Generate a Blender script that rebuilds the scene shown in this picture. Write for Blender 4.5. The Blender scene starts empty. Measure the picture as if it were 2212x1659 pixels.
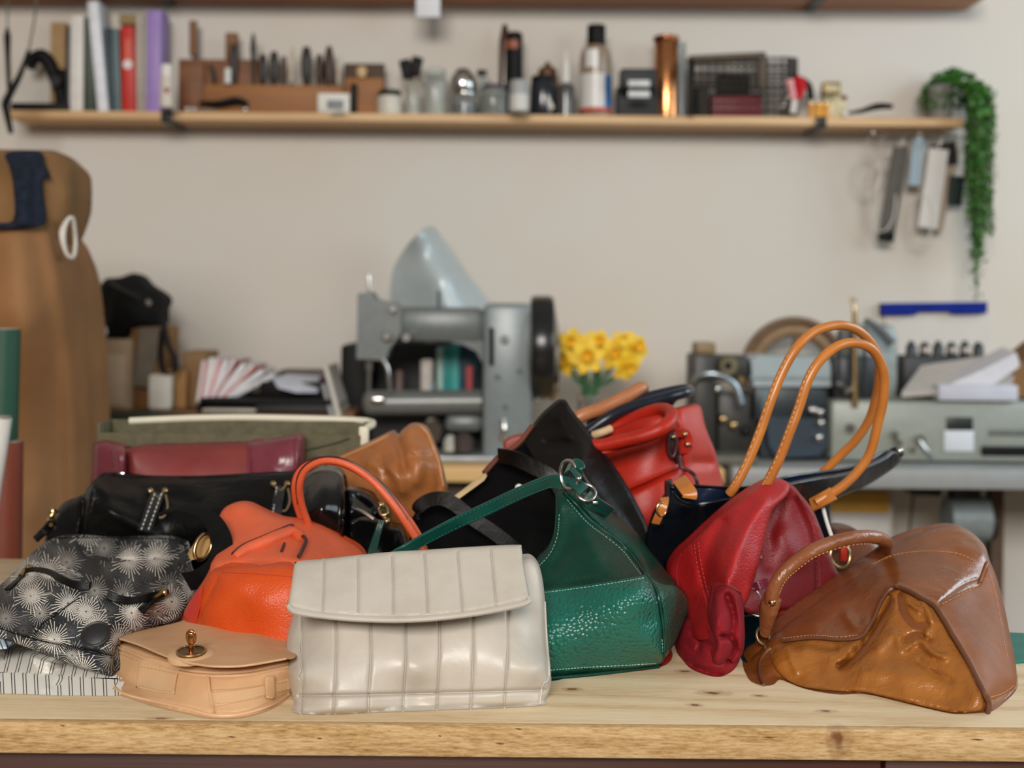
import bpy, bmesh, math, random
import numpy as np
from mathutils import Vector, Matrix, Quaternion
from mathutils.geometry import delaunay_2d_cdt
random.seed(7)
PI = math.pi
SC = bpy.context.scene
COL = SC.collection
# ---------------------------------------------------------------- camera
F = 2800.0                 # focal length in pixels of the 2212 px wide frame
PX, PY = 1106.0, 650.0     # principal point (horizon at row 650, lens shift)
ZC, T = 1.223, 0.80        # camera height, work table height
ROLL = math.radians(0.5)
cam = bpy.data.cameras.new('camera')
camo = bpy.data.objects.new('camera', cam)
COL.objects.link(camo)
cam.sensor_fit = 'HORIZONTAL'; cam.sensor_width = 36.0
cam.lens = 36.0 * F / 2212.0
cam.shift_y = -(829.5 - PY) / 2212.0
camo.matrix_world = Matrix.Translation((0, 0, ZC)) @ Matrix.Rotation(-ROLL, 4, 'Y') @ Matrix.Rotation(PI / 2, 4, 'X')
cam.clip_start = 0.05
cam.dof.use_dof = True
cam.dof.focus_distance = 1.44
cam.dof.aperture_fstop = 3.6
SC.camera = camo
# ---------------------------------------------------------------- light
W = bpy.data.worlds.new('room_light'); SC.world = W; W.use_nodes = True
nt = W.node_tree; bg = nt.nodes['Background']
tc = nt.nodes.new('ShaderNodeTexCoord'); sp = nt.nodes.new('ShaderNodeSeparateXYZ')
rp = nt.nodes.new('ShaderNodeValToRGB')
mr = nt.nodes.new('ShaderNodeMapRange'); mr.inputs[1].default_value = -1; mr.inputs[2].default_value = 1
nt.links.new(tc.outputs['Generated'], sp.inputs[0]); nt.links.new(sp.outputs[2], mr.inputs[0])
nt.links.new(mr.outputs[0], rp.inputs[0]); nt.links.new(rp.outputs[0], bg.inputs[0])
e = rp.color_ramp.elements
e[0].position = 0.35; e[0].color = (0.16, 0.12, 0.09, 1)
e[1].position = 0.8; e[1].color = (0.86, 0.80, 0.72, 1)
bg.inputs[1].default_value = 0.22
def area(name, loc, target, sx, sy, power, col):
    l = bpy.data.lights.new(name, 'AREA'); l.shape = 'RECTANGLE'; l.size = sx; l.size_y = sy
    l.energy = power; l.color = col
    o = bpy.data.objects.new(name, l); COL.objects.link(o); o.location = loc
    o.rotation_euler = (Vector(target) - Vector(loc)).to_track_quat('-Z', 'Y').to_euler()
    return o
area('window_light_right', (3.0, 0.6, 2.3), (0.2, 2.6, 1.0), 1.4, 1.4, 24, (0.74, 0.90, 1.0))
area('window_light_side', (2.9, 2.75, 2.0), (0.0, 2.2, 0.95), 0.8, 1.2, 18, (0.74, 0.90, 1.0))
area('window_light_front', (-0.4, -4.0, 3.3), (0.0, 2.2, 1.1), 3.0, 1.5, 285, (1.0, 0.955, 0.90))
SC.view_settings.view_transform = 'Standard'; SC.view_settings.look = 'None'
SC.view_settings.gamma = 1.0; SC.view_settings.use_curve_mapping = False
SC.view_settings.exposure = 0.45
# ---------------------------------------------------------------- frame geometry
CR, SR = math.cos(ROLL), math.sin(ROLL)
def un(x, y):
    dx, dy = x - PX, y - PY
    return PX + dx * CR + dy * SR, PY - dx * SR + dy * CR
def P(x, y, d):
    x, y = un(x, y)
    return Vector(((x - PX) / F * d, d, ZC - (y - PY) / F * d))
def TD(x, y, z=T):          # distance at which the line of sight meets height z
    return (ZC - z) * F / (un(x, y)[1] - PY)
def yat(x, d, z):           # row at which height z shows at distance d
    y = PY + (ZC - z) * F / d
    return y + (x - PX) * SR
# ---------------------------------------------------------------- scene graph
def tag(o, label=None, cat=None, group=None, kind=None):
    if label: o['label'] = label
    if cat: o['category'] = cat
    if group: o['group'] = group
    if kind: o['kind'] = kind
    return o
def thing(name, label, cat, loc, group=None):
    o = bpy.data.objects.new(name, None); COL.objects.link(o); o.location = loc
    o.empty_display_size = 0.02
    return tag(o, label, cat, group)
def root_of(o):
    v = Vector((0, 0, 0))
    while o is not None:
        v = v + o.location; o = o.parent
    return v
def link(name, V, Fc, mat, parent=None, smooth=40, uv=None, **kw):
    V = np.asarray(V, dtype=float).reshape(-1, 3)
    if parent is not None: off = np.array(root_of(parent))
    else: off = np.array([(V[:, 0].min() + V[:, 0].max()) / 2, (V[:, 1].min() + V[:, 1].max()) / 2, V[:, 2].min()])
    me = bpy.data.meshes.new(name)
    me.from_pydata((V - off).tolist(), [], Fc)
    if uv is not None:
        l = me.uv_layers.new(name='UVMap')
        idx = np.zeros(len(me.loops), dtype=np.int32); me.loops.foreach_get('vertex_index', idx)
        l.data.foreach_set('uv', np.asarray(uv, dtype=np.float32)[idx].ravel())
    bm = bmesh.new(); bm.from_mesh(me)
    bmesh.ops.recalc_face_normals(bm, faces=bm.faces)
    lim = math.radians(smooth)
    for fc in bm.faces: fc.smooth = True
    for ed in bm.edges:
        if len(ed.link_faces) == 2 and ed.calc_face_angle(0) > lim: ed.smooth = False
    bm.to_mesh(me); bm.free()
    me.materials.append(mat)
    o = bpy.data.objects.new(name, me); COL.objects.link(o)
    if parent is not None: o.parent = parent
    else: o.location = off
    tag(o, **kw)
    return o
def smooth_line(pts, n=6, closed=False):
    pts = [Vector(p) for p in pts]
    if len(pts) < 3: return pts
    out = []; N = len(pts)
    rng = range(N if closed else N - 1)
    for i in rng:
        if closed: p0, p1, p2, p3 = pts[i - 1], pts[i], pts[(i + 1) % N], pts[(i + 2) % N]
        else: p0, p1, p2, p3 = pts[max(i - 1, 0)], pts[i], pts[i + 1], pts[min(i + 2, N - 1)]
        for k in range(n):
            t = k / n; t2 = t * t; t3 = t2 * t
            out.append(0.5 * ((2 * p1) + (p2 - p0) * t + (2 * p0 - 5 * p1 + 4 * p2 - p3) * t2 + (3 * p1 - p0 - 3 * p2 + p3) * t3))
    if not closed: out.append(pts[-1])
    return out
class MB:
    def __init__(s): s.V = []; s.F = []
    def add(s, V, Fc):
        b = len(s.V); s.V += [tuple(v) for v in V]; s.F += [tuple(b + i for i in f) for f in Fc]; return s
    def box(s, c, size, bevel=0.0, rot=None):
        bm = bmesh.new(); bmesh.ops.create_cube(bm, size=1)
        for v in bm.verts: v.co = Vector((v.co.x * size[0], v.co.y * size[1], v.co.z * size[2]))
        if bevel > 0:
            bmesh.ops.bevel(bm, geom=bm.edges[:], offset=min(bevel, min(size) * 0.45), segments=2, profile=0.5, affect='EDGES')
        M = Matrix.Translation(c)
        if rot is not None: M = M @ (rot if isinstance(rot, Matrix) else Matrix.Rotation(rot, 4, 'Y'))
        bm.verts.index_update()
        s.add([M @ v.co for v in bm.verts], [[v.index for v in f.verts] for f in bm.faces]); bm.free(); return s
    def tube(s, pts, r, seg=10, closed=False, flat=1.0, caps=True, up=None, n=5, sm=True):
        rr = r if hasattr(r, '__len__') else None
        npts = len(pts)
        q = smooth_line(pts, n, closed) if sm and npts > 2 else [Vector(p) for p in pts]
        N = len(q); V = []; Fc = []
        prev = None
        for i, p in enumerate(q):
            a = q[(i + 1) % N] if (closed or i < N - 1) else p
            b = q[i - 1] if (closed or i > 0) else p
            t = (a - b).normalized() if (a - b).length > 1e-9 else Vector((0, 0, 1))
            if up is not None: nrm = (Vector(up) - t * Vector(up).dot(t))
            elif prev is None: nrm = t.orthogonal()
            else: nrm = prev - t * prev.dot(t)
            if nrm.length < 1e-6: nrm = t.orthogonal()
            nrm.normalize(); prev = nrm; bi = t.cross(nrm)
            if rr is None: R = r
            else:
                u = i / max(1, N - 1) * (len(rr) - 1); k = min(int(u), len(rr) - 2); R = rr[k] + (rr[k + 1] - rr[k]) * (u - k)
            for j in range(seg):
                an = 2 * PI * j / seg
                V.append(p + nrm * (math.cos(an) * R * flat) + bi * (math.sin(an) * R))
        for i in range(N if closed else N - 1):
            for j in range(seg):
                a = i * seg + j; b = i * seg + (j + 1) % seg
                c = ((i + 1) % N) * seg + (j + 1) % seg; d = ((i + 1) % N) * seg + j
                Fc.append((a, b, c, d))
        if caps and not closed:
            Fc.append(tuple(range(seg))); Fc.append(tuple((N - 1) * seg + j for j in range(seg)))
        return s.add(V, Fc)
    def cyl(s, a, b, r0, r1=None, seg=20):
        return s.tube([a, b], [r0, r0 if r1 is None else r1], seg=seg, sm=False)
    def lathe(s, c, prof, seg=24, axis=None):
        V = []; Fc = []; c = Vector(c)
        Q = Matrix.Identity(3)
        if axis is not None: Q = Vector((0, 0, 1)).rotation_difference(Vector(axis)).to_matrix()
        for r, z in prof:
            for j in range(seg):
                a = 2 * PI * j / seg; V.append(c + Q @ Vector((math.cos(a) * r, math.sin(a) * r, z)))
        for i in range(len(prof) - 1):
            for j in range(seg):
                a = i * seg + j; b = i * seg + (j + 1) % seg
                Fc.append((a, b, b + seg, a + seg))
        Fc.append(tuple(range(seg))); Fc.append(tuple((len(prof) - 1) * seg + j for j in range(seg)))
        return s.add(V, Fc)
    def ball(s, c, r, seg=12):
        r = r if hasattr(r, '__len__') else (r, r, r)
        bm = bmesh.new(); bmesh.ops.create_uvsphere(bm, u_segments=seg, v_segments=max(6, seg // 2 + 2), radius=1)
        bm.verts.index_update()
        s.add([Vector(c) + Vector((v.co.x * r[0], v.co.y * r[1], v.co.z * r[2])) for v in bm.verts], [[v.index for v in f.verts] for f in bm.faces]); bm.free(); return s
    def prism(s, pts, vec):
        n = len(pts); vec = Vector(vec)
        V = [Vector(p) for p in pts] + [Vector(p) + vec for p in pts]
        Fc = [tuple(range(n)), tuple(range(2 * n - 1, n - 1, -1))] + [(i, (i + 1) % n, n + (i + 1) % n, n + i) for i in range(n)]
        return s.add(V, Fc)
    def ribbon(s, pts, wdir, w, th, n=6, sm=True):
        """flat strap along pts, width along wdir (vector or list), thickness th"""
        q = smooth_line(pts, n) if sm else [Vector(p) for p in pts]
        N = len(q); V = []; Fc = []
        wd = wdir if isinstance(wdir, list) else [wdir] * 2
        for i, p in enumerate(q):
            t = (q[min(i + 1, N - 1)] - q[max(i - 1, 0)]).normalized()
            u = i / max(1, N - 1) * (len(wd) - 1); k = min(int(u), len(wd) - 2)
            a = Vector(wd[k]).lerp(Vector(wd[k + 1]), u - k)
            a = (a - t * a.dot(t)).normalized(); nn = t.cross(a)
            hw = w / 2; ht = th / 2
            for (sx, sy) in ((-1, -.6), (-.93, -1), (.93, -1), (1, -.6), (1, .6), (.93, 1), (-.93, 1), (-1, .6)):
                V.append(p + a * hw * sx + nn * ht * sy)
        for i in range(N - 1):
            for j in range(8):
                a = i * 8 + j; b = i * 8 + (j + 1) % 8
                Fc.append((a, b, b + 8, a + 8))
        Fc.append(tuple(range(8))); Fc.append(tuple((N - 1) * 8 + j for j in range(8)))
        return s.add(V, Fc)
    def build(s, name, mat, parent=None, smooth=40, **kw):
        return link(name, s.V, s.F, mat, parent, smooth, **kw)
# ---------------------------------------------------------------- soft sheets and bodies
def tps(ctrl, reg=1e-4):
    A = np.array([(*un(x, y), d if d is not None else TD(x, y)) for x, y, d in ctrl], float)
    X = A[:, :2] / 100.0; n = len(X)
    def K(a, b):
        r2 = ((a[:, None, :] - b[None, :, :]) ** 2).sum(-1)
        return 0.5 * r2 * np.log(r2 + 1e-9)
    L = np.zeros((n + 3, n + 3)); L[:n, :n] = K(X, X) + reg * np.eye(n)
    L[:n, n] = 1; L[:n, n + 1:] = X; L[n, :n] = 1; L[n + 1:, :n] = X.T
    w = np.linalg.solve(L, np.concatenate([A[:, 2], np.zeros(3)]))
    def f(x, y):
        q = np.stack(un(np.asarray(x, float), np.asarray(y, float)), -1).reshape(-1, 2) / 100.0
        return K(q, X) @ w[:n] + w[n] + q @ w[n + 1:]
    return f
def seg_dist(x, y, poly, closed=False):
    x = np.asarray(x, float).ravel(); y = np.asarray(y, float).ravel()
    best = np.full(x.shape, 1e9)
    n = len(poly)
    for i in range(n if closed else n - 1):
        ax, ay = poly[i][0], poly[i][1]; bx_, by_ = poly[(i + 1) % n][0], poly[(i + 1) % n][1]
        dx, dy = bx_ - ax, by_ - ay; L2 = dx * dx + dy * dy + 1e-9
        t = np.clip(((x - ax) * dx + (y - ay) * dy) / L2, 0, 1)
        best = np.minimum(best, np.hypot(x - ax - t * dx, y - ay - t * dy))
    return best
def inside(x, y, poly):
    r = np.zeros(x.shape, bool); n = len(poly)
    for i in range(n):
        x1, y1 = poly[i][0], poly[i][1]; x2, y2 = poly[i - 1][0], poly[i - 1][1]
        c = ((y1 > y) != (y2 > y)) & (x < (x2 - x1) * (y - y1) / (y2 - y1 + 1e-12) + x1)
        r ^= c
    return r
def resample(poly, step, closed=True):
    out = []; n = len(poly)
    for i in range(n if closed else n - 1):
        a = poly[i]; b = poly[(i + 1) % n]; L = math.hypot(b[0] - a[0], b[1] - a[1]); k = max(1, int(round(L / step)))
        for j in range(k): out.append((a[0] + (b[0] - a[0]) * j / k, a[1] + (b[1] - a[1]) * j / k))
    if not closed: out.append(tuple(poly[-1][:2]))
    return out
def curve2(pts, n=4, closed=True):
    return [(p.x, p.y) for p in smooth_line([(a[0], a[1], 0) for a in pts], n, closed)]
def wrinkle(seed, scale, amp):
    r = np.random.RandomState(seed)
    K = [(r.normal(0, 1, 2) / scale, r.uniform(0, 6.28), r.uniform(.5, 1)) for _ in range(9)]
    def f(x, y):
        s = 0
        for k, ph, a in K: s = s + a * np.sin(k[0] * x + k[1] * y + ph)
        return s * amp / 4
    return f
class Sheet:
    """A leather or cloth body: outline and relief with a rounded rim and a closed back."""
    def __init__(s, outline, field, edge_px=18, edge_d=0.012, creases=(), noise=None, off=0.0, sm=4, zf=T):
        s.zf = zf; s.obj = None
        s.out = curve2(outline, sm) if sm else [tuple(p[:2]) for p in outline]
        s.field = field; s.ep = edge_px; s.ed = edge_d; s.cr = creases; s.nz = noise; s.off = off
        s.cc = []
        for c in creases:
            pl = curve2(c[0], 5, False) if len(c[0]) > 2 else c[0]
            s.cc.append((pl, c[1], c[2], c[3] if len(c) > 3 else 'g'))
    def depth(s, x, y, rim=True):
        x = np.asarray(x, float).ravel(); y = np.asarray(y, float).ravel()
        f = s.field
        d = f.depth(x, y) if isinstance(f, Sheet) else f(x, y)
        d = d - s.off
        for pl, w, a, k in s.cc:
            q = seg_dist(x, y, pl) / w
            d = d - (a * np.exp(-q * q) if k == 'g' else a * np.exp(-q))
        if s.nz: d = d - s.nz(x, y)
        if rim and s.ep:
            t = np.clip(seg_dist(x, y, s.out, True) / s.ep, 0, 1)
            t = np.where(inside(x, y, s.out), t, 0)
            d = d + s.ed * (1 - np.sqrt(np.clip(1 - (1 - t) ** 2, 0, 1)))
        if s.zf is not None:
            yy = un(x, y)[1] - PY
            lim = np.where(yy > 5, (ZC - s.zf) * F / np.maximum(yy, 5), 1e3)
            d = np.minimum(d, lim - .0015 - s.off)
        return d
    def at(s, x, y, off=0.0):
        return P(x, y, float(s.depth([x], [y])[0]) - off)
    def line(s, pts, off=0.0, step=8, sm=True, rim=True):
        pl = curve2(pts, 5, False) if (sm and len(pts) > 2) else pts
        pl = resample(pl, step, False)
        d = s.depth([p[0] for p in pl], [p[1] for p in pl], rim)
        return [P(p[0], p[1], float(dd) - off) for p, dd in zip(pl, d)]
    def make(s, name, mat, parent, spacing=6.0, thick=0.05, back_px=None, floor=T, smooth=60, **kw):
        ring = resample(s.out, spacing)
        xs = np.array([p[0] for p in ring]); ys = np.array([p[1] for p in ring])
        gx, gy = np.meshgrid(np.arange(xs.min(), xs.max(), spacing), np.arange(ys.min(), ys.max(), spacing * .87))
        gx = gx + (np.arange(gx.shape[0]) % 2)[:, None] * spacing / 2
        gx, gy = gx.ravel(), gy.ravel()
        m = inside(gx, gy, ring); gx, gy = gx[m], gy[m]
        m = seg_dist(gx, gy, ring, True) > spacing * .55; gx, gy = gx[m], gy[m]
        nb = len(ring)
        rn = []
        for i in range(nb):
            a_ = ring[i - 1]; b_ = ring[(i + 1) % nb]; L_ = math.hypot(b_[0] - a_[0], b_[1] - a_[1]) + 1e-9
            nx, ny = -(b_[1] - a_[1]) / L_, (b_[0] - a_[0]) / L_
            for o_ in (1.3, 3.6):
                for sg in (1, -1): rn.append((ring[i][0] + nx * o_ * sg, ring[i][1] + ny * o_ * sg, o_))
        rn = np.array(rn); mm = inside(rn[:, 0], rn[:, 1], ring); rn = rn[mm]
        rn = rn[seg_dist(rn[:, 0], rn[:, 1], ring, True) > rn[:, 2] * .93]
        mm = seg_dist(gx, gy, ring, True) > 3.6 + spacing * .5; gx, gy = gx[mm], gy[mm]
        ex = []
        for pl, w, a, k in s.cc:
            if w > 6: continue
            q = resample(pl, 4, False)
            for i in range(len(q)):
                a_ = q[max(i - 1, 0)]; b_ = q[min(i + 1, len(q) - 1)]; L_ = math.hypot(b_[0] - a_[0], b_[1] - a_[1]) + 1e-9
                nx, ny = -(b_[1] - a_[1]) / L_, (b_[0] - a_[0]) / L_
                for o_ in (-1.1, -.55, 0, .55, 1.1): ex.append((q[i][0] + nx * w * o_, q[i][1] + ny * w * o_))
        if ex:
            ex = np.array(ex); mm = inside(ex[:, 0], ex[:, 1], ring); ex = ex[mm]
        if len(ex):
            ex = ex[seg_dist(ex[:, 0], ex[:, 1], ring, True) > 5.0]
            far = np.ones(len(gx), bool)
            for pl, w, a, k in s.cc:
                if w <= 6: far &= seg_dist(gx, gy, pl) > w * 1.5
            gx = np.concatenate([gx[far], ex[:, 0]]); gy = np.concatenate([gy[far], ex[:, 1]])
        gx = np.concatenate([gx, rn[:, 0]]); gy = np.concatenate([gy, rn[:, 1]])
        pts = [Vector((a, b)) for a, b in ring] + [Vector((a, b)) for a, b in zip(gx, gy)]
        res = delaunay_2d_cdt(pts, [], [list(range(nb))], 1, 1e-4)
        v2 = np.array([(v.x, v.y) for v in res[0]]); tris = [tuple(f) for f in res[2]]
        x, y = v2[:, 0], v2[:, 1]
        dist = seg_dist(x, y, ring, True)
        isb = dist < 1e-2
        d = s.depth(x, y)
        ux, uy = un(x, y)
        front = np.stack([(ux - PX) / F * d, d, ZC - (uy - PY) / F * d], -1)
        bp = back_px or max(8.0, s.ep * 1.0)
        t = np.clip(dist / bp, 0, 1)
        prof = np.sqrt(np.clip(1 - (1 - t) ** 2, 0, 1))
        tk = thick(x, y) if callable(thick) else thick
        back = front.copy(); back[:, 1] += tk * prof
        if floor is not None:
            front[:, 2] = np.maximum(front[:, 2], floor + .0006); back[:, 2] = np.maximum(back[:, 2], floor + .0003)
        n = len(x)
        remap = np.where(isb, np.arange(n), n + np.cumsum(~isb) - 1)
        V = np.concatenate([front, back[~isb]])
        Fc = tris + [tuple(int(remap[i]) for i in reversed(f)) for f in tris if not all(isb[list(f)])]
        uvf = np.stack([x, -y], -1) * .000518
        uv = np.concatenate([uvf, uvf[~isb]])
        s.obj = link(name, V, Fc, mat, parent, smooth, uv, **kw)
        return s
def sub_parent(sheet, parent):
    o = sheet.obj
    return o if (o is not None and o.parent is not None and o.parent.parent is None) else parent
def stitches(sheet, lines, mat, parent, step=9, ln=5.5, w=0.0006, off=0.0006, name='stitching'):
    parent = sub_parent(sheet, parent)
    m = MB()
    for pts in lines:
        L = sheet.line(pts, off, step)
        for a, b in zip(L[:-1], L[1:]):
            v = (b - a) * (ln / step) * .5; c = (a + b) / 2
            m.tube([c - v, c, c + v], w, seg=5, sm=False)
    return m.build(name, mat, parent)
def seam(sheet, pts, r, mat, parent, name='piping', off=0.0, step=8, seg=8, sm=True, closed=False, rim=True):
    parent = sub_parent(sheet, parent)
    return MB().tube(sheet.line(pts, off, step, sm, rim), r, seg=seg, n=1, closed=closed).build(name, mat, parent)
# ---------------------------------------------------------------- materials
def C(h):
    h = h.lstrip('#'); o = []
    for i in (0, 2, 4):
        c = int(h[i:i + 2], 16) / 255; o.append(c / 12.92 if c <= 0.04045 else ((c + 0.055) / 1.055) ** 2.4)
    return (*o, 1)
class N:
    def __init__(s, name):
        s.m = bpy.data.materials.new(name); s.m.use_nodes = True; s.t = s.m.node_tree
        s.b = s.t.nodes['Principled BSDF']
    def n(s, typ, **kw):
        o = s.t.nodes.new('ShaderNode' + typ)
        for k, v in kw.items(): setattr(o, k, v)
        return o
    def l(s, a, b): s.t.links.new(a, b)
    def math(s, op, a, b=None, c=None, clamp=False):
        o = s.n('Math', operation=op); o.use_clamp = clamp
        for i, v in enumerate((a, b, c)):
            if v is None: continue
            if hasattr(v, 'links'): s.l(v, o.inputs[i])
            else: o.inputs[i].default_value = v
        return o.outputs[0]
    def mix(s, fac, a, b, bt='MIX'):
        o = s.n('Mix', data_type='RGBA', blend_type=bt)
        for i, v in ((0, fac), (6, a), (7, b)):
            if hasattr(v, 'links'): s.l(v, o.inputs[i])
            else: o.inputs[i].default_value = v
        return o.outputs[2]
    def coord(s, scale=(1, 1, 1), kind='Object', loc=(0, 0, 0), rot=(0, 0, 0)):
        tcn = s.n('TexCoord'); mp = s.n('Mapping'); s.l(tcn.outputs[kind], mp.inputs[0])
        mp.inputs['Scale'].default_value = scale; mp.inputs['Location'].default_value = loc; mp.inputs['Rotation'].default_value = rot
        return mp.outputs[0]
    def noise(s, vec, scale, detail=3, rough=.5, dist=0):
        o = s.n('TexNoise'); s.l(vec, o.inputs[0]); o.inputs['Scale'].default_value = scale
        o.inputs['Detail'].default_value = detail; o.inputs['Roughness'].default_value = rough; o.inputs['Distortion'].default_value = dist
        return o.outputs[0]
    def ramp(s, fac, stops):
        o = s.n('ValToRGB'); s.l(fac, o.inputs[0]); el = o.color_ramp.elements
        while len(el) < len(stops): el.new(.5)
        for e_, (p, c) in zip(el, stops): e_.position = p; e_.color = c if len(c) == 4 else (*c, 1)
        return o.outputs[0]
    def bump(s, h, strength, dist=.001, prev=None):
        o = s.n('Bump'); s.l(h, o.inputs['Height']); o.inputs['Strength'].default_value = strength; o.inputs['Distance'].default_value = dist
        if prev is not None: s.l(prev, o.inputs['Normal'])
        return o.outputs[0]
    def fin(s, col=None, rough=None, norm=None, **kw):
        if col is not None:
            if hasattr(col, 'links'): s.l(col, s.b.inputs['Base Color'])
            else: s.b.inputs['Base Color'].default_value = col
        if rough is not None:
            if hasattr(rough, 'links'): s.l(rough, s.b.inputs['Roughness'])
            else: s.b.inputs['Roughness'].default_value = rough
        if norm is not None: s.l(norm, s.b.inputs['Normal'])
        for k, v in kw.items(): s.b.inputs[k].default_value = v
        return s.m
def plain(name, h, rough=.5, metal=0.0, var=.12, vs=30, **kw):
    s = N(name); c = C(h)
    v = s.coord(); k = s.noise(v, vs, 3)
    dk = tuple(x * (1 - var) for x in c[:3]) + (1,); lt = tuple(min(1, x * (1 + var)) for x in c[:3]) + (1,)
    col = s.ramp(k, [(.3, dk), (.7, lt)])
    return s.fin(col, rough, Metallic=metal, **kw)
def leather(name, h, h2=None, rough=.42, cell=420, gs=.25, gd=.0006, ws=.0, var=.55, spec=.5, coat=0.0, vs=14):
    """grained hide: voronoi pebbles plus fine pores and slow tone changes of the dye"""
    s = N(name); v = s.coord()
    col = s.ramp(s.noise(v, vs, 4, .6), [(.28, C(h2 or h)), (.28 + .5 * var + .1, C(h))])
    vo = s.n('TexVoronoi'); vo.feature = 'F1'; s.l(v, vo.inputs['Vector']); vo.inputs['Scale'].default_value = cell
    vo.inputs['Randomness'].default_value = .85
    h1 = s.math('MULTIPLY', s.math('MULTIPLY', vo.outputs['Distance'], vo.outputs['Distance']), -1.8)
    nb = s.bump(h1, gs, gd)
    nb = s.bump(s.noise(v, 900, 2), .12, .0003, nb)
    if ws: nb = s.bump(s.noise(v, 38, 4, .55, .6), ws, .006, nb)
    rr = s.ramp(s.noise(v, 25, 3), [(.3, (rough * .85,) * 3), (.7, (min(1, rough * 1.15),) * 3)])
    return s.fin(col, rr, nb, **{'Specular IOR Level': spec, 'Coat Weight': coat, 'Coat Roughness': .12})
def cloth(name, h, h2=None, rough=.85, ws=1400, spec=.25):
    s = N(name); v = s.coord()
    col = s.ramp(s.noise(v, 60, 4), [(.3, C(h2 or h)), (.7, C(h))])
    wv = s.n('TexWave'); s.l(v, wv.inputs[0]); wv.inputs['Scale'].default_value = ws / 6.28; wv.inputs['Distortion'].default_value = .6
    wv.bands_direction = 'DIAGONAL'
    nb = s.bump(wv.outputs['Color'], .35, .0004)
    return s.fin(col, rough, nb, **{'Specular IOR Level': spec})
def wood(name, stops, axis='X', sc=1.0, rough=.5, knots=(), bump=.25, rings=9, fs=320, fx=.35, mw=(.16, .42, .42)):
    s = N(name)
    st = {'X': (.10, 1, 1), 'Z': (1, 1, .10), 'Y': (1, .10, 1)}[axis]
    v = s.coord(tuple(a * sc for a in st))
    big = s.noise(v, 9, 4, .5, 1.2)
    wv = s.n('TexWave'); wv.wave_type = 'BANDS'; wv.bands_direction = {'X': 'DIAGONAL', 'Z': 'X', 'Y': 'X'}[axis]
    s.l(v, wv.inputs[0]); wv.inputs['Scale'].default_value = rings; wv.inputs['Distortion'].default_value = 7
    wv.inputs['Detail'].default_value = 3; wv.inputs['Detail Scale'].default_value = 1.6
    fine = s.noise(s.coord(tuple(a * sc * (1 if a == 1 else fx) for a in st)), fs, 4, .7)
    f = s.math('ADD', s.math('MULTIPLY', wv.outputs['Fac'], mw[0]), s.math('MULTIPLY', big, mw[1]))
    f = s.math('ADD', f, s.math('MULTIPLY', fine, mw[2]))
    col = s.ramp(f, stops)
    ob = s.coord()
    for (x, y, z, r, sx) in knots:
        vm = s.n('VectorMath', operation='SUBTRACT'); s.l(ob, vm.inputs[0]); vm.inputs[1].default_value = (x, y, z)
        v2 = s.n('VectorMath', operation='MULTIPLY'); s.l(vm.outputs[0], v2.inputs[0]); v2.inputs[1].default_value = (1 / (r * sx), 1 / r, 1 / r)
        ln = s.n('VectorMath', operation='LENGTH'); s.l(v2.outputs[0], ln.inputs[0])
        dd = s.math('ADD', ln.outputs['Value'], s.math('MULTIPLY', s.math('SUBTRACT', s.noise(ob, 90, 3), .5), .9))
        rg = s.math('SINE', s.math('MULTIPLY', dd, 9.0))
        k = s.math('MULTIPLY', s.math('SUBTRACT', 1.0, dd, None, True), s.math('ADD', s.math('MULTIPLY', rg, .25), .9), None, True)
        col = s.mix(k, col, C('#6f431f'))
    nb = s.bump(f, bump, .002)
    return s.fin(col, rough, nb)
def star_print():
    s = N('burst_print_nylon')
    uv = s.coord((1, 1, 1), 'UV')
    base = s.ramp(s.noise(uv, 22, 4), [(.35, C('#17181a')), (.55, C('#26282c')), (.75, C('#373c47'))])
    col = base
    for (sc, n_, R, wd, loc, amt, tint) in ((34, 22, .018, .00026, (.013, .021, 0), .35, '#86827d'), (30, 26, .022, .00030, (.0, .004, 0), .75, '#b8b1a7'), (25, 30, .025, .00036, (.31, .17, 0), .95, '#e2dace')):
        mp = s.n('Mapping'); s.l(uv, mp.inputs[0]); mp.inputs['Location'].default_value = loc
        vo = s.n('TexVoronoi'); vo.voronoi_dimensions = '2D'; s.l(mp.outputs[0], vo.inputs['Vector']); vo.inputs['Scale'].default_value = sc
        vo.inputs['Randomness'].default_value = .75
        vm = s.n('VectorMath', operation='SUBTRACT'); s.l(mp.outputs[0], vm.inputs[0]); s.l(vo.outputs['Position'], vm.inputs[1])
        se = s.n('SeparateXYZ'); s.l(vm.outputs[0], se.inputs[0])
        ln = s.n('VectorMath', operation='LENGTH'); s.l(vm.outputs[0], ln.inputs[0]); L = ln.outputs['Value']
        an = s.math('ARCTAN2', se.outputs[1], se.outputs[0])
        ra = s.math('ADD', s.math('MULTIPLY', an, n_ / 6.2832), 50)
        fr = s.math('ABSOLUTE', s.math('SUBTRACT', s.math('FRACT', ra), .5))
        thr = s.math('DIVIDE', wd * n_ / 6.2832, s.math('MAXIMUM', L, .0005))
        line = s.math('LESS_THAN', fr, s.math('MINIMUM', thr, .30))
        wn = s.n('TexWhiteNoise'); wn.noise_dimensions = '1D'; s.l(s.math('FLOOR', ra), wn.inputs['W'])
        lim = s.math('MULTIPLY', s.math('ADD', s.math('MULTIPLY', wn.outputs[0], .45), .55), R)
        cut = s.math('LESS_THAN', L, lim)
        cen = s.math('GREATER_THAN', L, .0011)
        pres = s.math('GREATER_THAN', s.n_sep(vo.outputs['Color']), .08)
        k = s.math('MULTIPLY', s.math('MULTIPLY', s.math('MULTIPLY', line, cut), cen), s.math('MULTIPLY', pres, amt))
        col = s.mix(k, col, C(tint))
    nb = s.bump(s.noise(s.coord(), 60, 3), .3, .003)
    return s.fin(col, .55, nb, **{'Specular IOR Level': .4})
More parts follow.
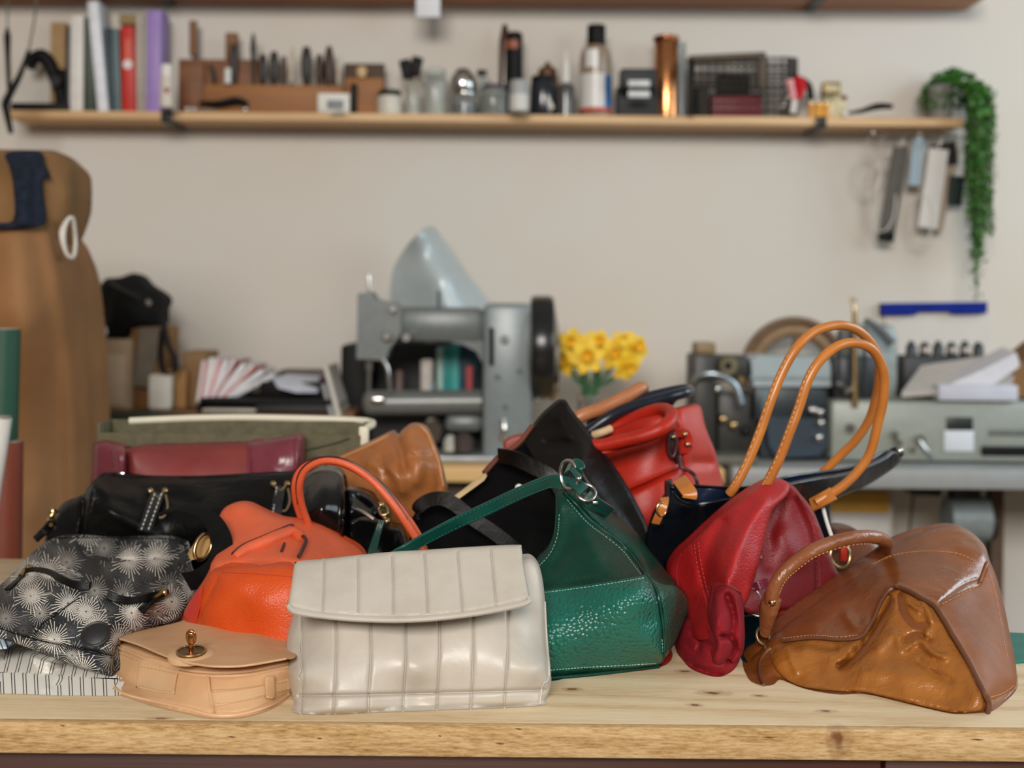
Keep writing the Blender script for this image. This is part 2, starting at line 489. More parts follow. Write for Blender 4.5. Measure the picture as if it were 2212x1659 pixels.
def n_sep(s, sock):
    o = s.n('SeparateColor'); s.l(sock, o.inputs[0]); return o.outputs[0]
N.n_sep = n_sep
def stripes(name, period, lines, base, dark, slant=0.0):
    s = N(name); uv = s.coord((1, 1, 1), 'UV'); se = s.n('SeparateXYZ'); s.l(uv, se.inputs[0])
    u = s.math('ADD', se.outputs[0], s.math('MULTIPLY', se.outputs[1], slant))
    fr = s.math('FRACT', s.math('ADD', s.math('MULTIPLY', u, 1 / period), 50))
    k = None
    for a, b in lines:
        q = s.math('MULTIPLY', s.math('GREATER_THAN', fr, a), s.math('LESS_THAN', fr, b))
        k = q if k is None else s.math('MAXIMUM', k, q)
    wv = s.noise(s.coord(), 1500, 1)
    return s.fin(s.mix(s.math('MULTIPLY', k, .9), C(base), C(dark)), .9, s.bump(wv, .2, .0005), **{'Specular IOR Level': .1})
def wall_paint():
    s = N('lime_plaster'); v = s.coord()
    col = s.ramp(s.noise(v, 1.3, 4, .55), [(.25, C('#cbc1b4')), (.5, C('#cdc6bc')), (.75, C('#cdc9c3'))])
    return s.fin(col, .9, s.bump(s.noise(v, 14, 4), .15, .004), **{'Specular IOR Level': .2})
def glass(name, h='#e8efee', rough=.05):
    s = N(name); return s.fin(C(h), rough, **{'Transmission Weight': .85, 'IOR': 1.3})
MT = {}
def M_(k, fn, *a, **kw):
    if k not in MT: MT[k] = fn(k, *a, **kw)
    return MT[k]
gold = plain('brushed_brass', '#bfa274', .25, 1.0, .1)
steel = plain('polished_steel', '#c9c7c2', .2, 1.0, .1)
darkmetal = plain('dark_metal', '#2b2b2a', .4, .7, .15)
black = plain('black_plastic', '#0b0b0b', .55, 0, .2, **{'Specular IOR Level': .18})
white = plain('white_paper', '#d9d5ce', .8, 0, .04)
brownm = plain('brown_board', '#8d6844', .85, 0, .08)
# ---------------------------------------------------------------- room
WALLD = 3.95
MB().box((0.3, WALLD + .06, 1.5), (9, .12, 3.0)).build('wall_back', wall_paint(), kind='structure')
MB().box((0.3, 1.6, -.05), (9, 7, .1)).build('floor', wood('floor_boards', [(.2, C('#5b4632')), (.8, C('#8a7050'))]), kind='structure')
# work table
tl = math.radians(0.0)
tt = thing('work_table', 'long pine work table in front carrying the heap of bags', 'table', (-.35, 1.69, 0))
pine = [(.3, C('#a3845a')), (.44, C('#c6ad88')), (.56, C('#cfba98')), (.75, C('#d8c7a8'))]
x0, x1, y0, y1 = -1.35, .65, 1.289, 2.09
def rel(px, py): p = P(px, py, TD(px, py)); return (p.x + .35, p.y - 1.69, .8)
kn = [(*rel(1236, 1489), .009, 1.6), (*rel(1541, 1497), .012, 2.2), (*rel(1500, 1523), .008, 1.5), (*rel(1784, 1536), .008, 1.8), (*rel(1480, 1450), .010, 1.6), (*rel(1640, 1503), .007, 1.6), (*rel(345, 1552), .006, 3)]
kf = P(1812, 1600, 1.289); kn.append((kf.x + .35, y0 - 1.69, kf.z, .021, .75))
MB().box(((x0 + x1) / 2, (y0 + .012 + y1) / 2, T - .0155), (x1 - x0, y1 - y0 - .012, .031), .001).build('tabletop', wood('pine_planks', pine, knots=kn, rough=.55, bump=.35, rings=10, fx=.7, mw=(.14, .34, .52)), tt)
apm = wood('stained_apron', [(.2, C('#2e140a')), (.8, C('#4c2411'))], rough=.55)
MB().box((-.4715, 1.32, T - .031 - .06), (1.697, .022, .12), .002).build('apron', apm, tt)
MB().box((.512, 1.32, T - .031 - .06), (.262, .022, .12), .002).build('apron', apm, tt)
MB().box((-.35, 2.05, T - .031 - .06), (1.9, .022, .12), .002).build('apron', apm, tt)
edge_m = wood('rough_edge', [(.32, C('#7a5529')), (.43, C('#ad8854')), (.54, C('#c6a473')), (.7, C('#d8bd92'))], knots=[kn[-1]], rough=.8, bump=1.0, rings=22, fs=560, fx=1.3, mw=(.06, .24, .70))
MB().box(((x0 + x1) / 2, y0 + .0062, T - .0157), (x1 - x0, .0122, .0312), .0015).build('front_edge', edge_m, tt)
for lx in (-1.28, .59):
    for ly in (1.36, 2.02): MB().box((lx, ly, .34), (.07, .07, .68), .004).build('leg', apm, tt)
# chips, splits and scratches of the worn edge are grooves of their own shape
for cx_, cy_, L_ in ((500, 1592, 22), (1120, 1575, 20), (1080, 1607, 22), (135, 1568, 12), (1660, 1593, 30), (2110, 1598, 34), (950, 1590, 8), (690, 1595, 14)):
    p = P(cx_, cy_, y0 - .0001); w = L_ * y0 / F
    MB().add([p + Vector((-w / 2, 0, .0005)), p + Vector((0, 0, .0009)), p + Vector((w / 2, 0, 0)), p + Vector((.1 * w, 0, -.0008))], [(0, 1, 2, 3)]).build('edge_chip', M_('split_wood', plain, '#4a2c12', .9), tt)
# back bench and machine table
bt = thing('workbench', 'pine workbench along the back wall under the grey sewing machine', 'bench', (-.8, 3.6, 0))
MB().box((-.83, 3.615, T - .02), (2.75, .63, .04), .004).build('benchtop', wood('bench_pine', [(.2, C('#b98d55')), (.8, C('#ddb87c'))], rough=.5), bt)
MB().box((-.80, 3.40, T - .11), (2.6, .03, .14), .003).build('apron', plain('dark_board', '#3d3229', .7), bt)
for lx in (-2.0, -.8, .5): MB().box((lx, 3.45, .38), (.07, .07, .76), .004).build('leg', plain('dark_board2', '#453627', .7), bt)
mt_ = thing('machine_table', 'grey laminate sewing machine table at the right by the wall', 'table', (1.15, 3.6, 0))
lam = plain('grey_laminate', '#8f9190', .45, 0, .04)
MB().box((1.22, 3.62, T - .026), (1.30, .58, .052), .006).build('tabletop', lam, mt_)
for lx in (.72, 1.69):
    MB().box((lx, 3.42, .38), (.05, .05, .74), .004).build('leg', plain('grey_leg', '#8b8c88', .5), mt_)
    MB().box((lx, 3.80, .38), (.05, .05, .74), .004).build('leg', M_('grey_leg', plain, '#8b8c88', .5), mt_)
# shelves
pshelf = wood('shelf_pine', [(.2, C('#b78c5c')), (.5, C('#cfa97c')), (.9, C('#dcbd94'))], rough=.55)
ZS = 1.223 + (650 - 247) / 2800 * 3.79; SD = 3.79
def zrow(y, d): return ZC + (PY - y) / F * d
sh = thing('wall_shelf', 'long pale pine wall shelf carrying books jars and bottles', 'shelf', (0, 3.87, ZS - .025))
a_ = P(20, 240, SD).x; b_ = P(2082, 260, SD).x
MB().box(((a_ + b_) / 2, (SD + WALLD) / 2, ZS - .0125), (b_ - a_, WALLD - SD, .025), .003).build('shelf_board', pshelf, sh)
for px in (361, 1773):
    q = P(px, 250, SD).x
    m = MB(); m.box((q, SD - .004, ZS - .014), (.032, .006, .030), .001); m.box((q, (SD + WALLD) / 2, ZS - .0285), (.032, WALLD - SD, .006))
    m.build('bracket', darkmetal, sh)
ZU = zrow(15, 3.95)
us = thing('wall_shelf', 'upper reddish pine shelf cut off by the top of the photo', 'shelf', (0, 3.82, ZU))
b2 = P(2133, 10, SD - .02).x; a2 = -1.75
MB().box(((a2 + b2) / 2, (SD - .02 + WALLD) / 2, ZU + .026), (b2 - a2, WALLD - SD + .02, .052), .004).build('shelf_board', wood('shelf_orange', [(.2, C('#8a5128')), (.8, C('#bb7a41'))], rough=.5), us)
for px in (340, 1773):
    q = P(px, 10, SD).x
    m = MB(); m.box((q, SD - .024, ZU + .024), (.032, .006, .056), .001); m.box((q, (SD - .02 + WALLD) / 2, ZU - .004), (.032, .17, .006))
    m.build('bracket', darkmetal, us)
q = P(925, 5, SD - .03)
MB().box((q.x, SD - .033, P(925, -5, SD - .03).z), (.070, .004, .115), .001).build('hanging_card', plain('card', '#d5d6da', .7, 0, .03), label='small white card hanging from the upper shelf edge', cat='card')
# ---------------------------------------------------------------- things on the shelf
def pbox(m, x0, y0, x1, y1, d, dep, bev=.002, zmin=None, rot=None):
    a = P((x0 + x1) / 2, y0, d).z; b = P((x0 + x1) / 2, y1, d).z
    if zmin is not None: b = zmin
    c = P((x0 + x1) / 2, (y0 + y1) / 2, d)
    w = (x1 - x0) / F * d
    return m.box((c.x, d + dep / 2, (a + b) / 2), (w, dep, a - b), bev, rot)
def plat(m, cx, d, prof, z0=None, seg=24):
    base = P(cx, prof[-1][1], d); pr = []
    zz = z0 if z0 is not None else base.z
    for i, (r, y) in enumerate(prof):
        z = P(cx, y, d).z
        if z0 is not None: z = max(z, z0) if i < len(prof) - 1 else z0
        pr.append((max(r, .05) / F * d, z - zz))
    return m.lathe((base.x, d, zz), pr, seg)
def tline(m, pts, r, d=None, **kw):
    return m.tube([P(*p) if len(p) == 3 else P(p[0], p[1], d) for p in pts], r, **kw)
def one(name, label, cat, m, mat, group=None, **kw):
    return m.build(name, mat, None, label=label, cat=cat, group=group, **kw)
def base(px, d, z): p = P(px, 250, d); return (p.x, d, z)
# books
page = plain('book_pages', '#cfc8ba', .9, 0, .05)
def book(cx0, cx1, ytop, d, lean, col, label, h=None, depth=.09, dot=None):
    zt = P((cx0 + cx1) / 2, ytop, d).z; w = (cx1 - cx0) / F * d; H = zt - ZS
    t = thing('book', label, 'book', base((cx0 + cx1) / 2, d, ZS), 'books on the wall shelf')
    R = Matrix.Rotation(lean, 4, 'Y')
    o = Vector(t.location) + Vector((0, 0, abs(math.sin(lean)) * w / 2 + .001))
    def at(m, x, y, z, sx, sy, sz, bv=.001):
        c = o + R @ Vector((x, y, z)); m.box(c, (sx, sy, sz), bv, R); return m
    cm = M_('cover_' + col, plain, '#' + col, .5, 0, .08)
    m = MB(); at(m, -w / 2 + .0015, depth / 2, H / 2, .003, depth, H); at(m, w / 2 - .0015, depth / 2, H / 2, .003, depth, H)
    at(m, 0, .002, H / 2, w, .004, H, .0015); m.build('cover', cm, t)
    at(MB(), 0, depth / 2 + .001, H / 2, w - .006, depth - .004, H - .006, .0005).build('pages', page, t)
    if dot:
        c = o + R @ Vector((0, 0, P(cx0, dot, d).z - ZS)); mm = MB(); mm.lathe(c, [(w * .36, -.0006), (w * .36, .0006)], 20, (0, 1, 0)); mm.build('emblem', white, t)
        p2 = c + Vector((0, -.0004, .045)); MB().box(p2, (w * .34, .0012, .06)).build('title_strip', plain('pink_print', '#c8644c', .6), t)
    return t
book(141, 150, 58, 3.840, 0, '1b1b1a', 'thin black book at the left end of the shelf row')
book(150, 179, 34, 3.835, 0, 'd3cdc6', 'upright white book between the thin black and green books')
book(181, 205, 38, 3.840, -.05, '2f3b2c', 'dark green book leaning slightly beside the white one')
book(211, 234, 3, 3.830, -.104, 'd9dbe0', 'tallest white book leaning left over the shelf row')
book(236, 248, 60, 3.840, -.06, '1d3540', 'narrow dark teal book leaning right of the tall white book')
book(248, 262, 62, 3.840, -.045, '5d7175', 'grey teal book with a pale spine left of the red book')
book(264, 292, 57, 3.830, -.03, 'bb2012', 'bright red book with a round white emblem on the spine', dot=140)
book(292, 304, 30, 3.850, 0, 'b3aa9c', 'narrow beige book right of the red one')
book(304, 316, 24, 3.855, 0, 'a39d96', 'grey book standing against the purple book')
book(316, 347, 22, 3.825, 0, '9378b5', 'thick lilac purple book at the right end of the row')
m = MB(); pbox(m, 256, 30, 294, 52, 3.880, .05, .004); one('cork_block', 'small tan cork block behind the red book', 'block', m, plain('cork', '#93805a', .9)).location.z = P(275, 52, 3.880).z
for nm, lb, ct, x0_, x1_, yt, cl in (('shadow_block', 'plain tan block standing in for the shadow left of the books', 'painted shadow', 108, 141, 48, '#a5875f'),):  # added tan block that puts the books' shadow into colour
    m = MB(); pbox(m, x0_, yt, x1_, 240, 3.890, .05, .003, ZS); one(nm, lb, ct, m, plain('shadow_tan', cl, .85))
# vintage arm and frame at the left end
t = thing('hand_press', 'small black cast iron hand press with a curved arm at the shelf left end', 'tool', base(85, 3.860, ZS))
d = 3.860
pbox(MB(), 22, 222, 150, 236, d - .03, .10, .003, ZS).build('base', black, t)
tline(MB(), [(68, 150, d), (72, 128, d), (92, 122, d), (108, 140, d), (118, 168, d), (130, 200, d), (135, 226, d)], [.012, .019, .022, .02, .018, .018, .02], n=6).build('arm', black, t)
MB().lathe(P(122, 176, d - .02), [(.016, -.01), (.020, 0), (.016, .01)], 20, (0, 1, 0)).build('wheel', darkmetal, t)
tline(MB(), [(136, 150, d), (136, 226, d)], .010).build('post', black, t)
# two tapered cord handles hanging over the shelf end
t = thing('dangling_cable', 'straight black handled cord hanging past the left shelf end', 'cord', P(16, 200, 3.60))
tline(MB(), [(17, -60, 3.6), (16, 62, 3.6)], .0022).build('cord', M_('grey_cord', plain, '#5a554e', .8), t)
tline(MB(), [(16, 58, 3.6), (16, 80, 3.6), (17, 130, 3.6), (20, 200, 3.6)], [.002, .010, .007, .006]).build('handle', black, t)
t = thing('dangling_cable', 'slanting black cord with a long bent grip crossing the shelf end', 'cord', P(16, 220, 3.58))
tline(MB(), [(82, -50, 3.58), (76, 30, 3.58), (62, 110, 3.58)], .0028).build('cord', MT['grey_cord'], t)
tline(MB(), [(62, 108, 3.58), (44, 160, 3.58), (14, 218, 3.58), (14, 240, 3.58), (24, 288, 3.58)], [.005, .008, .012, .010, .007]).build('handle', black, t)
# small white bottle in front of the lilac book
t = thing('glue_bottle', 'small white bottle with a red mark before the lilac book', 'bottle', base(360, 3.815, ZS))
plat(MB(), 360, 3.715, [(13, 165), (15, 172), (15, 244), (13, 248)], ZS).build('body', plain('cream_plastic', '#c9bfb2', .5, 0, .05), t)
plat(MB(), 360, 3.715, [(11, 140), (12, 142), (12, 166), (12, 168)]).build('cap', white, t)
MB().prism([P(353, 190, 3.693), P(366, 190, 3.693), P(360, 204, 3.693)], (0, .004, 0)).build('mark', plain('red_mark', '#8a2c2a', .6), t)
# wooden tool rack
wd = wood('walnut_rack', [(.2, C('#5c3519')), (.8, C('#8a552c'))], rough=.6)
wd2 = wood('oak_rack', [(.2, C('#75461f')), (.8, C('#a06a35'))], rough=.6)
t = thing('tool_rack', 'brown wooden tool rack full of dark handled leather tools', 'rack', base(600, 3.860, ZS))
m = MB(); pbox(m, 385, 128, 560, 240, 3.880, .03, .002, ZS); pbox(m, 385, 134, 440, 240, 3.860, .05, .003, ZS); m.build('back_board', wd, t)
m = MB(); pbox(m, 440, 183, 742, 240, 3.840, .07, .003, ZS); m.build('tray', wd2, t)
m = MB(); pbox(m, 742, 137, 830, 240, 3.880, .02, .002, ZS); m.build('dark_panel', plain('dark_ply', '#4a3728', .7), t)
m = MB(); pbox(m, 745, 168, 828, 242, 3.845, .06, .003, ZS); m.build('side_block', wd2, t)
plat(MB(), 781, 3.840, [(3, 143), (10, 147), (12, 153), (10, 161), (8, 168)]).build('knob', M_('beech', plain, '#c9a878', .5), t)
random.seed(3)
def tool(cx, yt, yb, w, mat, name, label, cat, d=3.860, taper=(.6, 1, .9, .5), dx=0, blade=True):
    tt_ = thing(name, label, cat, P(cx, yb, d), 'leather tools in the wooden rack')
    ym = yt + (yb - yt) * .88
    tline(MB(), [(cx, yt, d), (cx + dx * .3, yt + (ym - yt) * .3, d), (cx + dx * .6, yt + (ym - yt) * .7, d), (cx + dx * .7, ym, d)], [w * k / F * d for k in taper]).build('handle', mat, tt_)
    tline(MB(), [(cx + dx * .7, ym - 2, d), (cx + dx, yb, d)], max(1.2, w * .25) / F * d, seg=8).build('shaft', darkmetal, tt_)
dk = plain('ebony_handle', '#211812', .45); dk2 = plain('rosewood_handle', '#3c2417', .5)
tool(418, 46, 130, 9, plain('worn_wood', '#7c5638', .7), 'mallet', 'square wooden mallet handle standing tallest at the rack left', 'mallet', 3.890, (1, 1, 1, 1))
pbox(MB(), 486, 70, 512, 128, 3.875, .03, .004).build('wood_block', plain('worn_wood2', '#7b5637', .7), label='short upright wooden block at the back of the rack', cat='block').location.z = P(500, 128, 3.875).z
tool(547, 72, 190, 7, darkmetal, 'punch', 'thin steel punch with a bright tip near the rack left', 'punch', 3.860, (.3, 1.0, .5, .5))
tool(505, 95, 195, 9, dk, 'awl', 'dark awl standing before the upright wooden block', 'awl', 3.855)
tool(568, 118, 195, 10, dk, 'edge_tool', 'black round handled edge tool left of the pair of rosewood handles', 'tool', 3.855)
tool(592, 112, 195, 11, dk, 'edge_tool', 'black bulb handled edge tool near the rack middle', 'tool', 3.860)
tool(613, 122, 195, 7, dk2, 'edge_tool', 'short rosewood handled tool right of the black bulb handle', 'tool', 3.860)
tool(633, 98, 190, 5, M_('bone', plain, '#b9ad98', .5), 'bone_folder', 'pale bone folder slanting among the dark tools', 'folder', 3.855, (.3, 1, 1, .7), -6)
tool(662, 102, 195, 12, dk, 'edge_tool', 'large black round handled tool right of the bone folder', 'tool', 3.855)
tool(690, 118, 195, 9, dk2, 'edge_tool', 'rosewood handled tool between two large black ones', 'tool', 3.860)
tool(711, 100, 195, 12, dk2, 'edge_tool', 'tall tapered rosewood handled tool at the rack right', 'tool', 3.855, (.4, .9, 1.1, .8))
tool(731, 125, 190, 5, M_('bone', plain, '#b9ad98', .5), 'bone_folder', 'short pale folder at the right end of the tools', 'folder', 3.860, (.8, 1, 1, .8))
tool(492, 148, 185, 7, white, 'chalk_stick', 'stubby white marker upright in the rack tray', 'marker', 3.835, (1, 1, 1, 1))
tool(455, 140, 190, 5, dk, 'awl', 'slim slanting black awl at the rack left', 'awl', 3.845, (.7, 1, .8, .5), 10)
t = thing('cutter', 'black pocket cutter lying in front of the rack', 'cutter', base(490, 3.820, ZS))
tline(MB(), [(430, 222, 3.825), (470, 225, 3.825), (510, 218, 3.825), (535, 224, 3.825)], [.006, .012, .014, .008], flat=.7).build('handle', black, t)
tline(MB(), [(420, 236, 3.820), (470, 238, 3.820)], .003).build('blade', steel, t)
for cx_, lb in ((404, 'bright steel ball at the front shelf edge left of the rack'), (418, 'second steel ball just right of the first'), (529, 'small steel ball at the tip of the black cutter'), (695, 'cream bead beside the little white box')):
    r = 7 / F * 3.820; p = base(cx_, 3.80, ZS + r - .001); one('steel_bead', lb, 'bead', MB().ball(p, r), steel if cx_ < 600 else white, 'beads on the shelf edge')
t = thing('label_box', 'little white box with a grey label window before the rack', 'box', base(718, 3.825, ZS))
pbox(MB(), 686, 201, 755, 242, 3.825, .04, .003, ZS).build('body', white, t)
pbox(MB(), 706, 216, 742, 240, 3.727, .004, .001, ZS + .002).build('label', plain('grey_label', '#77797b', .6), t)
pbox(MB(), 757, 180, 771, 240, 3.830, .015, .003, ZS).build('clip_knife', black, label='narrow black knife standing against the right rack block', cat='knife')
# jars
gl = glass('jar_glass'); wax = plain('cream_wax', '#c8c3b6', .5); dkg = plain('dark_liquid', '#20242a', .15, 0, .1)
def jar(cx, yt, ys, r, label, lid=None, fill=None, d=3.840, fy=None, lidr=None, mat=None, yb=246):
    t = thing('jar', label, 'jar', base(cx, d, ZS), 'jars and pots along the shelf')
    plat(MB(), cx, d, [(r * .75, ys - 4), (r * .9, ys), (r, ys + 8), (r, yb - 4), (r * .92, yb)], ZS).build('glass_body', mat or gl, t)
    if fill is not None:
        fy = fy or ys + 14
        plat(MB(), cx, d, [(r * .2, fy - 1), (r * .88, fy), (r * .88, yb - 3)], ZS + .003).build('contents', fill, t)
    if lid is not None:
        lr = lidr or r * .92
        plat(MB(), cx, d, [(lr * .9, yt), (lr, yt + 3), (lr, ys - 1), (lr * .97, ys + 1)]).build('lid', lid, t)
    return t
jar(842, 196, 208, 27, 'squat white pot with a black lid beside the rack', black, None, mat=wax)
t = jar(892, 170, 182, 17, 'glass jar holding broad black brushes', None, wax, fy=215)
for k, (dx, yt, lb) in enumerate(((-10, 124, 'black foam brush leaning left in the glass jar'), (10, 118, 'black foam brush leaning right in the glass jar'))):
    b = thing('foam_brush', lb, 'brush', P(892 + dx * .5, 230, 3.840), 'foam brushes in the jar')
    c = P(888 + dx, yt + 26, 3.840)
    MB().box(c, (.034, .016, .060), .005, Matrix.Rotation(-.25 + k * .5, 4, 'Y')).build('foam', black, b)
    tline(MB(), [(888 + dx, yt + 46, 3.840), (893 + dx * .3, 225, 3.840)], .003).build('handle', M_('beech', plain, '#c9a878', .5), b)
jar(941, 150, 164, 24, 'tall clear glass jar with pale contents and a glass lid', gl, wax, fy=182)
jar(1003, 199, 208, 29, 'low glass jar of dark paste under a steel tin', steel, dkg, fy=226)
plat(MB(), 1000, 3.840, [(10, 148), (16, 152), (26, 168), (28, 180), (28, 196), (26, 199)]).build('steel_tin', steel, label='domed steel tin stacked on the low jar of paste', cat='tin')
jar(1041, 152, 163, 12, 'small jar with a black cap behind the two glass jars', black, wax, d=3.880, yb=246, lidr=11)
jar(1066, 184, 192, 30, 'wide glass jar with dark lid and greenish contents', M_('dark_lid', plain, '#342b33', .4), plain('olive_paste', '#6b6f60', .5), fy=205)
t = thing('spray_can', 'tall black aerosol tube with a rusty orange band', 'can', base(1108, 3.860, ZS))
plat(MB(), 1110, 3.860, [(13, 70), (17, 74), (18, 86), (18, 240), (18, 246)], ZS).build('body', black, t)
plat(MB(), 1110, 3.860, [(18.4, 89), (18.6, 90), (18.6, 107), (18.4, 108)]).build('band', plain('rust_band', '#8a4a30', .5), t)
plat(MB(), 1089, 3.890, [(5, 53), (6, 56), (10, 76), (12, 90), (12, 240)], ZS).build('dark_bottle', plain('brown_glass', '#4a2f1d', .2), label='slim brown bottle behind the black aerosol tube', cat='bottle')
t = thing('plastic_bottle', 'white plastic bottle with a grey cap in front of the aerosol', 'bottle', base(1120, 3.820, ZS))
plat(MB(), 1121, 3.725, [(20, 204), (21, 206), (21.5, 246), (20, 250)], ZS).build('body', plain('milky_plastic', '#c6c3be', .5, 0, .03), t)
plat(MB(), 1121, 3.725, [(18, 174), (20, 178), (21, 205)]).build('cap', plain('grey_cap', '#9c9c9b', .5), t)
jar(1172, 165, 176, 27, 'dark jar of black liquid right of the white plastic bottle', black, dkg, mat=dkg)
tline(MB(), [(1176, 204, 3.815), (1192, 236, 3.80)], .010, flat=.6).build('rubber_tip', white, label='pale crumpled tube lying against the dark jar', cat='tube')
plat(MB(), 1182, 3.880, [(4, 134), (6, 140), (20, 150), (22, 170), (22, 240)], ZS).build('amber_bottle', plain('amber_glass', '#5a3a20', .15), label='amber bottle hidden behind the dark jar', cat='bottle')
t = thing('spray_bottle', 'small clear spray bottle with a white nozzle', 'bottle', base(1222, 3.835, ZS))
plat(MB(), 1222, 3.835, [(8, 178), (18, 186), (20, 200), (20, 244)], ZS).build('body', plain('smoky_glass', '#4c4a4a', .12), t)
plat(MB(), 1222, 3.835, [(3, 110), (4, 112), (5, 132), (9, 136), (10, 176), (9, 180)]).build('nozzle', white, t)
t = thing('cleaner_bottle', 'largest bottle on the shelf with black cap white label and red base', 'bottle', base(1286, 3.840, ZS))
plat(MB(), 1286, 3.840, [(18, 97), (30, 108), (33, 118), (34, 130), (34, 244), (32, 248)], ZS, 32).build('body', plain('clear_brown', '#8d7a68', .25, 0, .15), t)
plat(MB(), 1288, 3.840, [(19, 55), (20, 58), (20, 99), (19, 101)]).build('cap', black, t)
plat(MB(), 1286, 3.840, [(34.3, 163), (35, 163.5), (35, 236), (34.3, 236.5)], None, 32).build('label', plain('white_label', '#cfccc8', .35, 0, .03), t)
plat(MB(), 1286, 3.840, [(34.6, 236), (35.4, 236.5), (35.4, 244), (34.6, 245)], None, 32).build('red_band', plain('red_print', '#b8402c', .4), t)
def arc_patch(cx, d, rpx, a0, a1, y0_, y1_, n=8):
    V = []; Fc = []; c = P(cx, y0_, d); z0_ = c.z; z1_ = P(cx, y1_, d).z; r = rpx / F * d
    for i in range(n + 1):
        a = a0 + (a1 - a0) * i / n
        for z in (z0_, z1_):
            for k in (r, r - .001): V.append((c.x + math.sin(a) * k, d - math.cos(a) * k, z))
    for i in range(n):
        b = i * 4
        for q in ((0, 2, 6, 4), (1, 3, 7, 5), (0, 1, 5, 4), (2, 3, 7, 6)): Fc.append(tuple(b + k for k in q))
    return MB().add(V, Fc)
arc_patch(1286, 3.840, 35.6, .55, 1.35, 165, 236).build('blue_stripe', plain('blue_print', '#1b6aa5', .4), t)
arc_patch(1286, 3.840, 34.5, -.7, .1, 112, 150).build('upper_label', M_('white_label', plain, '#cfccc8', .35, 0, .03), t)
t = thing('card_box', 'black stepped box with two white label strips', 'box', base(1378, 3.830, ZS))
m = MB(); pbox(m, 1333, 186, 1424, 246, 3.830, .07, .005, ZS); pbox(m, 1340, 147, 1420, 190, 3.745, .06, .008); m.build('body', M_('soft_black', plain, '#1c1e1e', .6), t)
for yy in (173, 196): pbox(MB(), 1357, yy, 1404, yy + 14, 3.737, .004, .0015).build('label', M_('label_grey', plain, '#c9cac9', .5), t)
t = thing('copper_can', 'tall shiny copper coloured canister', 'canister', base(1439, 3.855, ZS))
plat(MB(), 1439, 3.855, [(24, 84), (27, 88), (27, 240), (26, 247)], ZS, 32).build('body', plain('copper', '#c98a5a', .22, 1.0, .15), t)
plat(MB(), 1439, 3.855, [(25, 79), (28, 81), (28, 90), (27, 92)], None, 32).build('lid', plain('dark_copper', '#7a452a', .3, 1.0), t)
plat(MB(), 1471, 3.845, [(8, 92), (9, 96), (9, 246)], ZS).build('clear_tube', glass('blue_glass', '#c6d3d8', .2), label='narrow clear tube standing right of the copper canister', cat='tube')
# wire basket with a folder frame
t = thing('wire_basket', 'dark wire basket with a brown lid leaning on the shelf', 'basket', base(1590, 3.870, ZS))
m = MB()
def wgrid(m, q00, q10, q01, q11, nu, nv, r):
    for i in range(nu + 1):
        u = i / nu; m.tube([q00.lerp(q10, u), q01.lerp(q11, u)], r, seg=5, sm=False)
    for i in range(nv + 1):
        v = i / nv; m.tube([q00.lerp(q01, v), q10.lerp(q11, v)], r, seg=5, sm=False)
def basket_face(x0_, x1_, yt0, yt1, d0, d1, nu, nv):
    a = P(x0_, yt0, d0); b = P(x1_, yt1, d1)
    wgrid(m, a, b, Vector((a.x, a.y, ZS + .002)), Vector((b.x, b.y, ZS + .002)), nu, nv, .0024)
basket_face(1487, 1700, 128, 124, 3.830, 3.830, 16, 8); basket_face(1500, 1722, 124, 126, 3.910, 3.910, 14, 7)
basket_face(1487, 1500, 128, 124, 3.830, 3.910, 8, 8); basket_face(1700, 1722, 124, 126, 3.830, 3.910, 8, 8)
m.build('wire_mesh', M_('wire', plain, '#2a221b', .6, .2), t)
a = P(1490, 126, 3.735); b = P(1655, 118, 3.735); th_ = .018
MB().box((a + b) / 2 + Vector((0, .03, 0)), ((b - a).length, .06, th_), .003, -math.atan2((b - a).z, (b - a).x)).build('lid_edge', plain('brown_lid', '#4b3c2c', .6), t)
m = MB(); pbox(m, 1488, 125, 1500, 240, 3.735, .03, .002, ZS); m.build('end_frame', black, t)
m = MB(); pbox(m, 1640, 118, 1656, 190, 3.738, .03, .002); m.build('side_frame', M_('brown_lid', plain, '#4b3c2c', .6), t)
m = MB(); pbox(m, 1536, 206, 1645, 240, 3.850, .06, .006, ZS + .004); one('red_pouch', 'crimson pouch lying inside the wire basket', 'pouch', m, leather('crimson', '#8f1c2d'))
m = MB(); pbox(m, 1550, 160, 1620, 206, 3.860, .03, .004); one('black_case', 'black case standing on the crimson pouch in the basket', 'case', m, black)
pbox(MB(), 1507, 185, 1532, 240, 3.855, .06, .003, ZS + .004).build('dark_box', M_('umber', plain, '#37302a', .7), label='small umber box at the left inside the basket', cat='box')
t = thing('tape_cutter', 'red handled cutter with a curved steel arm beside the basket', 'cutter', base(1720, 3.820, ZS))
tline(MB(), [(1716, 170, 3.830), (1728, 185, 3.830), (1722, 215, 3.830)], [.018, .024, .012], flat=.5).build('handle', plain('red_plastic', '#c0202a', .25), t)
tline(MB(), [(1705, 172, 3.825), (1714, 215, 3.825)], [.012, .010], seg=8, sm=False).build('grip_edge', plain('pink_plastic', '#d99596', .4), t)
tline(MB(), [(1716, 216, 3.825), (1712, 245, 3.825)], [.010, .009], sm=False).build('blade', white, t)
tline(MB(), [(1670, 244, 3.835), (1690, 232, 3.835), (1702, 208, 3.835)], .004).build('arm', steel, t)
tline(MB(), [(1712, 165, 3.850), (1745, 182, 3.850), (1752, 215, 3.850)], .010).build('housing', black, t)
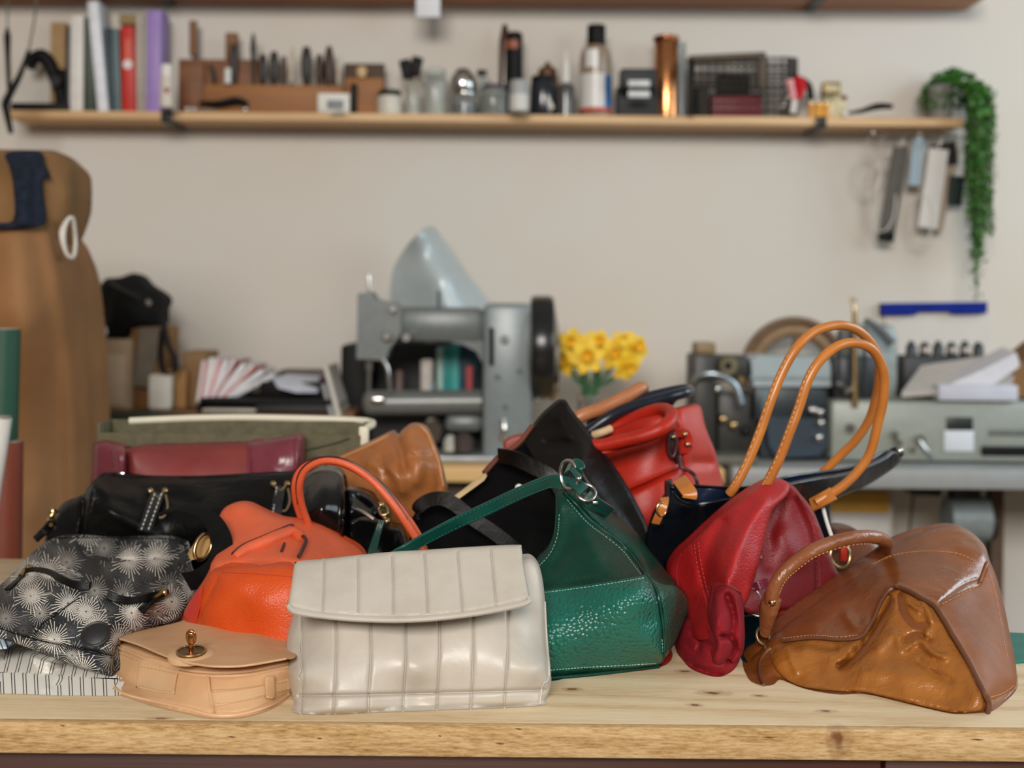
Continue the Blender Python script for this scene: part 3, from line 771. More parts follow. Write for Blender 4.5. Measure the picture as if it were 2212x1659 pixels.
for cx_, lb, cl in ((1752, 'amber orange thread bobbin beside the red cutter', '#c98a35'), (1769, 'yellow thread bobbin in the middle of three', '#dba02f'), (1783, 'orange thread bobbin nearest the brass clock', '#cf8f42')):
    t = thing('bobbin', lb, 'bobbin', base(cx_, 3.825, ZS), 'thread bobbins on the shelf')
    plat(MB(), cx_, 3.825, [(8, 222), (9, 223), (9, 225), (6, 226)]).build('rim', gold, t)
    plat(MB(), cx_, 3.825, [(7, 225), (7.5, 226), (7.5, 248)], ZS).build('thread', plain('thread' + cl, cl, .6), t)
t = thing('brass_clock', 'small pale square clock with a brass top on the shelf', 'clock', base(1800, 3.840, ZS))
pbox(MB(), 1780, 205, 1830, 246, 3.835, .05, .010, ZS).build('case', plain('cream_case', '#c9bb93', .4), t)
m = MB(); pbox(m, 1779, 176, 1817, 206, 3.840, .04, .004); m.build('top_frame', plain('old_brass', '#8a7243', .4, .7), t)
pbox(MB(), 1785, 184, 1811, 198, 3.757, .01, .002).build('top_window', M_('pale', plain, '#c4b798', .5), t)
plat(MB(), 1823, 3.745, [(3, 206), (9, 211), (3, 217)]).build('knob', gold, t)
t = thing('palette_knife', 'black handled knife lying toward the shelf right end', 'knife', base(1885, 3.825, ZS))
tline(MB(), [(1832, 244, 3.825), (1860, 240, 3.825), (1895, 230, 3.825), (1928, 230, 3.825)], [.004, .008, .012, .008], flat=.6).build('handle', black, t)
MB().ball(P(1825, 249, 3.820) + Vector((0, 0, .004)), .009).build('bolster', white, t)
# upper shelf clips; hanging samples
t = thing('hook_rail', 'thin wire hook rail under the right end of the shelf', 'rail', P(1975, 290, 3.840))
m = MB(); tline(m, [(1880, 291, 3.840), (2078, 293, 3.840)], .002, sm=False)
tline(m, [(1886, 291, 3.840), (1886, 282, 3.840)], .0015, sm=False); tline(m, [(2070, 293, 3.840), (2070, 284, 3.840)], .0015, sm=False)
m.build('rail', steel, t)
for i in range(9):
    x = 1892 + i * 21; tline(MB(), [(x, 292, 3.840), (x + 2, 300, 3.755), (x, 308, 3.840), (x - 4, 306, 3.840)], .0013).build('hook', steel, t)
def hang(x0_, y0_, x1_, y1_, w, col, label, name='leather_sample', cat='sample', d=3.845, tip=None, m2=None):
    t = thing(name, label, cat, P(x0_, y0_, d), 'strips hanging under the shelf')
    tline(MB(), [(x0_, y0_ - 14, d), (x0_, y0_ + 5, d)], .0012, sm=False).build('loop', steel, t)
    a = P(x0_, y0_, d); b = P(x1_, y1_, d + .02)
    MB().ribbon([a, b], (1, 0, 0), w / F * d, .006, sm=False).build('strip', leather('strip' + col, col, rough=.6), t)
    if tip:
        c = b.lerp(a, -.0); e_ = b + (b - a).normalized() * tip / F * d
        MB().ribbon([c, e_], (1, 0, 0), w / F * d, .0065, sm=False).build('tip', black, t)
hang(1946, 318, 1916, 500, 34, '#4f4a43', 'long dark grey strip with a black end hanging leftmost', tip=22)
hang(1952, 314, 1940, 400, 20, '#8a6a48', 'short brown strip tucked behind the dark grey one', d=3.860)
hang(1986, 300, 1976, 400, 28, '#9fb3bf', 'pale blue strip hanging between grey and white ones')
hang(2028, 322, 2004, 492, 42, '#d6d3ce', 'broad white strip hanging right of the pale blue one')
hang(2034, 310, 2040, 360, 60, '#232220', 'black strip showing its top behind the white one', d=3.870)
hang(2062, 318, 2022, 500, 24, '#a3907c', 'taupe strip hanging behind the white one', d=3.885)
hang(2068, 380, 2060, 445, 34, '#1f302b', 'dark green strip hanging beside the trailing plant', d=3.880)
for k, (x0_, y0_, w_, h_, lb) in enumerate(((1875, 330, 26, 90, 'loose coil of clear cord hanging at the left of the strips'), (1905, 350, 30, 150, 'longer coil of clear cord behind the dark grey strip'), (1990, 420, 24, 110, 'clear cord loop hanging under the pale blue strip'))):
    pts = [P(x0_ + math.sin(a) * w_, y0_ + h_ * .5 - math.cos(a) * h_ * .5, 3.855) for a in [i * PI / 5 for i in range(10)]]
    m = MB().tube(pts, .0022, seg=6, closed=True); tline(m, [(x0_, y0_, 3.855), (x0_, 296, 3.845)], .0015, sm=False)
    one('cord_coil', lb, 'coil', m, M_('clear_cord', plain, '#c7c0b5', .3), 'coils of clear cord')
# trailing plant
t = thing('trailing_plant', 'green string plant spilling from a grey pot down past the shelf end', 'plant', base(2040, 3.860, ZS))
plat(MB(), 2030, 3.860, [(26, 185), (30, 187), (24, 244)], ZS).build('pot', plain('grey_pot', '#7d7a74', .7), t)
plat(MB(), 2030, 3.860, [(24, 190), (25, 191)]).build('soil', plain('soil', '#3b2c1e', 1), t) if False else None
leafmat = N('leaf_green'); 
_c = leafmat.ramp(leafmat.noise(leafmat.coord(), 45, 3), [(.3, C('#1c4a14')), (.55, C('#33701f')), (.8, C('#6b9a35'))])
leafmat = leafmat.fin(_c, .5, **{'Subsurface Weight': 0.0})
rnd = random.Random(5); m = MB(); st = MB()
def leaf(m, c, s):
    q = Quaternion((rnd.uniform(-1, 1), rnd.uniform(-1, 1), rnd.uniform(-1, 1)), rnd.uniform(0, 6.28)).to_matrix()
    V = [c + q @ Vector(v) * s for v in ((-1, 0, 0), (-.4, .62, .15), (.5, .55, .1), (1, 0, .1), (.5, -.55, .1), (-.4, -.62, .15), (0, 0, -.12))]
    m.add(V, [(0, 1, 6), (1, 2, 6), (2, 3, 6), (3, 4, 6), (4, 5, 6), (5, 0, 6)])
for i in range(900):      # mop over the pot
    a = rnd.uniform(0, 2 * PI); u = rnd.uniform(.55, 1); ph = rnd.uniform(-.4, PI / 2)
    c = P(2055, 215, 3.860) + Vector((math.cos(a) * math.cos(ph) * .098 * u, math.sin(a) * math.cos(ph) * .07 * u, math.sin(ph) * .092 * u))
    if c.z < ZS + .01 and c.x < P(2085, 0, 3.860).x: continue
    leaf(m, c, rnd.uniform(.006, .010))
strands = []
for i in range(48):
    xs_ = rnd.uniform(2090, 2143); end = 380 + 190 * (rnd.random() ** .8) if i > 5 else 470 + i * 36
    if end > 520: xs_ = 2112 + (xs_ - 2117) * .35
    dd = rnd.uniform(3.68, 3.880); x_top = min(xs_, 2128) - 12
    pts = [(x_top - 10, 178, dd), (xs_, 205, dd), (xs_ + rnd.uniform(-3, 3), 280, dd), (xs_ + rnd.uniform(-7, 7), (280 + end) / 2, dd), (xs_ + rnd.uniform(-5, 5), end, dd)]
    q = smooth_line([P(*p) for p in pts], 14); st.tube([P(*p) for p in pts], .0012, seg=5, n=5)
    Ls = 0
    for a, b in zip(q[:-1], q[1:]):
        L = (b - a).length; k = max(1, int(L / .006))
        for j in range(k):
            leaf(m, a.lerp(b, j / k) + Vector((rnd.gauss(0, .007), rnd.gauss(0, .007), 0)), rnd.uniform(.006, .0105))
m.build('foliage', leafmat, t, 180); st.build('stems', plain('stem', '#4c5c2c', .7), t)
# ---------------------------------------------------------------- things at the back wall, left to right
kraft = plain('kraft_paper', '#8a6038', .75, 0, .13, 8)
kraft2 = plain('kraft_dark', '#7a5730', .8, 0, .12, 10)
# tall paper covered form
t = thing('cardboard_torso', 'tall brown card torso shape with navy cloth over its head at the left edge', 'dress form', (P(60, 800, 2.7).x, 2.75, 0))
fd = tps([(-170, 330, 2.75), (160, 360, 2.72), (0, 400, 2.58), (60, 700, 2.55), (200, 700, 2.75), (-170, 900, 2.7), (60, 1300, 2.56), (205, 1300, 2.72), (60, 1900, 2.6), (-170, 1900, 2.7)])
Sheet([(-170, 500), (-80, 478), (60, 470), (128, 500), (165, 575), (178, 640), (190, 760), (197, 900), (203, 1100), (206, 1400), (208, 1900), (-170, 1900)], fd, 40, .06, [([(100, 510), (120, 600), (145, 760), (152, 900), (158, 1200)], 16, .02), ([(40, 520), (60, 800), (70, 1100)], 40, .02)], zf=0).make('torso', kraft, t, 12, .22, floor=0)
Sheet([(-170, 330), (-60, 322), (60, 324), (120, 326), (146, 345), (160, 368), (160, 440), (150, 480), (120, 540), (60, 560), (-170, 560)], fd, 30, .04, [([(96, 370), (130, 385), (150, 420)], 16, .015)], zf=0).make('head', kraft2, t, 10, .18, floor=0)
Sheet([(14, 330), (84, 326), (96, 352), (108, 384), (92, 388), (94, 430), (98, 478), (70, 492), (-20, 494), (-20, 480), (28, 475), (28, 400), (20, 360)], lambda x, y: fd(x, y) - .035, 12, .01, [([(60, 340), (50, 480)], 10, .012), ([(75, 380), (80, 480)], 8, -.01)], zf=0).make('navy_cloth', cloth('navy_cloth', '#1c2434', '#10151f'), t, 8, .02, floor=0)
m = MB()
for k in range(3): tline(m, [(152 + k * 2, 470, 2.62), (138 - k * 3, 500, 2.6), (142, 545, 2.6), (158, 555, 2.62), (163, 510 + k * 10, 2.64)], .004, closed=True)
m.build('white_cord', M_('white_cloth', plain, '#c9c2b8', .9), t)
# rolls at the far left
def roll(pts, r, mat, label, name='leather_roll', cat='roll'):
    t = thing(name, label, cat, (P(pts[-1][0], pts[-1][1], pts[-1][2])), 'upright rolls at the left edge')
    q = [P(*p) for p in pts]
    MB().tube(q, r, seg=24, sm=False).build('roll', mat, t)
    ax = (q[0] - q[1]).normalized(); m = MB()
    for k in range(4): m.tube([q[0] + ax * .0012 + Vector((math.cos(a) * r * (.25 + k * .2), math.sin(a) * r * (.25 + k * .2), 0)) for a in [i * PI / 6 for i in range(12)]], .0012, seg=5, closed=True)
    m.build('spiral_end', M_('roll_edge', plain, '#8d8374', .8), t)
    return t
roll([(10, 712, 2.30), (-20, 1750, 2.30)], .028, leather('green_hide', '#15432f', rough=.5), 'dark green leather roll standing upright at the left edge')
roll([(12, 955, 2.20), (0, 1900, 2.20)], .029, leather('rust_hide', '#70301c', rough=.55), 'rust brown leather roll in front of the green one')
roll([(2, 902, 2.17), (-60, 1330, 2.17), (-150, 1950, 2.17)], .018, plain('white_vinyl', '#cfcbc4', .5, 0, .04), 'slim white roll leaning in front of the rust brown one')
# low riser with boxes
R0 = zrow(893, 3.50)
t = thing('bench_riser', 'low wooden riser on the bench under the card boxes', 'shelf', (P(470, 900, 3.6).x, 3.68, T))
xa, xb = P(150, 893, 3.5).x, P(765, 893, 3.5).x
MB().box(((xa + xb) / 2, 3.70, R0 - .009), (xb - xa, .40, .018), .002).build('board', plain('riser_wood', '#6d4a2c', .6), t)
for x in (xa + .01, xb - .01): MB().box((x, 3.70, (T + R0 - .018) / 2), (.018, .38, R0 - .018 - T), .002).build('side', M_('riser_wood', plain, '#6d4a2c', .6), t)
def rbox(x0_, y0_, x1_, d, dep, col, name, label, cat, z0=None, rot=None, rough=.8, bev=.003, group=None):
    m = MB(); pbox(m, x0_, y0_, x1_, 900, d, dep, bev, R0 if z0 is None else z0)
    o = one(name, label, cat, m, M_('card' + col, plain, col, rough, 0, .08), group)
    if rot: o.rotation_euler = rot
    return o
t = thing('magazine_file', 'pale card box file at the left beneath the black camera bag', 'box', base(240, 3.52, R0))
pbox(MB(), 196, 733, 282, 900, 3.52, .22, .003, R0).build('body', plain('pale_card', '#a98d6f', .85, 0, .07), t)
pbox(MB(), 199, 766, 270, 890, 3.516, .006, .001, R0 + .01).build('label_panel', plain('paler_card', '#b9a084', .85, 0, .05), t)
t = thing('magazine_file', 'brown card file with a grey flap hanging from its top', 'box', base(315, 3.56, R0))
pbox(MB(), 282, 706, 346, 900, 3.56, .20, .003, R0).build('body', plain('brown_card', '#8a6238', .85), t)
MB().ribbon([P(322, 708, 3.545), P(318, 760, 3.54), P(305, 835, 3.535)], (1, 0, 0), .055, .004).build('flap', plain('grey_flap', '#73685a', .8), t)
rbox(318, 808, 370, 3.50, .03, '#cfc8bc', 'paper_cup', 'rounded white carton in front of the brown files', 'carton', bev=.012)
rbox(352, 800, 402, 3.57, .18, '#a87f4c', 'magazine_file', 'ochre card file right of the white carton', 'box')
rbox(392, 760, 444, 3.62, .16, '#8b6a48', 'magazine_file', 'dull brown card file at the right end beside the magazines', 'box')
# black camera bag on the files
t = thing('camera_bag', 'slouched black cloth bag with a hanging strap on the card files', 'bag', P(280, 740, 3.58))
fb = tps([(200, 690, 3.60), (290, 590, 3.62), (350, 640, 3.60), (360, 700, 3.60), (270, 735, 3.56), (280, 660, 3.50), (220, 640, 3.56)])
Sheet([(196, 692), (210, 668), (204, 640), (226, 604), (248, 600), (262, 598), (286, 590), (302, 594), (318, 612), (352, 634), (358, 650), (352, 672), (350, 700), (338, 706), (300, 708), (276, 716), (268, 730), (240, 735), (222, 728), (214, 712)], fb, 16, .03, [([(235, 612), (270, 630), (300, 648)], 6, .012), ([(250, 640), (240, 700)], 12, .01)]).make('body', cloth('black_canvas', '#161616', '#0c0c0c'), t, 7, .13, floor=R0)
tline(MB(), [(238, 610, 3.50), (268, 628, 3.48), (300, 645, 3.48)], .007, flat=.4).build('trim_strip', plain('grey_trim', '#3c3c3e', .5), t)
tline(MB(), [(316, 652, 3.47), (324, 656, 3.47)], .007).build('badge', steel, t)
MB().ribbon([P(352, 690, 3.53), P(362, 740, 3.51), P(380, 785, 3.50), P(372, 806, 3.50), P(352, 800, 3.51), P(347, 760, 3.52), P(352, 710, 3.53)], (.5, 1, 0), .022, .003).build('strap', MT['black_canvas'] if 'black_canvas' in MT else cloth('black_webbing', '#1c1b1a'), t)
MB().ball(P(208, 716, 3.52), (.030, .02, .026)).build('paper_ball', white, label='crumpled white paper lump beside the black cloth bag', cat='paper')
# magazines and papers
rnd = random.Random(11)
for k, (xb_, xt_, yt, col, lb) in enumerate(((427, 440, 780, '#b8404e', 'leftmost magazine of the slanting row with a crimson cover'), (436, 455, 774, '#d8d0cb', 'white magazine second in the slanting row'), (442, 470, 776, '#c7586a', 'pink magazine third in the slanting row'), (448, 486, 778, '#cfcbd0', 'pale grey magazine fourth in the slanting row'), (452, 505, 778, '#a03347', 'dark crimson magazine leaning in the row middle'), (456, 525, 786, '#d4cfd0', 'white magazine with red corner leaning right'), (462, 545, 790, '#bd4a4a', 'red magazine leaning far right'), (466, 565, 800, '#c9ccd4', 'bluish white magazine leaning far right'), (472, 590, 808, '#a9a8aa', 'grey magazine lowest of the slanting row'))):
    a = P(xb_, 868, 3.50 + k * .004); b = P(xt_, yt, 3.52 + k * .004)
    t = thing('magazine', lb, 'magazine', a, 'magazines slanting beside the card files')
    n_ = (b - a).normalized(); sd = Vector((n_.z, 0, -n_.x))
    m = MB(); w = .009
    m.prism([a - sd * w / 2, a + sd * w / 2, b + sd * w / 2, b - sd * w / 2], (0, .19, 0)); m.build('pages', M_('mag_page', plain, '#cdcac9', .6, 0, .03), t)
    m = MB(); m.prism([a + sd * w / 2, a + sd * (w / 2 + .006), b + sd * (w / 2 + .006), b + sd * w / 2], (0, .19, 0)); m.build('cover', M_('mag' + col, plain, col, .5), t)
TR = zrow(872, 3.46)
t = thing('letter_tray', 'wide black letter tray holding the magazines and papers', 'tray', base(580, 3.5, R0))
m = MB(); pbox(m, 430, 862, 715, 874, 3.46, .24, .002); m.build('top_tier', black, t)
m = MB(); pbox(m, 552, 874, 732, 915, 3.47, .22, .003, R0); m.build('lower_box', M_('soft_black', plain, '#1c1e1e', .6), t)
m = MB(); pbox(m, 424, 874, 432, 915, 3.47, .22, .001, R0); m.build('side', black, t)
rbox(436, 884, 552, 3.47, .18, '#c4bcae', 'paper_stack', 'block of cream paper in the lower tray left', 'paper')
for k, (a, b, c_, e_, lb) in enumerate(((585, 815, 690, 850, 'loose white sheets lying on top of the tray'),)):
    m = MB(); q = [P(590, 822, 3.50), P(622, 812, 3.55), P(690, 818, 3.6), P(686, 848, 3.50), P(640, 848, 3.46), P(600, 838, 3.46)]
    m.prism(q, (0, .004, .006)); one('loose_sheets', lb, 'paper', m, M_('blue_white', plain, '#b9bcc6', .7, 0, .04))
m = MB(); pbox(m, 560, 826, 700, 864, 3.52, .16, .006); one('document_box', 'black document box on the tray under the white sheets', 'box', m, black)
m = MB(); pbox(m, 600, 800, 712, 830, 3.62, .1, .01); one('brown_wallet', 'dark brown leather offcuts behind the white sheets', 'leather', m, leather('dark_brown_hide', '#3a2018'))
for k, (xb_, xt_, yt, col, lb) in enumerate(((735, 703, 792, '#c3beb3', 'cream folder leaning against the black machine case'), (722, 698, 830, '#9a9a9c', 'grey folder leaning left of the cream one'))):
    a = P(xb_, 914, 3.44); b = P(xt_, yt, 3.50); n_ = (b - a).normalized(); sd = Vector((n_.z, 0, -n_.x)) * .006
    m = MB(); m.prism([a - sd, a + sd, b + sd, b - sd], (0, .2, 0)); one('folder', lb, 'folder', m, M_('fold' + col, plain, col, .7, 0, .05), 'folders leaning at the tray end')
m = MB()
q = [P(236, 893, 3.44), P(300, 892, 3.42), P(400, 905, 3.40), P(500, 915, 3.38), P(500, 930, 3.38), P(240, 930, 3.40)]
m.prism(q, (0, .10, 0)); one('folded_hide', 'dark green folded hide hanging over the riser front', 'leather', m, leather('deep_green', '#1c2b1c', rough=.6))
# dark case and things behind the machine
def zb(y, d): return zrow(y, d)
m = MB(); pbox(m, 735, 745, 800, 990, 3.66, .22, .01, T); one('machine_case', 'black machine case standing behind the grey machine head', 'case', m, black)
m = MB(); pbox(m, 800, 740, 1060, 990, 3.77, .08, .01, T); pbox(m, 802, 850, 1058, 990, 3.60, .175, .004, T); one('storage_box', 'black open box of supplies seen under the machine arm', 'box', m, M_('soft_black', plain, '#1c1e1e', .6))
for k, (x0_, x1_, yt, col, lb) in enumerate(((943, 957, 752, '#a9c9c0', 'pale mint binder seen under the machine arm'), (957, 974, 748, '#1f8d88', 'bright teal binder seen under the machine arm'), (974, 992, 744, '#46a8a4', 'light teal binder right of the bright teal one'), (992, 1030, 745, '#1c3f50', 'wide dark blue binder next to the teal binders'))):
    m = MB(); pbox(m, x0_, yt, x1_, 850, 3.70, .05, .002, P(930, 850, 3.60).z); o = one('binder', lb, 'binder', m, M_('bind' + col, plain, col, .5), 'binders behind the machine')
    # binders stand on the open box front edge
for (cx_, r, y0_, y1_, col, nm, lb, ct) in ((922, 14, 776, 820, '#cfc8c0', 'thread_spool', 'white thread cone under the machine arm', 'thread'), (862, 8, 800, 850, '#7d6560', 'thread_spool', 'dusty pink thread spool left under the arm', 'thread'), (1014, 7, 790, 815, '#b84a48', 'thread_spool', 'red thread spool before the blue binder', 'thread'), (926, 13, 822, 845, '#a8b4b8', 'tin_lid', 'small pale tin under the white thread cone', 'tin')):
    m = MB(); plat(m, cx_, 3.64, [(r * .6, y0_), (r, y0_ + 4), (r, y1_)], P(930, 850, 3.60).z); one(nm, lb, ct, m, M_('sp' + col, plain, col, .6), 'spools behind the machine')
# ---------------------------------------------------------------- grey post bed sewing machine
gm = plain('hammered_grey', '#656a69', .38, .15, .08, 60)
gm2 = plain('grey_enamel', '#798182', .35, .1, .06, 60)
t = thing('sewing_machine', 'large grey cylinder arm sewing machine on the pine bench', 'sewing machine', (P(1090, 1000, 3.45).x, 3.50, T))
d = 3.42
m = MB(); pbox(m, 1042, 655, 1150, 1004, d, .16, .018, T); m.build('pillar', gm2, t)
m = MB(); pbox(m, 845, 664, 1050, 742, d + .02, .12, .025)
m.prism([P(960, 735, d + .03), P(1045, 735, d + .03), P(1045, 790, d + .03), P(1030, 760, d + .03), P(1000, 744, d + .03)], (0, .08, 0)); m.build('arm', gm, t)
m = MB(); m.prism([P(772, 634, d), P(800, 630, d), P(812, 646, d), P(850, 654, d), P(866, 668, d), P(866, 720, d), P(842, 752, d), (P(832, 779, d)), P(770, 775, d)], (0, .11, 0)); m.build('head', gm, t)
m = MB(); plat(m, 797, d + .03, [(3, 596), (3.5, 600), (3.5, 640)]); plat(m, 797, d + .04, [(7, 780), (7, 800), (4, 802), (4, 862)]); m.build('needle_bar', steel, t)
m = MB(); tline(m, [(826, 775, d), (838, 800, d), (842, 850, d)], .006); m.build('presser_lifter', steel, t)
m = MB(); m.tube([P(800, 870, d + .04), P(1040, 868, d + .05)], 27 / F * d, seg=28, sm=False); m.ball(P(800, 870, d + .04), (.022, .030, .033)); m.build('cylinder_bed', plain('bed_grey', '#6f716e', .35, .3, .08), t)
m = MB(); m.box(P(815, 862, d) + Vector((0, 0, .0)), (.04, .05, .014), .004); m.build('needle_plate', steel, t)
m = MB(); pbox(m, 960, 896, 1044, 935, d + .03, .10, .02); m.build('bed_bracket', gm, t)
m = MB(); pbox(m, 760, 985, 1160, 1006, d - .04, .20, .006, T); m.build('base_plate', M_('base_grey', plain, '#8f9292', .4, .3), t)
m = MB(); c = P(1170, 750, d + .09); m.lathe(c, [(.03, -.05), (.135, -.03), (.14, -.02), (.14, .02), (.135, .03), (.03, .05)], 36, (1, 0, 0)); m.build('handwheel', plain('black_enamel', '#1a1b1b', .25), t)
m = MB(); m.lathe(P(1196, 780, d + .09), [(.10, -.012), (.112, 0), (.10, .012)], 32, (1, 0, 0)); m.build('wheel_rim', steel, t)
MB().box(P(1150, 700, d + .08), (.05, .11, .10), .012).build('wheel_housing', darkmetal, t)
m = MB(); tline(m, [(1062, 708, d - .006), (1062, 788, d - .006)], 5 / F * d, sm=False); m.build('tension_slot', black, t)
for cx_, cy_, r in ((1090, 733, 9), (836, 726, 12), (849, 668, 9), (878, 729, 12)):
    MB().lathe(P(cx_, cy_, d - .008), [(r / F * d * .7, -.012), (r / F * d, -.006), (r / F * d, .012)], 18, (0, 1, 0)).build('dial', steel, t)
for cx_, cy_ in ((1075, 815), (1122, 802), (1092, 880), (1135, 980)):
    MB().lathe(P(cx_, cy_, d - .002), [(.007, -.002), (.008, .004)], 14, (0, 1, 0)).build('screw', M_('screw_grey', plain, '#5c666b', .3, .6), t)
tline(MB(), [(1086, 905, d - .004), (1090, 930, d - .012), (1084, 950, d - .004)], .007).build('lever', steel, t)
MB().box(P(1162, 820, d + .08), (.035, .03, .12), .006).build('bobbin_winder', M_('light_steel', plain, '#a8b4bd', .25, .8), t)
tline(MB(), [(948, 628, d + .05), (948, 664, d + .05)], .005).build('spool_pin', M_('screw_grey', plain, '#5c666b', .3, .6), t)
m = MB(); c = P(935, 930, d + .08); m.lathe(c, [(.028, -.01), (.034, 0), (.028, .01)], 24, (.3, 1, 0)); m.build('bobbin_disc', steel, t)
for (cx_, r, y0_, y1_, col, lb) in ((1000, 22, 935, 985, '#3a2d28', 'dark thread cone on the machine base plate'), (972, 14, 940, 985, '#a9aaa0', 'pale thread cone beside the dark one on the base plate')):
    m = MB(); plat(m, cx_, 3.40, [(r * .5, y0_), (r, y0_ + 12), (r, y1_)], zrow(985, 3.38) * 0 + T + .028 if True else None); one('thread_cone', lb, 'thread', m, M_('cone' + col, plain, col, .7), 'thread cones on the base plate')
# conical lampshade behind the machine
t = thing('work_lamp', 'pale steel conical lamp shade tilted behind the sewing machine', 'lamp', P(900, 990, 3.70))
apx = P(930, 486, 3.64); base_c = P(925, 700, 3.70)
ax = (P(905, 510, 3.66) - P(975, 640, 3.66)).normalized()
m = MB()
V = []
prof = [(.0, .10), (.028, .095), (.045, .075), (.075, .0), (.105, -.07), (.128, -.13)]
c0 = P(935, 600, 3.72); axis = Vector((-.25, -.25, 1)).normalized()
m = MB()
# folded sheet shade: broad left skirt, narrow right edge
sf = tps([(940, 492, 3.76), (1000, 578, 3.76), (1052, 655, 3.76), (918, 500, 3.66), (975, 590, 3.66), (1015, 670, 3.66), (845, 620, 3.74), (850, 690, 3.75), (870, 540, 3.72), (900, 640, 3.69)])
Sheet([(918, 492), (932, 489), (945, 498), (1000, 580), (1050, 645), (1052, 660), (1040, 700), (860, 700), (848, 655), (844, 620), (850, 580), (872, 540), (896, 510)], sf, 5, .003).make('shade', plain('pale_steel', '#b4bfc1', .35, .15, .04), t, 8, .006, floor=T)
tline(MB(), [(940, 690, 3.745), (935, 722, 3.90), (930, 800, 3.90), (930, 946, 3.90)], .010).build('stem', darkmetal, t)
# daffodils
t = thing('glass_vase', 'small glass vase of daffodil stems on the bench', 'vase', base(1272, 3.50, T))
tw = P(1272, 862, 3.5).z
MB().lathe((P(1272, 862, 3.5).x, 3.5, T), [(.030, 0), (.034, .01), (.034, .10), (.030, .17), (.034, tw - T)], 24).build('glass', glass('vase_glass', '#d8c9c4', .08), t)
MB().lathe((P(1272, 862, 3.5).x, 3.5, T + .004), [(.028, 0), (.030, .01), (.030, .09)], 20).build('water', glass('water', '#a99a94', .02), t)
yel = plain('daffodil_yellow', '#e8bf28', .6, 0, .12, 60, **{'Subsurface Weight': 0.0}); yel2 = plain('trumpet_yellow', '#e2b222', .6, 0, .12, 60); grn = plain('stem_green', '#2b5a35', .6)
def daffodil(px, py, d, fx, fz, s, label):
    t = thing('daffodil', label, 'flower', P(px, py, d), 'daffodils in the glass vase')
    s *= 1.22; c = P(px, py, d); ax = Vector((fx, -1, fz)).normalized(); Q = Vector((0, 0, 1)).rotation_difference(ax).to_matrix()
    for k in range(6):
        a = k * PI / 3 + .2; m = MB(); m1 = []
        u = Q @ Vector((math.cos(a), math.sin(a), 0)); v = Q @ Vector((-math.sin(a), math.cos(a), 0))
        V = []
        for (r, w_, h_) in ((.15, .18, .0), (.5, .36, .10), (.8, .30, .10), (1.05, .03, -.05)):
            for q in (-1, 0, 1): V.append(c + (u * r + v * w_ * q + ax * (h_ + (0 if q else -.06))) * s)
        Fc = [(i * 3 + j, i * 3 + j + 1, i * 3 + j + 4, i * 3 + j + 3) for i in range(3) for j in range(2)]
        m.add(V, Fc).build('petal', yel, t)
    pr = [(.20, 0), (.24, .25), (.27, .5), (.38, .66), (.34, .66), (.20, .30), (.08, .12)]
    MB().lathe(c, [(a * s, b * s) for a, b in pr], 16, ax).build('trumpet', yel2, t)
    e_ = P(1272 + (px - 1272) * .12, 850, 3.5)
    MB().tube([c - ax * .005, c - ax * .03 + Vector((0, 0, -.01)), (c + e_) / 2 + Vector(((px - 1272) * .00015, 0, .0)), e_, e_ + Vector((0, 0, -.10))], .0035, seg=7).build('stem', grn, t)
for a in ((1237, 742, 3.50, -.3, .2, .036, 'upper left daffodil tilted to the left'), (1222, 780, 3.52, -.7, 0, .034, 'leftmost low daffodil turned sideways'), (1268, 770, 3.46, 0, .1, .040, 'central daffodil facing the camera'), (1292, 742, 3.52, .1, .4, .034, 'small daffodil above the central one'), (1325, 765, 3.50, .2, .1, .037, 'daffodil right of the central one'), (1352, 790, 3.48, .5, -.3, .036, 'low right daffodil drooping'), (1370, 752, 3.50, .6, .3, .038, 'rightmost daffodil turned to the right'), (1345, 742, 3.56, .2, .5, .032, 'back daffodil between the two right ones'), (1220, 748, 3.56, -.8, .3, .030, 'back left daffodil nearest the machine')):
    daffodil(*a)
tline(MB(), [(1258, 800, 3.5), (1264, 860, 3.5), (1268, 960, 3.5)], .010, flat=.3).build('leaf_blade', grn, label='dark green daffodil leaf standing in the vase', cat='leaf')
tline(MB(), [(1296, 795, 3.5), (1285, 850, 3.5), (1275, 960, 3.5)], .010, flat=.3).build('leaf_blade', grn, label='second green daffodil leaf slanting right in the vase', cat='leaf')
# ---------------------------------------------------------------- right hand side
t = thing('skiving_machine', 'small black machine with a round dial at the left end of the grey table', 'machine', (P(1560, 990, 3.5).x, 3.5, T))
d = 3.46
m = MB(); pbox(m, 1496, 765, 1548, 960, d, .14, .01, T); m.build('column', plain('crackle_black', '#26241f', .45), t)
m = MB(); pbox(m, 1546, 768, 1619, 826, d, .12, .012); m.build('head', MT['crackle_black'] if 'crackle_black' in MT else M_('crackle2', plain, '#26241f', .45), t)
m = MB(); pbox(m, 1503, 740, 1547, 766, d + .02, .08, .006); m.build('top_cap', plain('tan_cap', '#836c4b', .5), t)
MB().lathe(P(1573, 790, d - .004), [(.022, -.014), (.028, -.006), (.030, .004)], 24, (0, 1, 0)).build('dial', M_('dial_olive', plain, '#6e674f', .35, .5), t)
MB().lathe(P(1573, 790, d - .02), [(.009, -.004), (.010, .006)], 16, (0, 1, 0)).build('dial_center', black, t)
MB().lathe(P(1600, 820, d - .004), [(.008, -.012), (.012, .004)], 16, (0, 1, 0)).build('knob', gold, t)
tline(MB(), [(1497, 826, d - .02), (1510, 812, d - .04), (1545, 808, d - .05), (1585, 828, d - .05), (1602, 872, d - .05)], .008, n=8).build('guard_hoop', M_('light_steel', plain, '#a8b4bd', .25, .8), t)
m = MB(); pbox(m, 1550, 850, 1626, 960, d + .03, .12, .01, T); m.build('body', M_('crackle2', plain, '#26241f', .45), t)
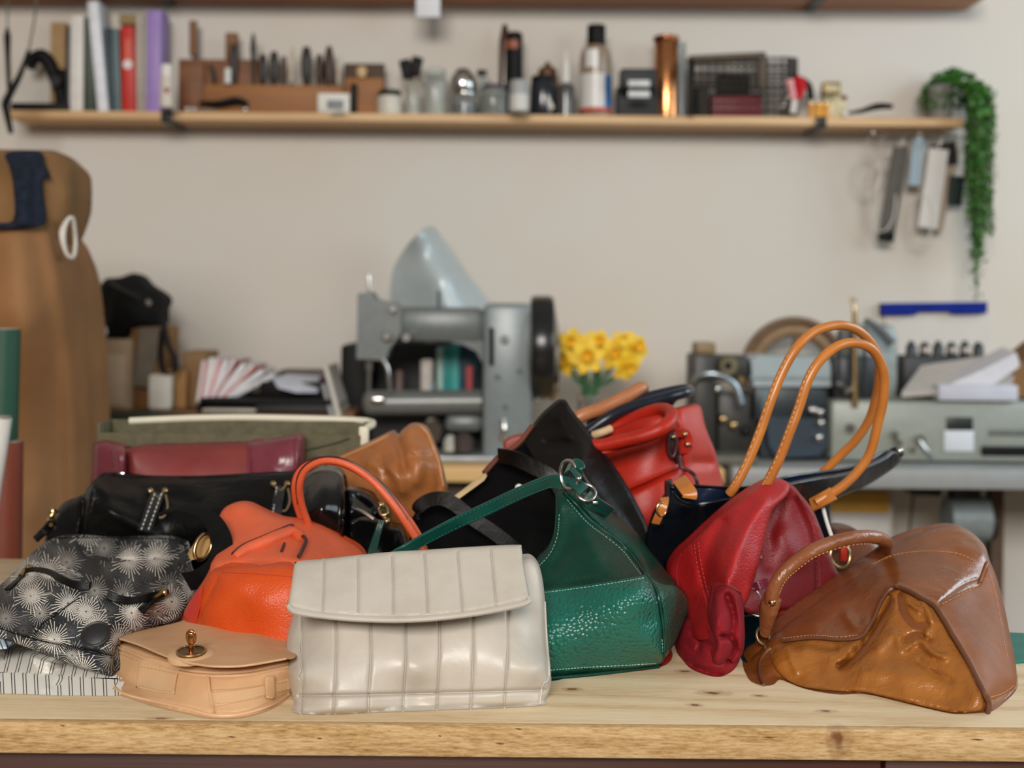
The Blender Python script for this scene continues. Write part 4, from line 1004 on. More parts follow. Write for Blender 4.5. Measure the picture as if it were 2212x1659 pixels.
for cx_, cy_, mm in ((1560, 905, gold), (1583, 918, gold), (1550, 840, steel), (1610, 930, darkmetal)): MB().ball(P(cx_, cy_, d + .02), .014).build('fitting', mm, t)
MB().box((P(1560, 990, 3.45).x, 3.46, T + .012), (.16, .18, .024), .004).build('base_plate', M_('olive_plate', plain, '#57544a', .5), t)
t = thing('spoked_wheel', 'brown rimmed wheel partly hidden behind the black machine', 'wheel', P(1700, 880, 3.78))
c = P(1716, 800, 3.80); R_ = 108 / F * 3.8
MB().tube([c + Vector((math.cos(a) * R_, 0, math.sin(a) * R_)) for a in [i * PI / 12 for i in range(24)]], .012, seg=12, closed=True, n=2).build('rim', plain('brown_rim', '#6a5138', .6), t)
MB().tube([c + Vector((math.cos(a) * R_ * .8, .01, math.sin(a) * R_ * .8)) for a in [i * PI / 12 for i in range(24)]], .020, seg=12, closed=True, n=2).build('inner_rim', M_('brown_rim2', plain, '#8b6f50', .7), t)
for k in range(5):
    a = k * 2 * PI / 5 + .3; MB().tube([c, c + Vector((math.cos(a) * R_, 0, math.sin(a) * R_))], .008, seg=8, sm=False).build('spoke', M_('brown_rim', plain, '#6a5138', .6), t)
MB().cyl(c + Vector((0, .02, 0)), Vector((c.x, c.y + .02, T)), .012).build('stand', darkmetal, t)
t = thing('sewing_machine', 'dark sewing machine with a pale grey cover behind the tan handles', 'sewing machine', (P(1710, 990, 3.45).x, 3.5, T))
m = MB(); m.prism([P(1622, 778, d), P(1640, 768, d), P(1790, 772, d), P(1795, 790, d), P(1795, 835, d), P(1628, 835, d)], (0, .16, 0)); m.build('top_cover', plain('pale_grey_cover', '#9aa6a9', .4, .1, .05), t)
m = MB(); pbox(m, 1622, 812, 1795, 820, d - .004, .01, .001); m.build('cover_band', M_('band_grey', plain, '#7e898c', .4), t)
m = MB(); pbox(m, 1630, 835, 1790, 910, d + .01, .15, .008); m.build('body', M_('navy_black', plain, '#20282e', .4), t)
m = MB(); m.prism([P(1655, 900, d - .01), P(1780, 905, d - .01), P(1790, 960, d - .01), P(1770, 985, d - .01), P(1680, 990, d - .01), P(1660, 960, d - .01)], (0, .14, 0)); m.build('motor_cover', M_('slate_blue', plain, '#263540', .4), t)
for cx_, cy_, r in ((1757, 885, 9), (1771, 890, 9), (1772, 913, 9), (1768, 945, 10), (1752, 884, 8)):
    MB().ball(P(cx_, cy_, d - .02), r / F * d).build('chrome_knob', steel, t)
pbox(MB(), 1645, 840, 1665, 890, d - .002, .01, .001).build('label', M_('teal_label', plain, '#4d6a70', .5), t)
pbox(MB(), 1640, 905, 1800, 1000, d + .05, .10, .01, T).build('lower_body', M_('dark_lower', plain, '#2a3036', .45), t)
t = thing('sewing_machine', 'long pale grey green industrial sewing machine at the right edge', 'sewing machine', (P(2000, 990, 3.5).x, 3.5, T))
d = 3.44; pg = plain('pale_green_grey', '#8d9188', .4, .05, .05, 40)
m = MB(); pbox(m, 1795, 866, 2300, 992, d, .20, .015, T + .004); m.build('arm', pg, t)
m = MB(); pbox(m, 1830, 700, 1945, 870, d + .06, .12, .03); m.build('head_housing', M_('housing', plain, '#8b938f', .4, .1), t)
m = MB(); pbox(m, 1800, 770, 1900, 870, d + .03, .10, .01); m.build('tension_block', M_('dark_block', plain, '#35373a', .4, .5), t)
m = MB(); tline(m, [(1846, 880, d), (1846, 690, d), (1845, 660, d)], [.010, .007, .005]); tline(m, [(1845, 662, d), (1838, 645, d), (1850, 650, d)], .003); m.build('thread_guide', gold, t)
m = MB(); tline(m, [(1868, 690, d - .01), (1900, 712, d - .01), (1928, 742, d - .01)], [.010, .016, .018], flat=.5); m.build('lamp_tube', M_('light_steel', plain, '#a8b4bd', .25, .8), t)
for cx_, cy_, r in ((1836, 924, 11), (1828, 842, 9), (1815, 830, 8), (1930, 937, 9), (1985, 948, 12), (1880, 898, 6), (1937, 955, 10), (1969, 970, 7)):
    MB().lathe(P(cx_, cy_, d - .004), [(r / F * d * .6, -.022), (r / F * d, -.012), (r / F * d, .006)], 18, (0, 1, 0)).build('dial', steel, t)
tline(MB(), [(1984, 950, d - .02), (2000, 972, d - .025), (2014, 985, d - .02)], .006).build('lever', steel, t)
pbox(MB(), 2045, 901, 2102, 930, d - .003, .01, .001).build('maker_plate', M_('black_plate', plain, '#1e211b', .4), t)
pbox(MB(), 2040, 930, 2104, 975, d - .004, .01, .001).build('paper_label', M_('label_white', plain, '#c6cacf', .6, 0, .03), t)
pbox(MB(), 2136, 928, 2230, 942, d - .003, .01, .003).build('badge', M_('badge_grey', plain, '#5f625e', .4), t)
pbox(MB(), 2122, 965, 2260, 985, d - .01, .02, .003).build('dark_slot', black, t)
for cx_ in (1812, 1838, 1868): tline(MB(), [(cx_, 700 + (cx_ % 30), d), (cx_, 850, d)], .005, sm=False).build('rod', M_('dark_block', plain, '#35373a', .4, .5), t)
# black rack of bobbins, papers
t = thing('bobbin_rack', 'black rack of dark spools behind the pile of papers', 'rack', base(2030, 3.72, T))
pbox(MB(), 1952, 770, 2140, 870, 3.68, .12, .006, T + .15).build('body', M_('blue_black', plain, '#14191f', .5), t)
pbox(MB(), 1955, 860, 2137, 990, 3.70, .10, .006, T).build('lower_body', M_('blue_black', plain, '#14191f', .5), t)
for k in range(6):
    cx_ = 1968 + k * 29; m = MB(); plat(m, cx_, 3.72, [(4, 736 + (k % 2) * 3), (6, 740), (11, 748), (12, 775)]); m.build('spool', M_('blue_black2', plain, '#1b2027', .4), t)
    if k in (1, 3, 4): MB().ball(P(cx_ + 4, 757, 3.675), (.014, .006, .009)).build('spool_tag', M_('tagc', plain, '#b8a8a0', .5), t)
zt = P(2000, 866, 3.44).z
def sheaf(q, dz, name, label, mat):
    m = MB(); m.prism([Vector(a) for a in q], (0, 0, dz)); return one(name, label, 'paper', m, mat)
sheaf([P(1948, 858, 3.42), P(2185, 840, 3.46), P(2205, 768, 3.62), P(1990, 800, 3.60)], .014, 'paper_pile', 'sloping pile of pale papers on top of the right machine', M_('paper_warm', plain, '#aaa29a', .8, 0, .06))
m = MB(); m.prism([P(2010, 848, 3.44), P(2120, 800, 3.48), P(2195, 762, 3.52), P(2205, 790, 3.50), P(2120, 850, 3.44)], (0, .1, .012)); one('paper_roll', 'rolled white pattern sheets leaning over the papers', 'paper', m, M_('paper_white', plain, '#bfbcc0', .8, 0, .04))
m = MB(); pbox(m, 2028, 832, 2200, 866, 3.42, .2, .003); one('paper_block', 'thick block of white paper flat on the right machine', 'paper', m, M_('paper_blue', plain, '#b9bac4', .7, 0, .04))
m = MB(); m.prism([P(2185, 800, 3.5), P(2260, 740, 3.5), P(2260, 858, 3.5), P(2190, 858, 3.5)], (0, .15, 0)); one('paper_bag', 'brown paper bag at the right edge beside the papers', 'bag', m, kraft2)
# wall sheet with blue bar
t = thing('wall_planner', 'white wall sheet hanging from a bright blue bar at the right', 'planner', P(2020, 665, 3.93))
m = MB(); m.prism([P(1905, 655, 3.915), P(2133, 652, 3.915), P(2133, 676, 3.915), P(2060, 678, 3.915), P(2050, 672, 3.915), P(1985, 673, 3.915), P(1976, 680, 3.915), P(1905, 680, 3.915)], (0, .03, 0)); m.build('blue_bar', plain('cobalt', '#04207c', .6, **{'Specular IOR Level': .15}), t)
m = MB(); m.prism([P(1912, 672, 3.94), P(2143, 672, 3.94), P(2143, 880, 3.94), P(1912, 880, 3.94)], (0, .006, 0)); m.build('sheet', plain('offwhite_sheet', '#cbc4bb', .9, 0, .02), t)
# below the machine table
fl = 0
t = thing('drawer_unit', 'white plastic drawer unit with a yellow top drawer under the grey table', 'drawers', (P(1858, 1200, 3.7).x, 3.75, 0))
pbox(MB(), 1790, 1048, 1928, 1560, 3.70, .22, .006, .0).build('frame', M_('white_plastic', plain, '#b4b0a8', .5, 0, .04), t)
for y0_, y1_, col, nm in ((1062, 1108, '#c79536', 'yellow_drawer'), (1118, 1215, '#c3c0bb', 'drawer'), (1225, 1320, '#bdb8b0', 'drawer')):
    pbox(MB(), 1796, y0_, 1922, y1_, 3.69, .02, .004).build(nm, M_('drw' + col, plain, col, .5, 0, .05), t)
t = thing('machine_motor', 'grey clutch motor with pulley hanging under the machine table', 'motor', (P(2080, 1100, 3.6).x, 3.6, P(2080, 1200, 3.6).z))
MB().cyl(P(2045, 1120, 3.60), P(2130, 1120, 3.60), .062).build('body', plain('motor_grey', '#8b9698', .4, .2), t)
MB().cyl(P(2128, 1130, 3.60), P(2142, 1130, 3.60), .050).build('pulley', darkmetal, t)
pbox(MB(), 2060, 1036, 2120, 1085, 3.58, .06, .004).build('mount', darkmetal, t)
tline(MB(), [(2135, 1040, 3.6), (2134, 1200, 3.6), (2138, 1330, 3.6), (2130, 1400, 3.6)], .006).build('belt', black, t)
tline(MB(), [(1975, 1042, 3.65), (1970, 1100, 3.68), (1962, 1180, 3.7), (1968, 1300, 3.7), (1960, 1520, 3.7)], .003).build('power_cable', black, label='thin black cable hanging under the machine table', cat='cable')
m = MB(); pbox(m, 2140, 1046, 2168, 1520, 3.80, .05, .004, 0.0); one('post', 'dark brown wooden post standing under the table at the right', 'post', m, M_('dark_post', plain, '#5a4636', .7))
m = MB(); pbox(m, 1975, 1050, 2035, 1072, 3.62, .1, .004); one('knee_bracket', 'dark metal bracket screwed under the machine table', 'bracket', m, darkmetal)
# ---------------------------------------------------------------- the heap of bags
def bag(name, label, px, py, d=None, cat='bag'):
    d = d or TD(px, py); p = P(px, py, d)
    return thing(name, label, cat, (p.x, d + .03, T))
def ring(m, c, R, r, nrm=(0, 1, 0), sx=1.0, up=(0, 0, 1)):
    n = Vector(nrm).normalized(); u = (Vector(up) - n * Vector(up).dot(n)).normalized(); v = n.cross(u)
    return m.tube([Vector(c) + u * math.cos(a) * R + v * math.sin(a) * R * sx for a in [i * PI / 8 for i in range(16)]], r, seg=10, closed=True, n=3)
# ---- cream channel quilted clutch
cream = leather('cream_leather', '#beb6aa', '#b3a99b', .42, 900, .08, .0003, .12, .4, .5)
cream2 = leather('cream_lining', '#bcb5aa', '#b2a89b', .45, 900, .08, .0003)
t = bag('clutch_bag', 'cream leather clutch with channel quilting and a curved flap at the front middle', 900, 1538)
body_o = [(630, 1335), (650, 1262), (700, 1238), (900, 1222), (1120, 1206), (1150, 1207), (1168, 1232), (1177, 1290), (1184, 1380), (1191, 1466), (1188, 1490), (1178, 1512), (1170, 1524), (1040, 1531), (840, 1538), (649, 1543), (634, 1515), (622, 1455), (618, 1390)]
cf = tps([(645, 1543, None), (840, 1538, None), (1040, 1531, None), (1175, 1524, None),
          (640, 1500, 1.350), (900, 1498, 1.350), (1160, 1492, 1.358), (650, 1455, 1.338), (900, 1450, 1.334), (1160, 1446, 1.345),
          (620, 1400, 1.40), (1186, 1400, 1.40), (700, 1400, 1.352), (900, 1395, 1.350), (1120, 1390, 1.36), (700, 1340, 1.372), (900, 1340, 1.370), (1100, 1330, 1.38),
          (640, 1240, 1.42), (900, 1225, 1.415), (1140, 1210, 1.43), (1176, 1290, 1.42), (625, 1330, 1.42)])
bx_t = [650, 725, 800.7, 876, 948.5, 1021, 1096]; bx_b = [651, 721, 795.6, 871, 943.6, 1017, 1089.5]
yb_ = lambda x: 1544 - (x - 651) * .034
vs = [[(bx_t[i], 1300), (bx_t[i] + 1, 1400), (bx_b[i] + 3, 1470), (bx_b[i] + 1, 1500), (bx_b[i], yb_(bx_b[i]))] for i in range(7)]
hl = [(648, 1503), (800, 1501), (1000, 1496), (1176, 1491)]
cs = [(v, 3.0, -.0035) for v in vs] + [(hl, 4, -.006), ([(1176, 1300), (1180, 1400), (1184, 1460)], 3, -.003)]
cb = Sheet(body_o, cf, 16, .020, cs, wrinkle(3, 42, .0006)).make('body', cream, t, 4.6, .05)
for v in vs: seam(cb, v, .0007, cream2, t, 'seam', .0012)
seam(cb, hl, .0006, cream2, t, 'seam', .001)
seam(cb, [(650, 1340), (647, 1400), (652, 1440), (644, 1462), (652, 1480), (648, 1540)], .0011, cream2, t, 'edge_piping', .002)
seam(cb, [(1177, 1300), (1181, 1380), (1186, 1460), (1172, 1480), (1166, 1522)], .0011, cream2, t, 'edge_piping', .002)
fl_o = [(636, 1219), (642, 1214), (700, 1208), (773, 1200), (848, 1193), (918, 1189), (989, 1184), (1060, 1180), (1120, 1178), (1127, 1184), (1131, 1220), (1143, 1285), (1144, 1296), (1138, 1303), (1075, 1318), (1000, 1330), (920, 1338), (850, 1341), (770, 1338), (700, 1332), (640, 1324), (626, 1317), (622, 1308), (628, 1270)]
ff = tps([(640, 1216, 1.405), (880, 1190, 1.40), (1125, 1180, 1.41), (630, 1260, 1.368), (880, 1255, 1.362), (1135, 1240, 1.375), (625, 1315, 1.338), (700, 1330, 1.326), (850, 1340, 1.318), (1000, 1330, 1.322), (1142, 1298, 1.345)])
ft = [700.3, 773, 847, 916.5, 988, 1060]; fb_ = [697, 773.6, 849, 923.5, 998.5, 1072]
fv = [[(ft[i], 1186 + (1060 - ft[i]) * .062), (ft[i] + (fb_[i] - ft[i]) * .5 + 1, 1262), (fb_[i], 1324 - abs(fb_[i] - 850) ** 2 * .0002)] for i in range(6)]
fs = Sheet(fl_o, ff, 9, .007, [(v, 3.0, -.0030) for v in fv] + [([(626, 1308), (700, 1322), (850, 1331), (1000, 1321), (1138, 1294)], 2.0, -.002)], wrinkle(5, 60, .0004)).make('flap', cream, t, 4.6, .014)
seam(fs, [(624, 1310), (640, 1322), (700, 1331), (770, 1337), (850, 1339.5), (920, 1337), (1000, 1329), (1075, 1317), (1136, 1303), (1141, 1292)], .0030, cream2, t, 'flap_lip', -.002, rim=False)
for v in fv: seam(fs, v, .0006, cream2, t, 'seam', .001)
# joining top of the flap to the back
# ---- tan saddle bag
tan = leather('natural_tan', '#cda37a', '#c2956a', .5, 1100, .06, .0003, .10, .4, .4)
tan2 = leather('natural_tan_edge', '#d0aa82', '#c59c72', .45, 1100, .06, .0003)
t = bag('saddle_bag', 'small natural tan saddle bag with a brass turn lock lying at the front left', 430, 1540)
sf_ = tps([(248, 1500, None), (300, 1520, None), (400, 1542, None), (460, 1552, None), (530, 1550, None), (590, 1530, None), (625, 1505, None),
           (247, 1400, 1.50), (300, 1432, 1.435), (400, 1452, 1.372), (450, 1475, 1.345), (520, 1470, 1.345), (610, 1445, 1.37), (620, 1470, 1.38), (250, 1450, 1.47), (450, 1530, 1.32), (300, 1480, 1.41)])
so = [(244, 1392), (252, 1388), (290, 1398), (340, 1415), (400, 1430), (500, 1440), (618, 1424), (640, 1430), (640, 1480), (622, 1508), (594, 1528), (556, 1543), (515, 1551), (478, 1553), (440, 1550), (400, 1541), (340, 1528), (290, 1512), (262, 1503), (246, 1492), (245, 1474), (252, 1462), (249, 1425)]
bs = Sheet(so, sf_, 10, .012, [([(250, 1404), (300, 1425), (400, 1452), (470, 1460), (540, 1456), (618, 1442)], 3, -.003), ([(250, 1492), (300, 1508), (400, 1528), (470, 1542), (540, 1536), (620, 1500)], 3, -.003), ([(452, 1462), (455, 1500), (462, 1540)], 3, -.004)], wrinkle(8, 40, .001)).make('body', tan, t, 4.6, .07)
for k, ln in enumerate(([(247, 1397), (280, 1408), (330, 1428), (400, 1447), (470, 1453), (540, 1449), (622, 1432)], [(250, 1406), (290, 1422), (340, 1440), (400, 1455), (470, 1461), (540, 1457), (622, 1441)], [(247, 1484), (262, 1496), (300, 1508), (400, 1530), (460, 1545), (520, 1543), (590, 1522), (624, 1500)], [(449, 1461), (452, 1490), (458, 1525), (460, 1543)])):
    seam(bs, ln, .0016, tan2, t, 'piping', .001)
tb = Sheet([(312, 1421), (322, 1419), (360, 1428), (392, 1436), (393, 1440), (384, 1456), (378, 1496), (374, 1499), (340, 1495), (298, 1485), (294, 1480), (297, 1450), (300, 1432)], bs, 4, .002, off=.003).make('strap_tab', tan2, t, 4, .003, None)
stitches(tb, [[(302, 1440), (340, 1447), (380, 1456)], [(300, 1480), (340, 1491), (372, 1494)], [(384, 1450), (376, 1492)]], plain('tan_thread', '#b98e60', .7), t, 6, 3.6, .0004)
band = Sheet([(456, 1492), (500, 1488), (560, 1480), (640, 1464), (640, 1486), (560, 1508), (500, 1520), (459, 1525)], bs, 4, .002, off=.0022).make('side_strap', tan2, t, 4, .003, None)
stitches(band, [[(458, 1496), (520, 1489), (620, 1472)], [(460, 1521), (520, 1513), (620, 1490)]], MT.get('tan_thread') or plain('tan_thread2', '#b98e60', .7), t, 6, 3.6, .0004)
Sheet([(573, 1464), (589, 1461), (594, 1464), (594, 1506), (578, 1509), (575, 1505)], bs, 3, .002, off=.0055).make('strap_keeper', tan, t, 3, .004, None)
# floppy flap, seen from above
fo = [(256, 1380), (258, 1374), (270, 1369), (300, 1362), (350, 1352), (390, 1342), (425, 1326), (455, 1317), (480, 1320), (520, 1335), (570, 1352), (618, 1366), (640, 1372), (640, 1418), (610, 1425), (570, 1433), (530, 1438), (500, 1440), (470, 1440), (430, 1436), (390, 1428), (350, 1414), (310, 1396), (280, 1387)]
ffl = tps([(257, 1377, 1.50), (300, 1362, 1.55), (390, 1342, 1.59), (455, 1317, 1.62), (520, 1335, 1.60), (640, 1370, 1.53), (640, 1418, 1.36), (570, 1433, 1.335), (500, 1440, 1.325), (430, 1436, 1.335), (350, 1414, 1.385), (300, 1392, 1.45), (450, 1380, 1.44), (550, 1385, 1.43)])
fp = Sheet(fo, ffl, 4, .002, [([(300, 1385), (380, 1395), (450, 1400), (560, 1400)], 26, .004)], wrinkle(2, 70, .002)).make('flap', tan, t, 4.6, .004)
seam(fp, [(258, 1380), (300, 1393), (350, 1414), (390, 1428), (430, 1436), (470, 1440), (530, 1438), (618, 1423)], .0012, tan2, t, 'flap_edge', 0)
c = fp.at(413, 1416, .003); nrm = Vector((0, -.12, 1)).normalized()
m = MB(); m.lathe(c, [(.0245, -.002), (.0245, .0015), (.0225, .003)], 32, nrm); m.build('lock_patch', tan2, t)
m = MB(); m.lathe(c + nrm * .003, [(.0155, 0), (.0155, .0012), (.0135, .002)], 32, nrm).build('lock_plate', plain('dark_brass', '#7d5a35', .25, .9), t)
ring(MB(), c + nrm * .0052, .0148, .0011, nrm, 1.0, (1, 0, 0)).build('lock_rim', gold, t)
m = MB(); m.cyl(c + nrm * .004, c + nrm * .010 + Vector((0, 0, .002)), .0026); ring(m, c + nrm * .012 + Vector((0, 0, .008)), .0066, .0019, (.1, 1, .1), .62); m.box(c + nrm * .012 + Vector((0, 0, .007)), (.007, .003, .011), .001); m.build('turn_lock', plain('rose_gold', '#c18a58', .2, 1.0), t)
# ---- striped towels
tw1 = stripes('double_stripe_ticking', .0128, [(0.0, .09), (.26, .35)], '#e9e5dc', '#3a302a', .05)
tw2 = stripes('double_stripe_ticking_upper', .0128, [(0.0, .08), (.24, .32)], '#e9e5dc', '#453a34', -.25)
d0 = tps([(-40, 1508, None), (100, 1505, None), (265, 1508, None), (-40, 1455, 1.50), (100, 1460, 1.50), (265, 1462, 1.52), (100, 1480, 1.415), (-40, 1480, 1.41), (262, 1485, 1.42)])
m = Sheet([(-60, 1452), (0, 1452), (60, 1456), (160, 1463), (245, 1465), (256, 1468), (262, 1486), (257, 1502), (200, 1503), (120, 1502), (40, 1499), (-60, 1494)], d0, 14, .012, [([(-60, 1474), (100, 1480), (260, 1486)], 16, .006)]).make('striped_cloth', tw1, None, 5, .04, label='lower folded white ticking cloth with dark double stripes at the left', cat='cloth', group='striped cloths under the patterned backpack')
d1 = tps([(-40, 1455, 1.47), (100, 1458, 1.47), (250, 1468, 1.47), (-40, 1400, 1.53), (60, 1420, 1.53), (180, 1445, 1.52), (-40, 1430, 1.45), (100, 1440, 1.445), (240, 1466, 1.46)])
Sheet([(-60, 1398), (0, 1402), (40, 1406), (90, 1424), (150, 1438), (210, 1450), (258, 1462), (256, 1468), (190, 1464), (120, 1458), (50, 1453), (-60, 1448)], d1, 9, .010, [([(-60, 1430), (60, 1434), (130, 1446)], 5, -.008)]).make('striped_cloth', tw2, None, 5, .03, label='upper folded striped cloth directly under the patterned backpack', cat='cloth', group='striped cloths under the patterned backpack')
t = None
Sheet([(-60, 1368), (0, 1374), (14, 1384), (17, 1396), (8, 1403), (-60, 1400)], tps([(-50, 1370, 1.52), (10, 1380, 1.50), (10, 1400, 1.47), (-50, 1400, 1.47)]), 8, .01).make('blue_striped_cloth', stripes('blue_ticking', .006, [(0, .3)], '#c6d0d8', '#44566b', .4), None, 4, .05, label='pale blue striped cloth corner at the far left edge', cat='cloth')
# ---- patterned backpack
star = star_print(); blk = leather('black_trim', '#0c0c0c', '#070707', .45, 600, .2, spec=.25); web = cloth('black_webbing2', '#0c0c0c', '#060606', .85, 2600, .15)
t = bag('patterned_backpack', 'black nylon backpack printed with white starbursts at the left', 200, 1450, 1.50)
pf = tps([(-30, 1390, 1.47), (60, 1405, 1.455), (150, 1432, 1.44), (250, 1460, 1.44), (262, 1372, 1.50), (330, 1358, 1.56), (390, 1335, 1.60), (428, 1280, 1.66),
          (-30, 1290, 1.62), (0, 1262, 1.66), (60, 1220, 1.72), (128, 1163, 1.80), (250, 1160, 1.80), (385, 1165, 1.80), (410, 1220, 1.74),
          (100, 1330, 1.50), (200, 1330, 1.50), (200, 1400, 1.45), (80, 1260, 1.57), (200, 1270, 1.55), (320, 1290, 1.57), (350, 1220, 1.68), (200, 1215, 1.66), (100, 1380, 1.45)])
po = [(-60, 1300), (-20, 1280), (4, 1260), (30, 1236), (52, 1212), (78, 1186), (100, 1170), (124, 1161), (150, 1157), (210, 1160), (290, 1158), (350, 1160), (384, 1164), (400, 1174), (407, 1196), (408, 1228), (420, 1250), (432, 1268), (424, 1288), (408, 1312), (388, 1336), (360, 1350), (318, 1362), (280, 1372), (262, 1384), (252, 1398), (246, 1425), (249, 1456), (238, 1462), (200, 1450), (150, 1434), (96, 1412), (40, 1392), (0, 1378), (-60, 1370)]
pc = [([(385, 1168), (398, 1200), (396, 1230), (408, 1250), (424, 1270)], 5, -.008), ([(170, 1172), (185, 1195), (230, 1208), (300, 1210), (380, 1200), (400, 1190)], 5, -.010), ([(95, 1170), (130, 1180), (175, 1175)], 10, .008),
      ([(45, 1232), (85, 1231), (115, 1238), (160, 1260), (190, 1264)], 9, .010), ([(45, 1246), (90, 1245), (150, 1272), (190, 1278)], 5, -.010), ([(230, 1274), (262, 1286), (300, 1285), (345, 1272)], 9, .010), ([(230, 1292), (262, 1302), (310, 1298), (350, 1290)], 5, -.010),
      ([(170, 1292), (130, 1320), (95, 1345), (75, 1370)], 3, -.006), ([(-10, 1352), (60, 1376), (140, 1395), (246, 1416)], 4, -.008), ([(300, 1310), (370, 1300), (400, 1290)], 14, .008), ([(60, 1290), (130, 1310)], 30, .010), ([(200, 1340), (240, 1380)], 26, .010)]
pk = Sheet(po, pf, 14, .020, pc, wrinkle(21, 30, .003)).make('body', star, t, 5, .035)
seam(pk, [(124, 1163), (180, 1162), (250, 1163), (340, 1164), (384, 1168), (400, 1185), (402, 1215)], .0014, blk, t, 'top_piping', .001)
m = MB(); m.ribbon(pk.line([(50, 1236), (75, 1232), (105, 1237), (135, 1252), (165, 1264), (195, 1265)], .004), (0, .2, 1), .009, .003, n=1); m.build('zip_flap', blk, t)
m = MB(); m.ribbon(pk.line([(232, 1284), (250, 1291), (275, 1297), (300, 1295), (325, 1288), (342, 1284)], .004), (0, .2, 1), .009, .003, n=1); m.build('zip_flap', blk, t)
for (a, b, c_) in (((62, 1228), (46, 1246), (16, 1274)), ((356, 1280), (334, 1294), (304, 1322))):
    g = MB(); g.tube([pk.at(*a, .010), pk.at(*b, .012)], .0050, flat=.6, seg=10, sm=False); g.ball(pk.at(a[0], a[1], .012), .0055); g.build('zip_slider', gold, t)
    q = MB(); q.ribbon([pk.at(*b, .011), pk.at((b[0] + c_[0]) / 2, (b[1] + c_[1]) / 2, .011), pk.at(*c_, .009)], (1, 0, .4), .0105, .0030); q.build('zip_puller', blk, t)
bd = pk.at(207, 1371, .001); bn = Vector((0, -.7, .7))
m = MB(); m.lathe(bd, [(.0165, -.001), (.0165, .002), (.015, .003), (.0135, .0022), (.0125, .003), (.0, .0032)], 36, bn); m.build('oval_badge', M_('rubber', plain, '#1b1b1b', .5), t)
seam(pk, [(170, 1292), (150, 1306), (120, 1330), (95, 1345), (78, 1368)], .0008, blk, t, 'seam', .001)
seam(pk, [(-20, 1350), (60, 1377), (140, 1396), (246, 1417)], .0008, blk, t, 'seam', .001)
# shoulder strap loop
m = MB(); m.ribbon([P(352, 1106, 1.70), P(400, 1098, 1.68), P(444, 1112, 1.65), P(470, 1142, 1.62), P(480, 1182, 1.595), P(468, 1222, 1.585), P(436, 1248, 1.59), P(404, 1256, 1.62)], [(0, 1, .05), (.1, 1, .2), (.3, 1, .25), (.8, .6, .2), (1, .2, -.1), (.8, 0, -.6), (.5, 0, -.8)], .026, .0026, n=8); m.build('shoulder_strap', web, t)
m = MB(); q = [P(405, 1196, 1.66), P(420, 1172, 1.65), P(436, 1152, 1.64), P(466, 1156, 1.63), P(452, 1180, 1.62), P(438, 1206, 1.62), P(412, 1210, 1.64)]
m.prism(q, (0, .004, 0)); m.build('strap_backing', leather('backing_tan', '#bd9158'), t)
ring(MB(), P(439, 1181, 1.615), .0165, .0026, (.55, -.8, .2), .6, (.55, .1, 1)).build('strap_ring', gold, t)
MB().ribbon([P(412, 1250, 1.62), P(440, 1256, 1.60), P(452, 1272, 1.60)], (0, 0.2, 1), .014, .003).build('strap_end', web, t)
# ---- orange bag
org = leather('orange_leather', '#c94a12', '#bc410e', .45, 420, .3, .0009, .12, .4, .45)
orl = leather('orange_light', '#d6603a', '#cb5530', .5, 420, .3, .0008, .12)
ord_ = plain('dark_resin_edge', '#3a1418', .4)
t = bag('orange_handbag', 'bright orange grained leather handbag with arched rolled handles behind the cream clutch', 600, 1330, 1.55)
of = tps([(395, 1330, 1.60), (440, 1320, 1.53), (520, 1345, 1.50), (640, 1370, 1.48), (700, 1400, 1.48), (450, 1230, 1.56), (550, 1215, 1.53), (650, 1215, 1.53), (470, 1150, 1.66), (510, 1088, 1.70), (600, 1110, 1.70), (700, 1140, 1.70), (785, 1195, 1.70), (780, 1300, 1.56), (600, 1170, 1.60), (700, 1190, 1.62), (550, 1280, 1.50)])
oo = [(396, 1330), (408, 1300), (430, 1268), (450, 1235), (462, 1200), (464, 1160), (470, 1125), (482, 1100), (505, 1087), (535, 1086), (570, 1102), (610, 1118), (660, 1124), (700, 1136), (740, 1160), (786, 1192), (800, 1260), (800, 1400), (600, 1400), (440, 1400), (396, 1345)]
ob = Sheet(oo, of, 10, .012, [([(440, 1232), (540, 1214), (660, 1218)], 6, -.006), ([(478, 1110), (530, 1150), (560, 1200)], 26, -.010), ([(600, 1120), (560, 1160), (520, 1200)], 5, -.002), ([(500, 1240), (560, 1300)], 40, .010)], wrinkle(4, 60, .003)).make('body', org, t, 5, .03)
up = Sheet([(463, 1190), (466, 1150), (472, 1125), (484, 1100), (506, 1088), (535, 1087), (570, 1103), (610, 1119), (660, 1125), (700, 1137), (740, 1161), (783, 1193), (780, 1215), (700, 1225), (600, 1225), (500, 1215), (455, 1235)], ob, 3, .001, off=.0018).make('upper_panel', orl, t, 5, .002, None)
lowf = Sheet([(440, 1262), (455, 1235), (480, 1224), (560, 1222), (640, 1228), (640, 1400), (430, 1400), (398, 1340), (420, 1300)], lambda x, y: ob.depth(x, y) - .012, 6, .008, [([(470, 1250), (430, 1330)], 5, -.004)]).make('front_pocket', org, t, 5, .012)
stitches(lowf, [[(480, 1236), (560, 1240), (636, 1246)]], plain('red_thread', '#a63412', .7), t, 6, 4, .0005)
Sheet([(396, 1330), (410, 1300), (434, 1268), (438, 1275), (430, 1320), (420, 1345)], lambda x, y: ob.depth(x, y) - .016, 4, .003).make('side_panel', leather('coral_red', '#cf3a2c'), t, 4, .004)
h = MB(); hp = up.line([(506, 1204), (530, 1188), (570, 1172), (610, 1156), (634, 1150), (650, 1162)], .006); h.tube(hp, [.004, .0075, .0085, .008, .006], seg=12, n=1); h.build('short_handle', orl, t)
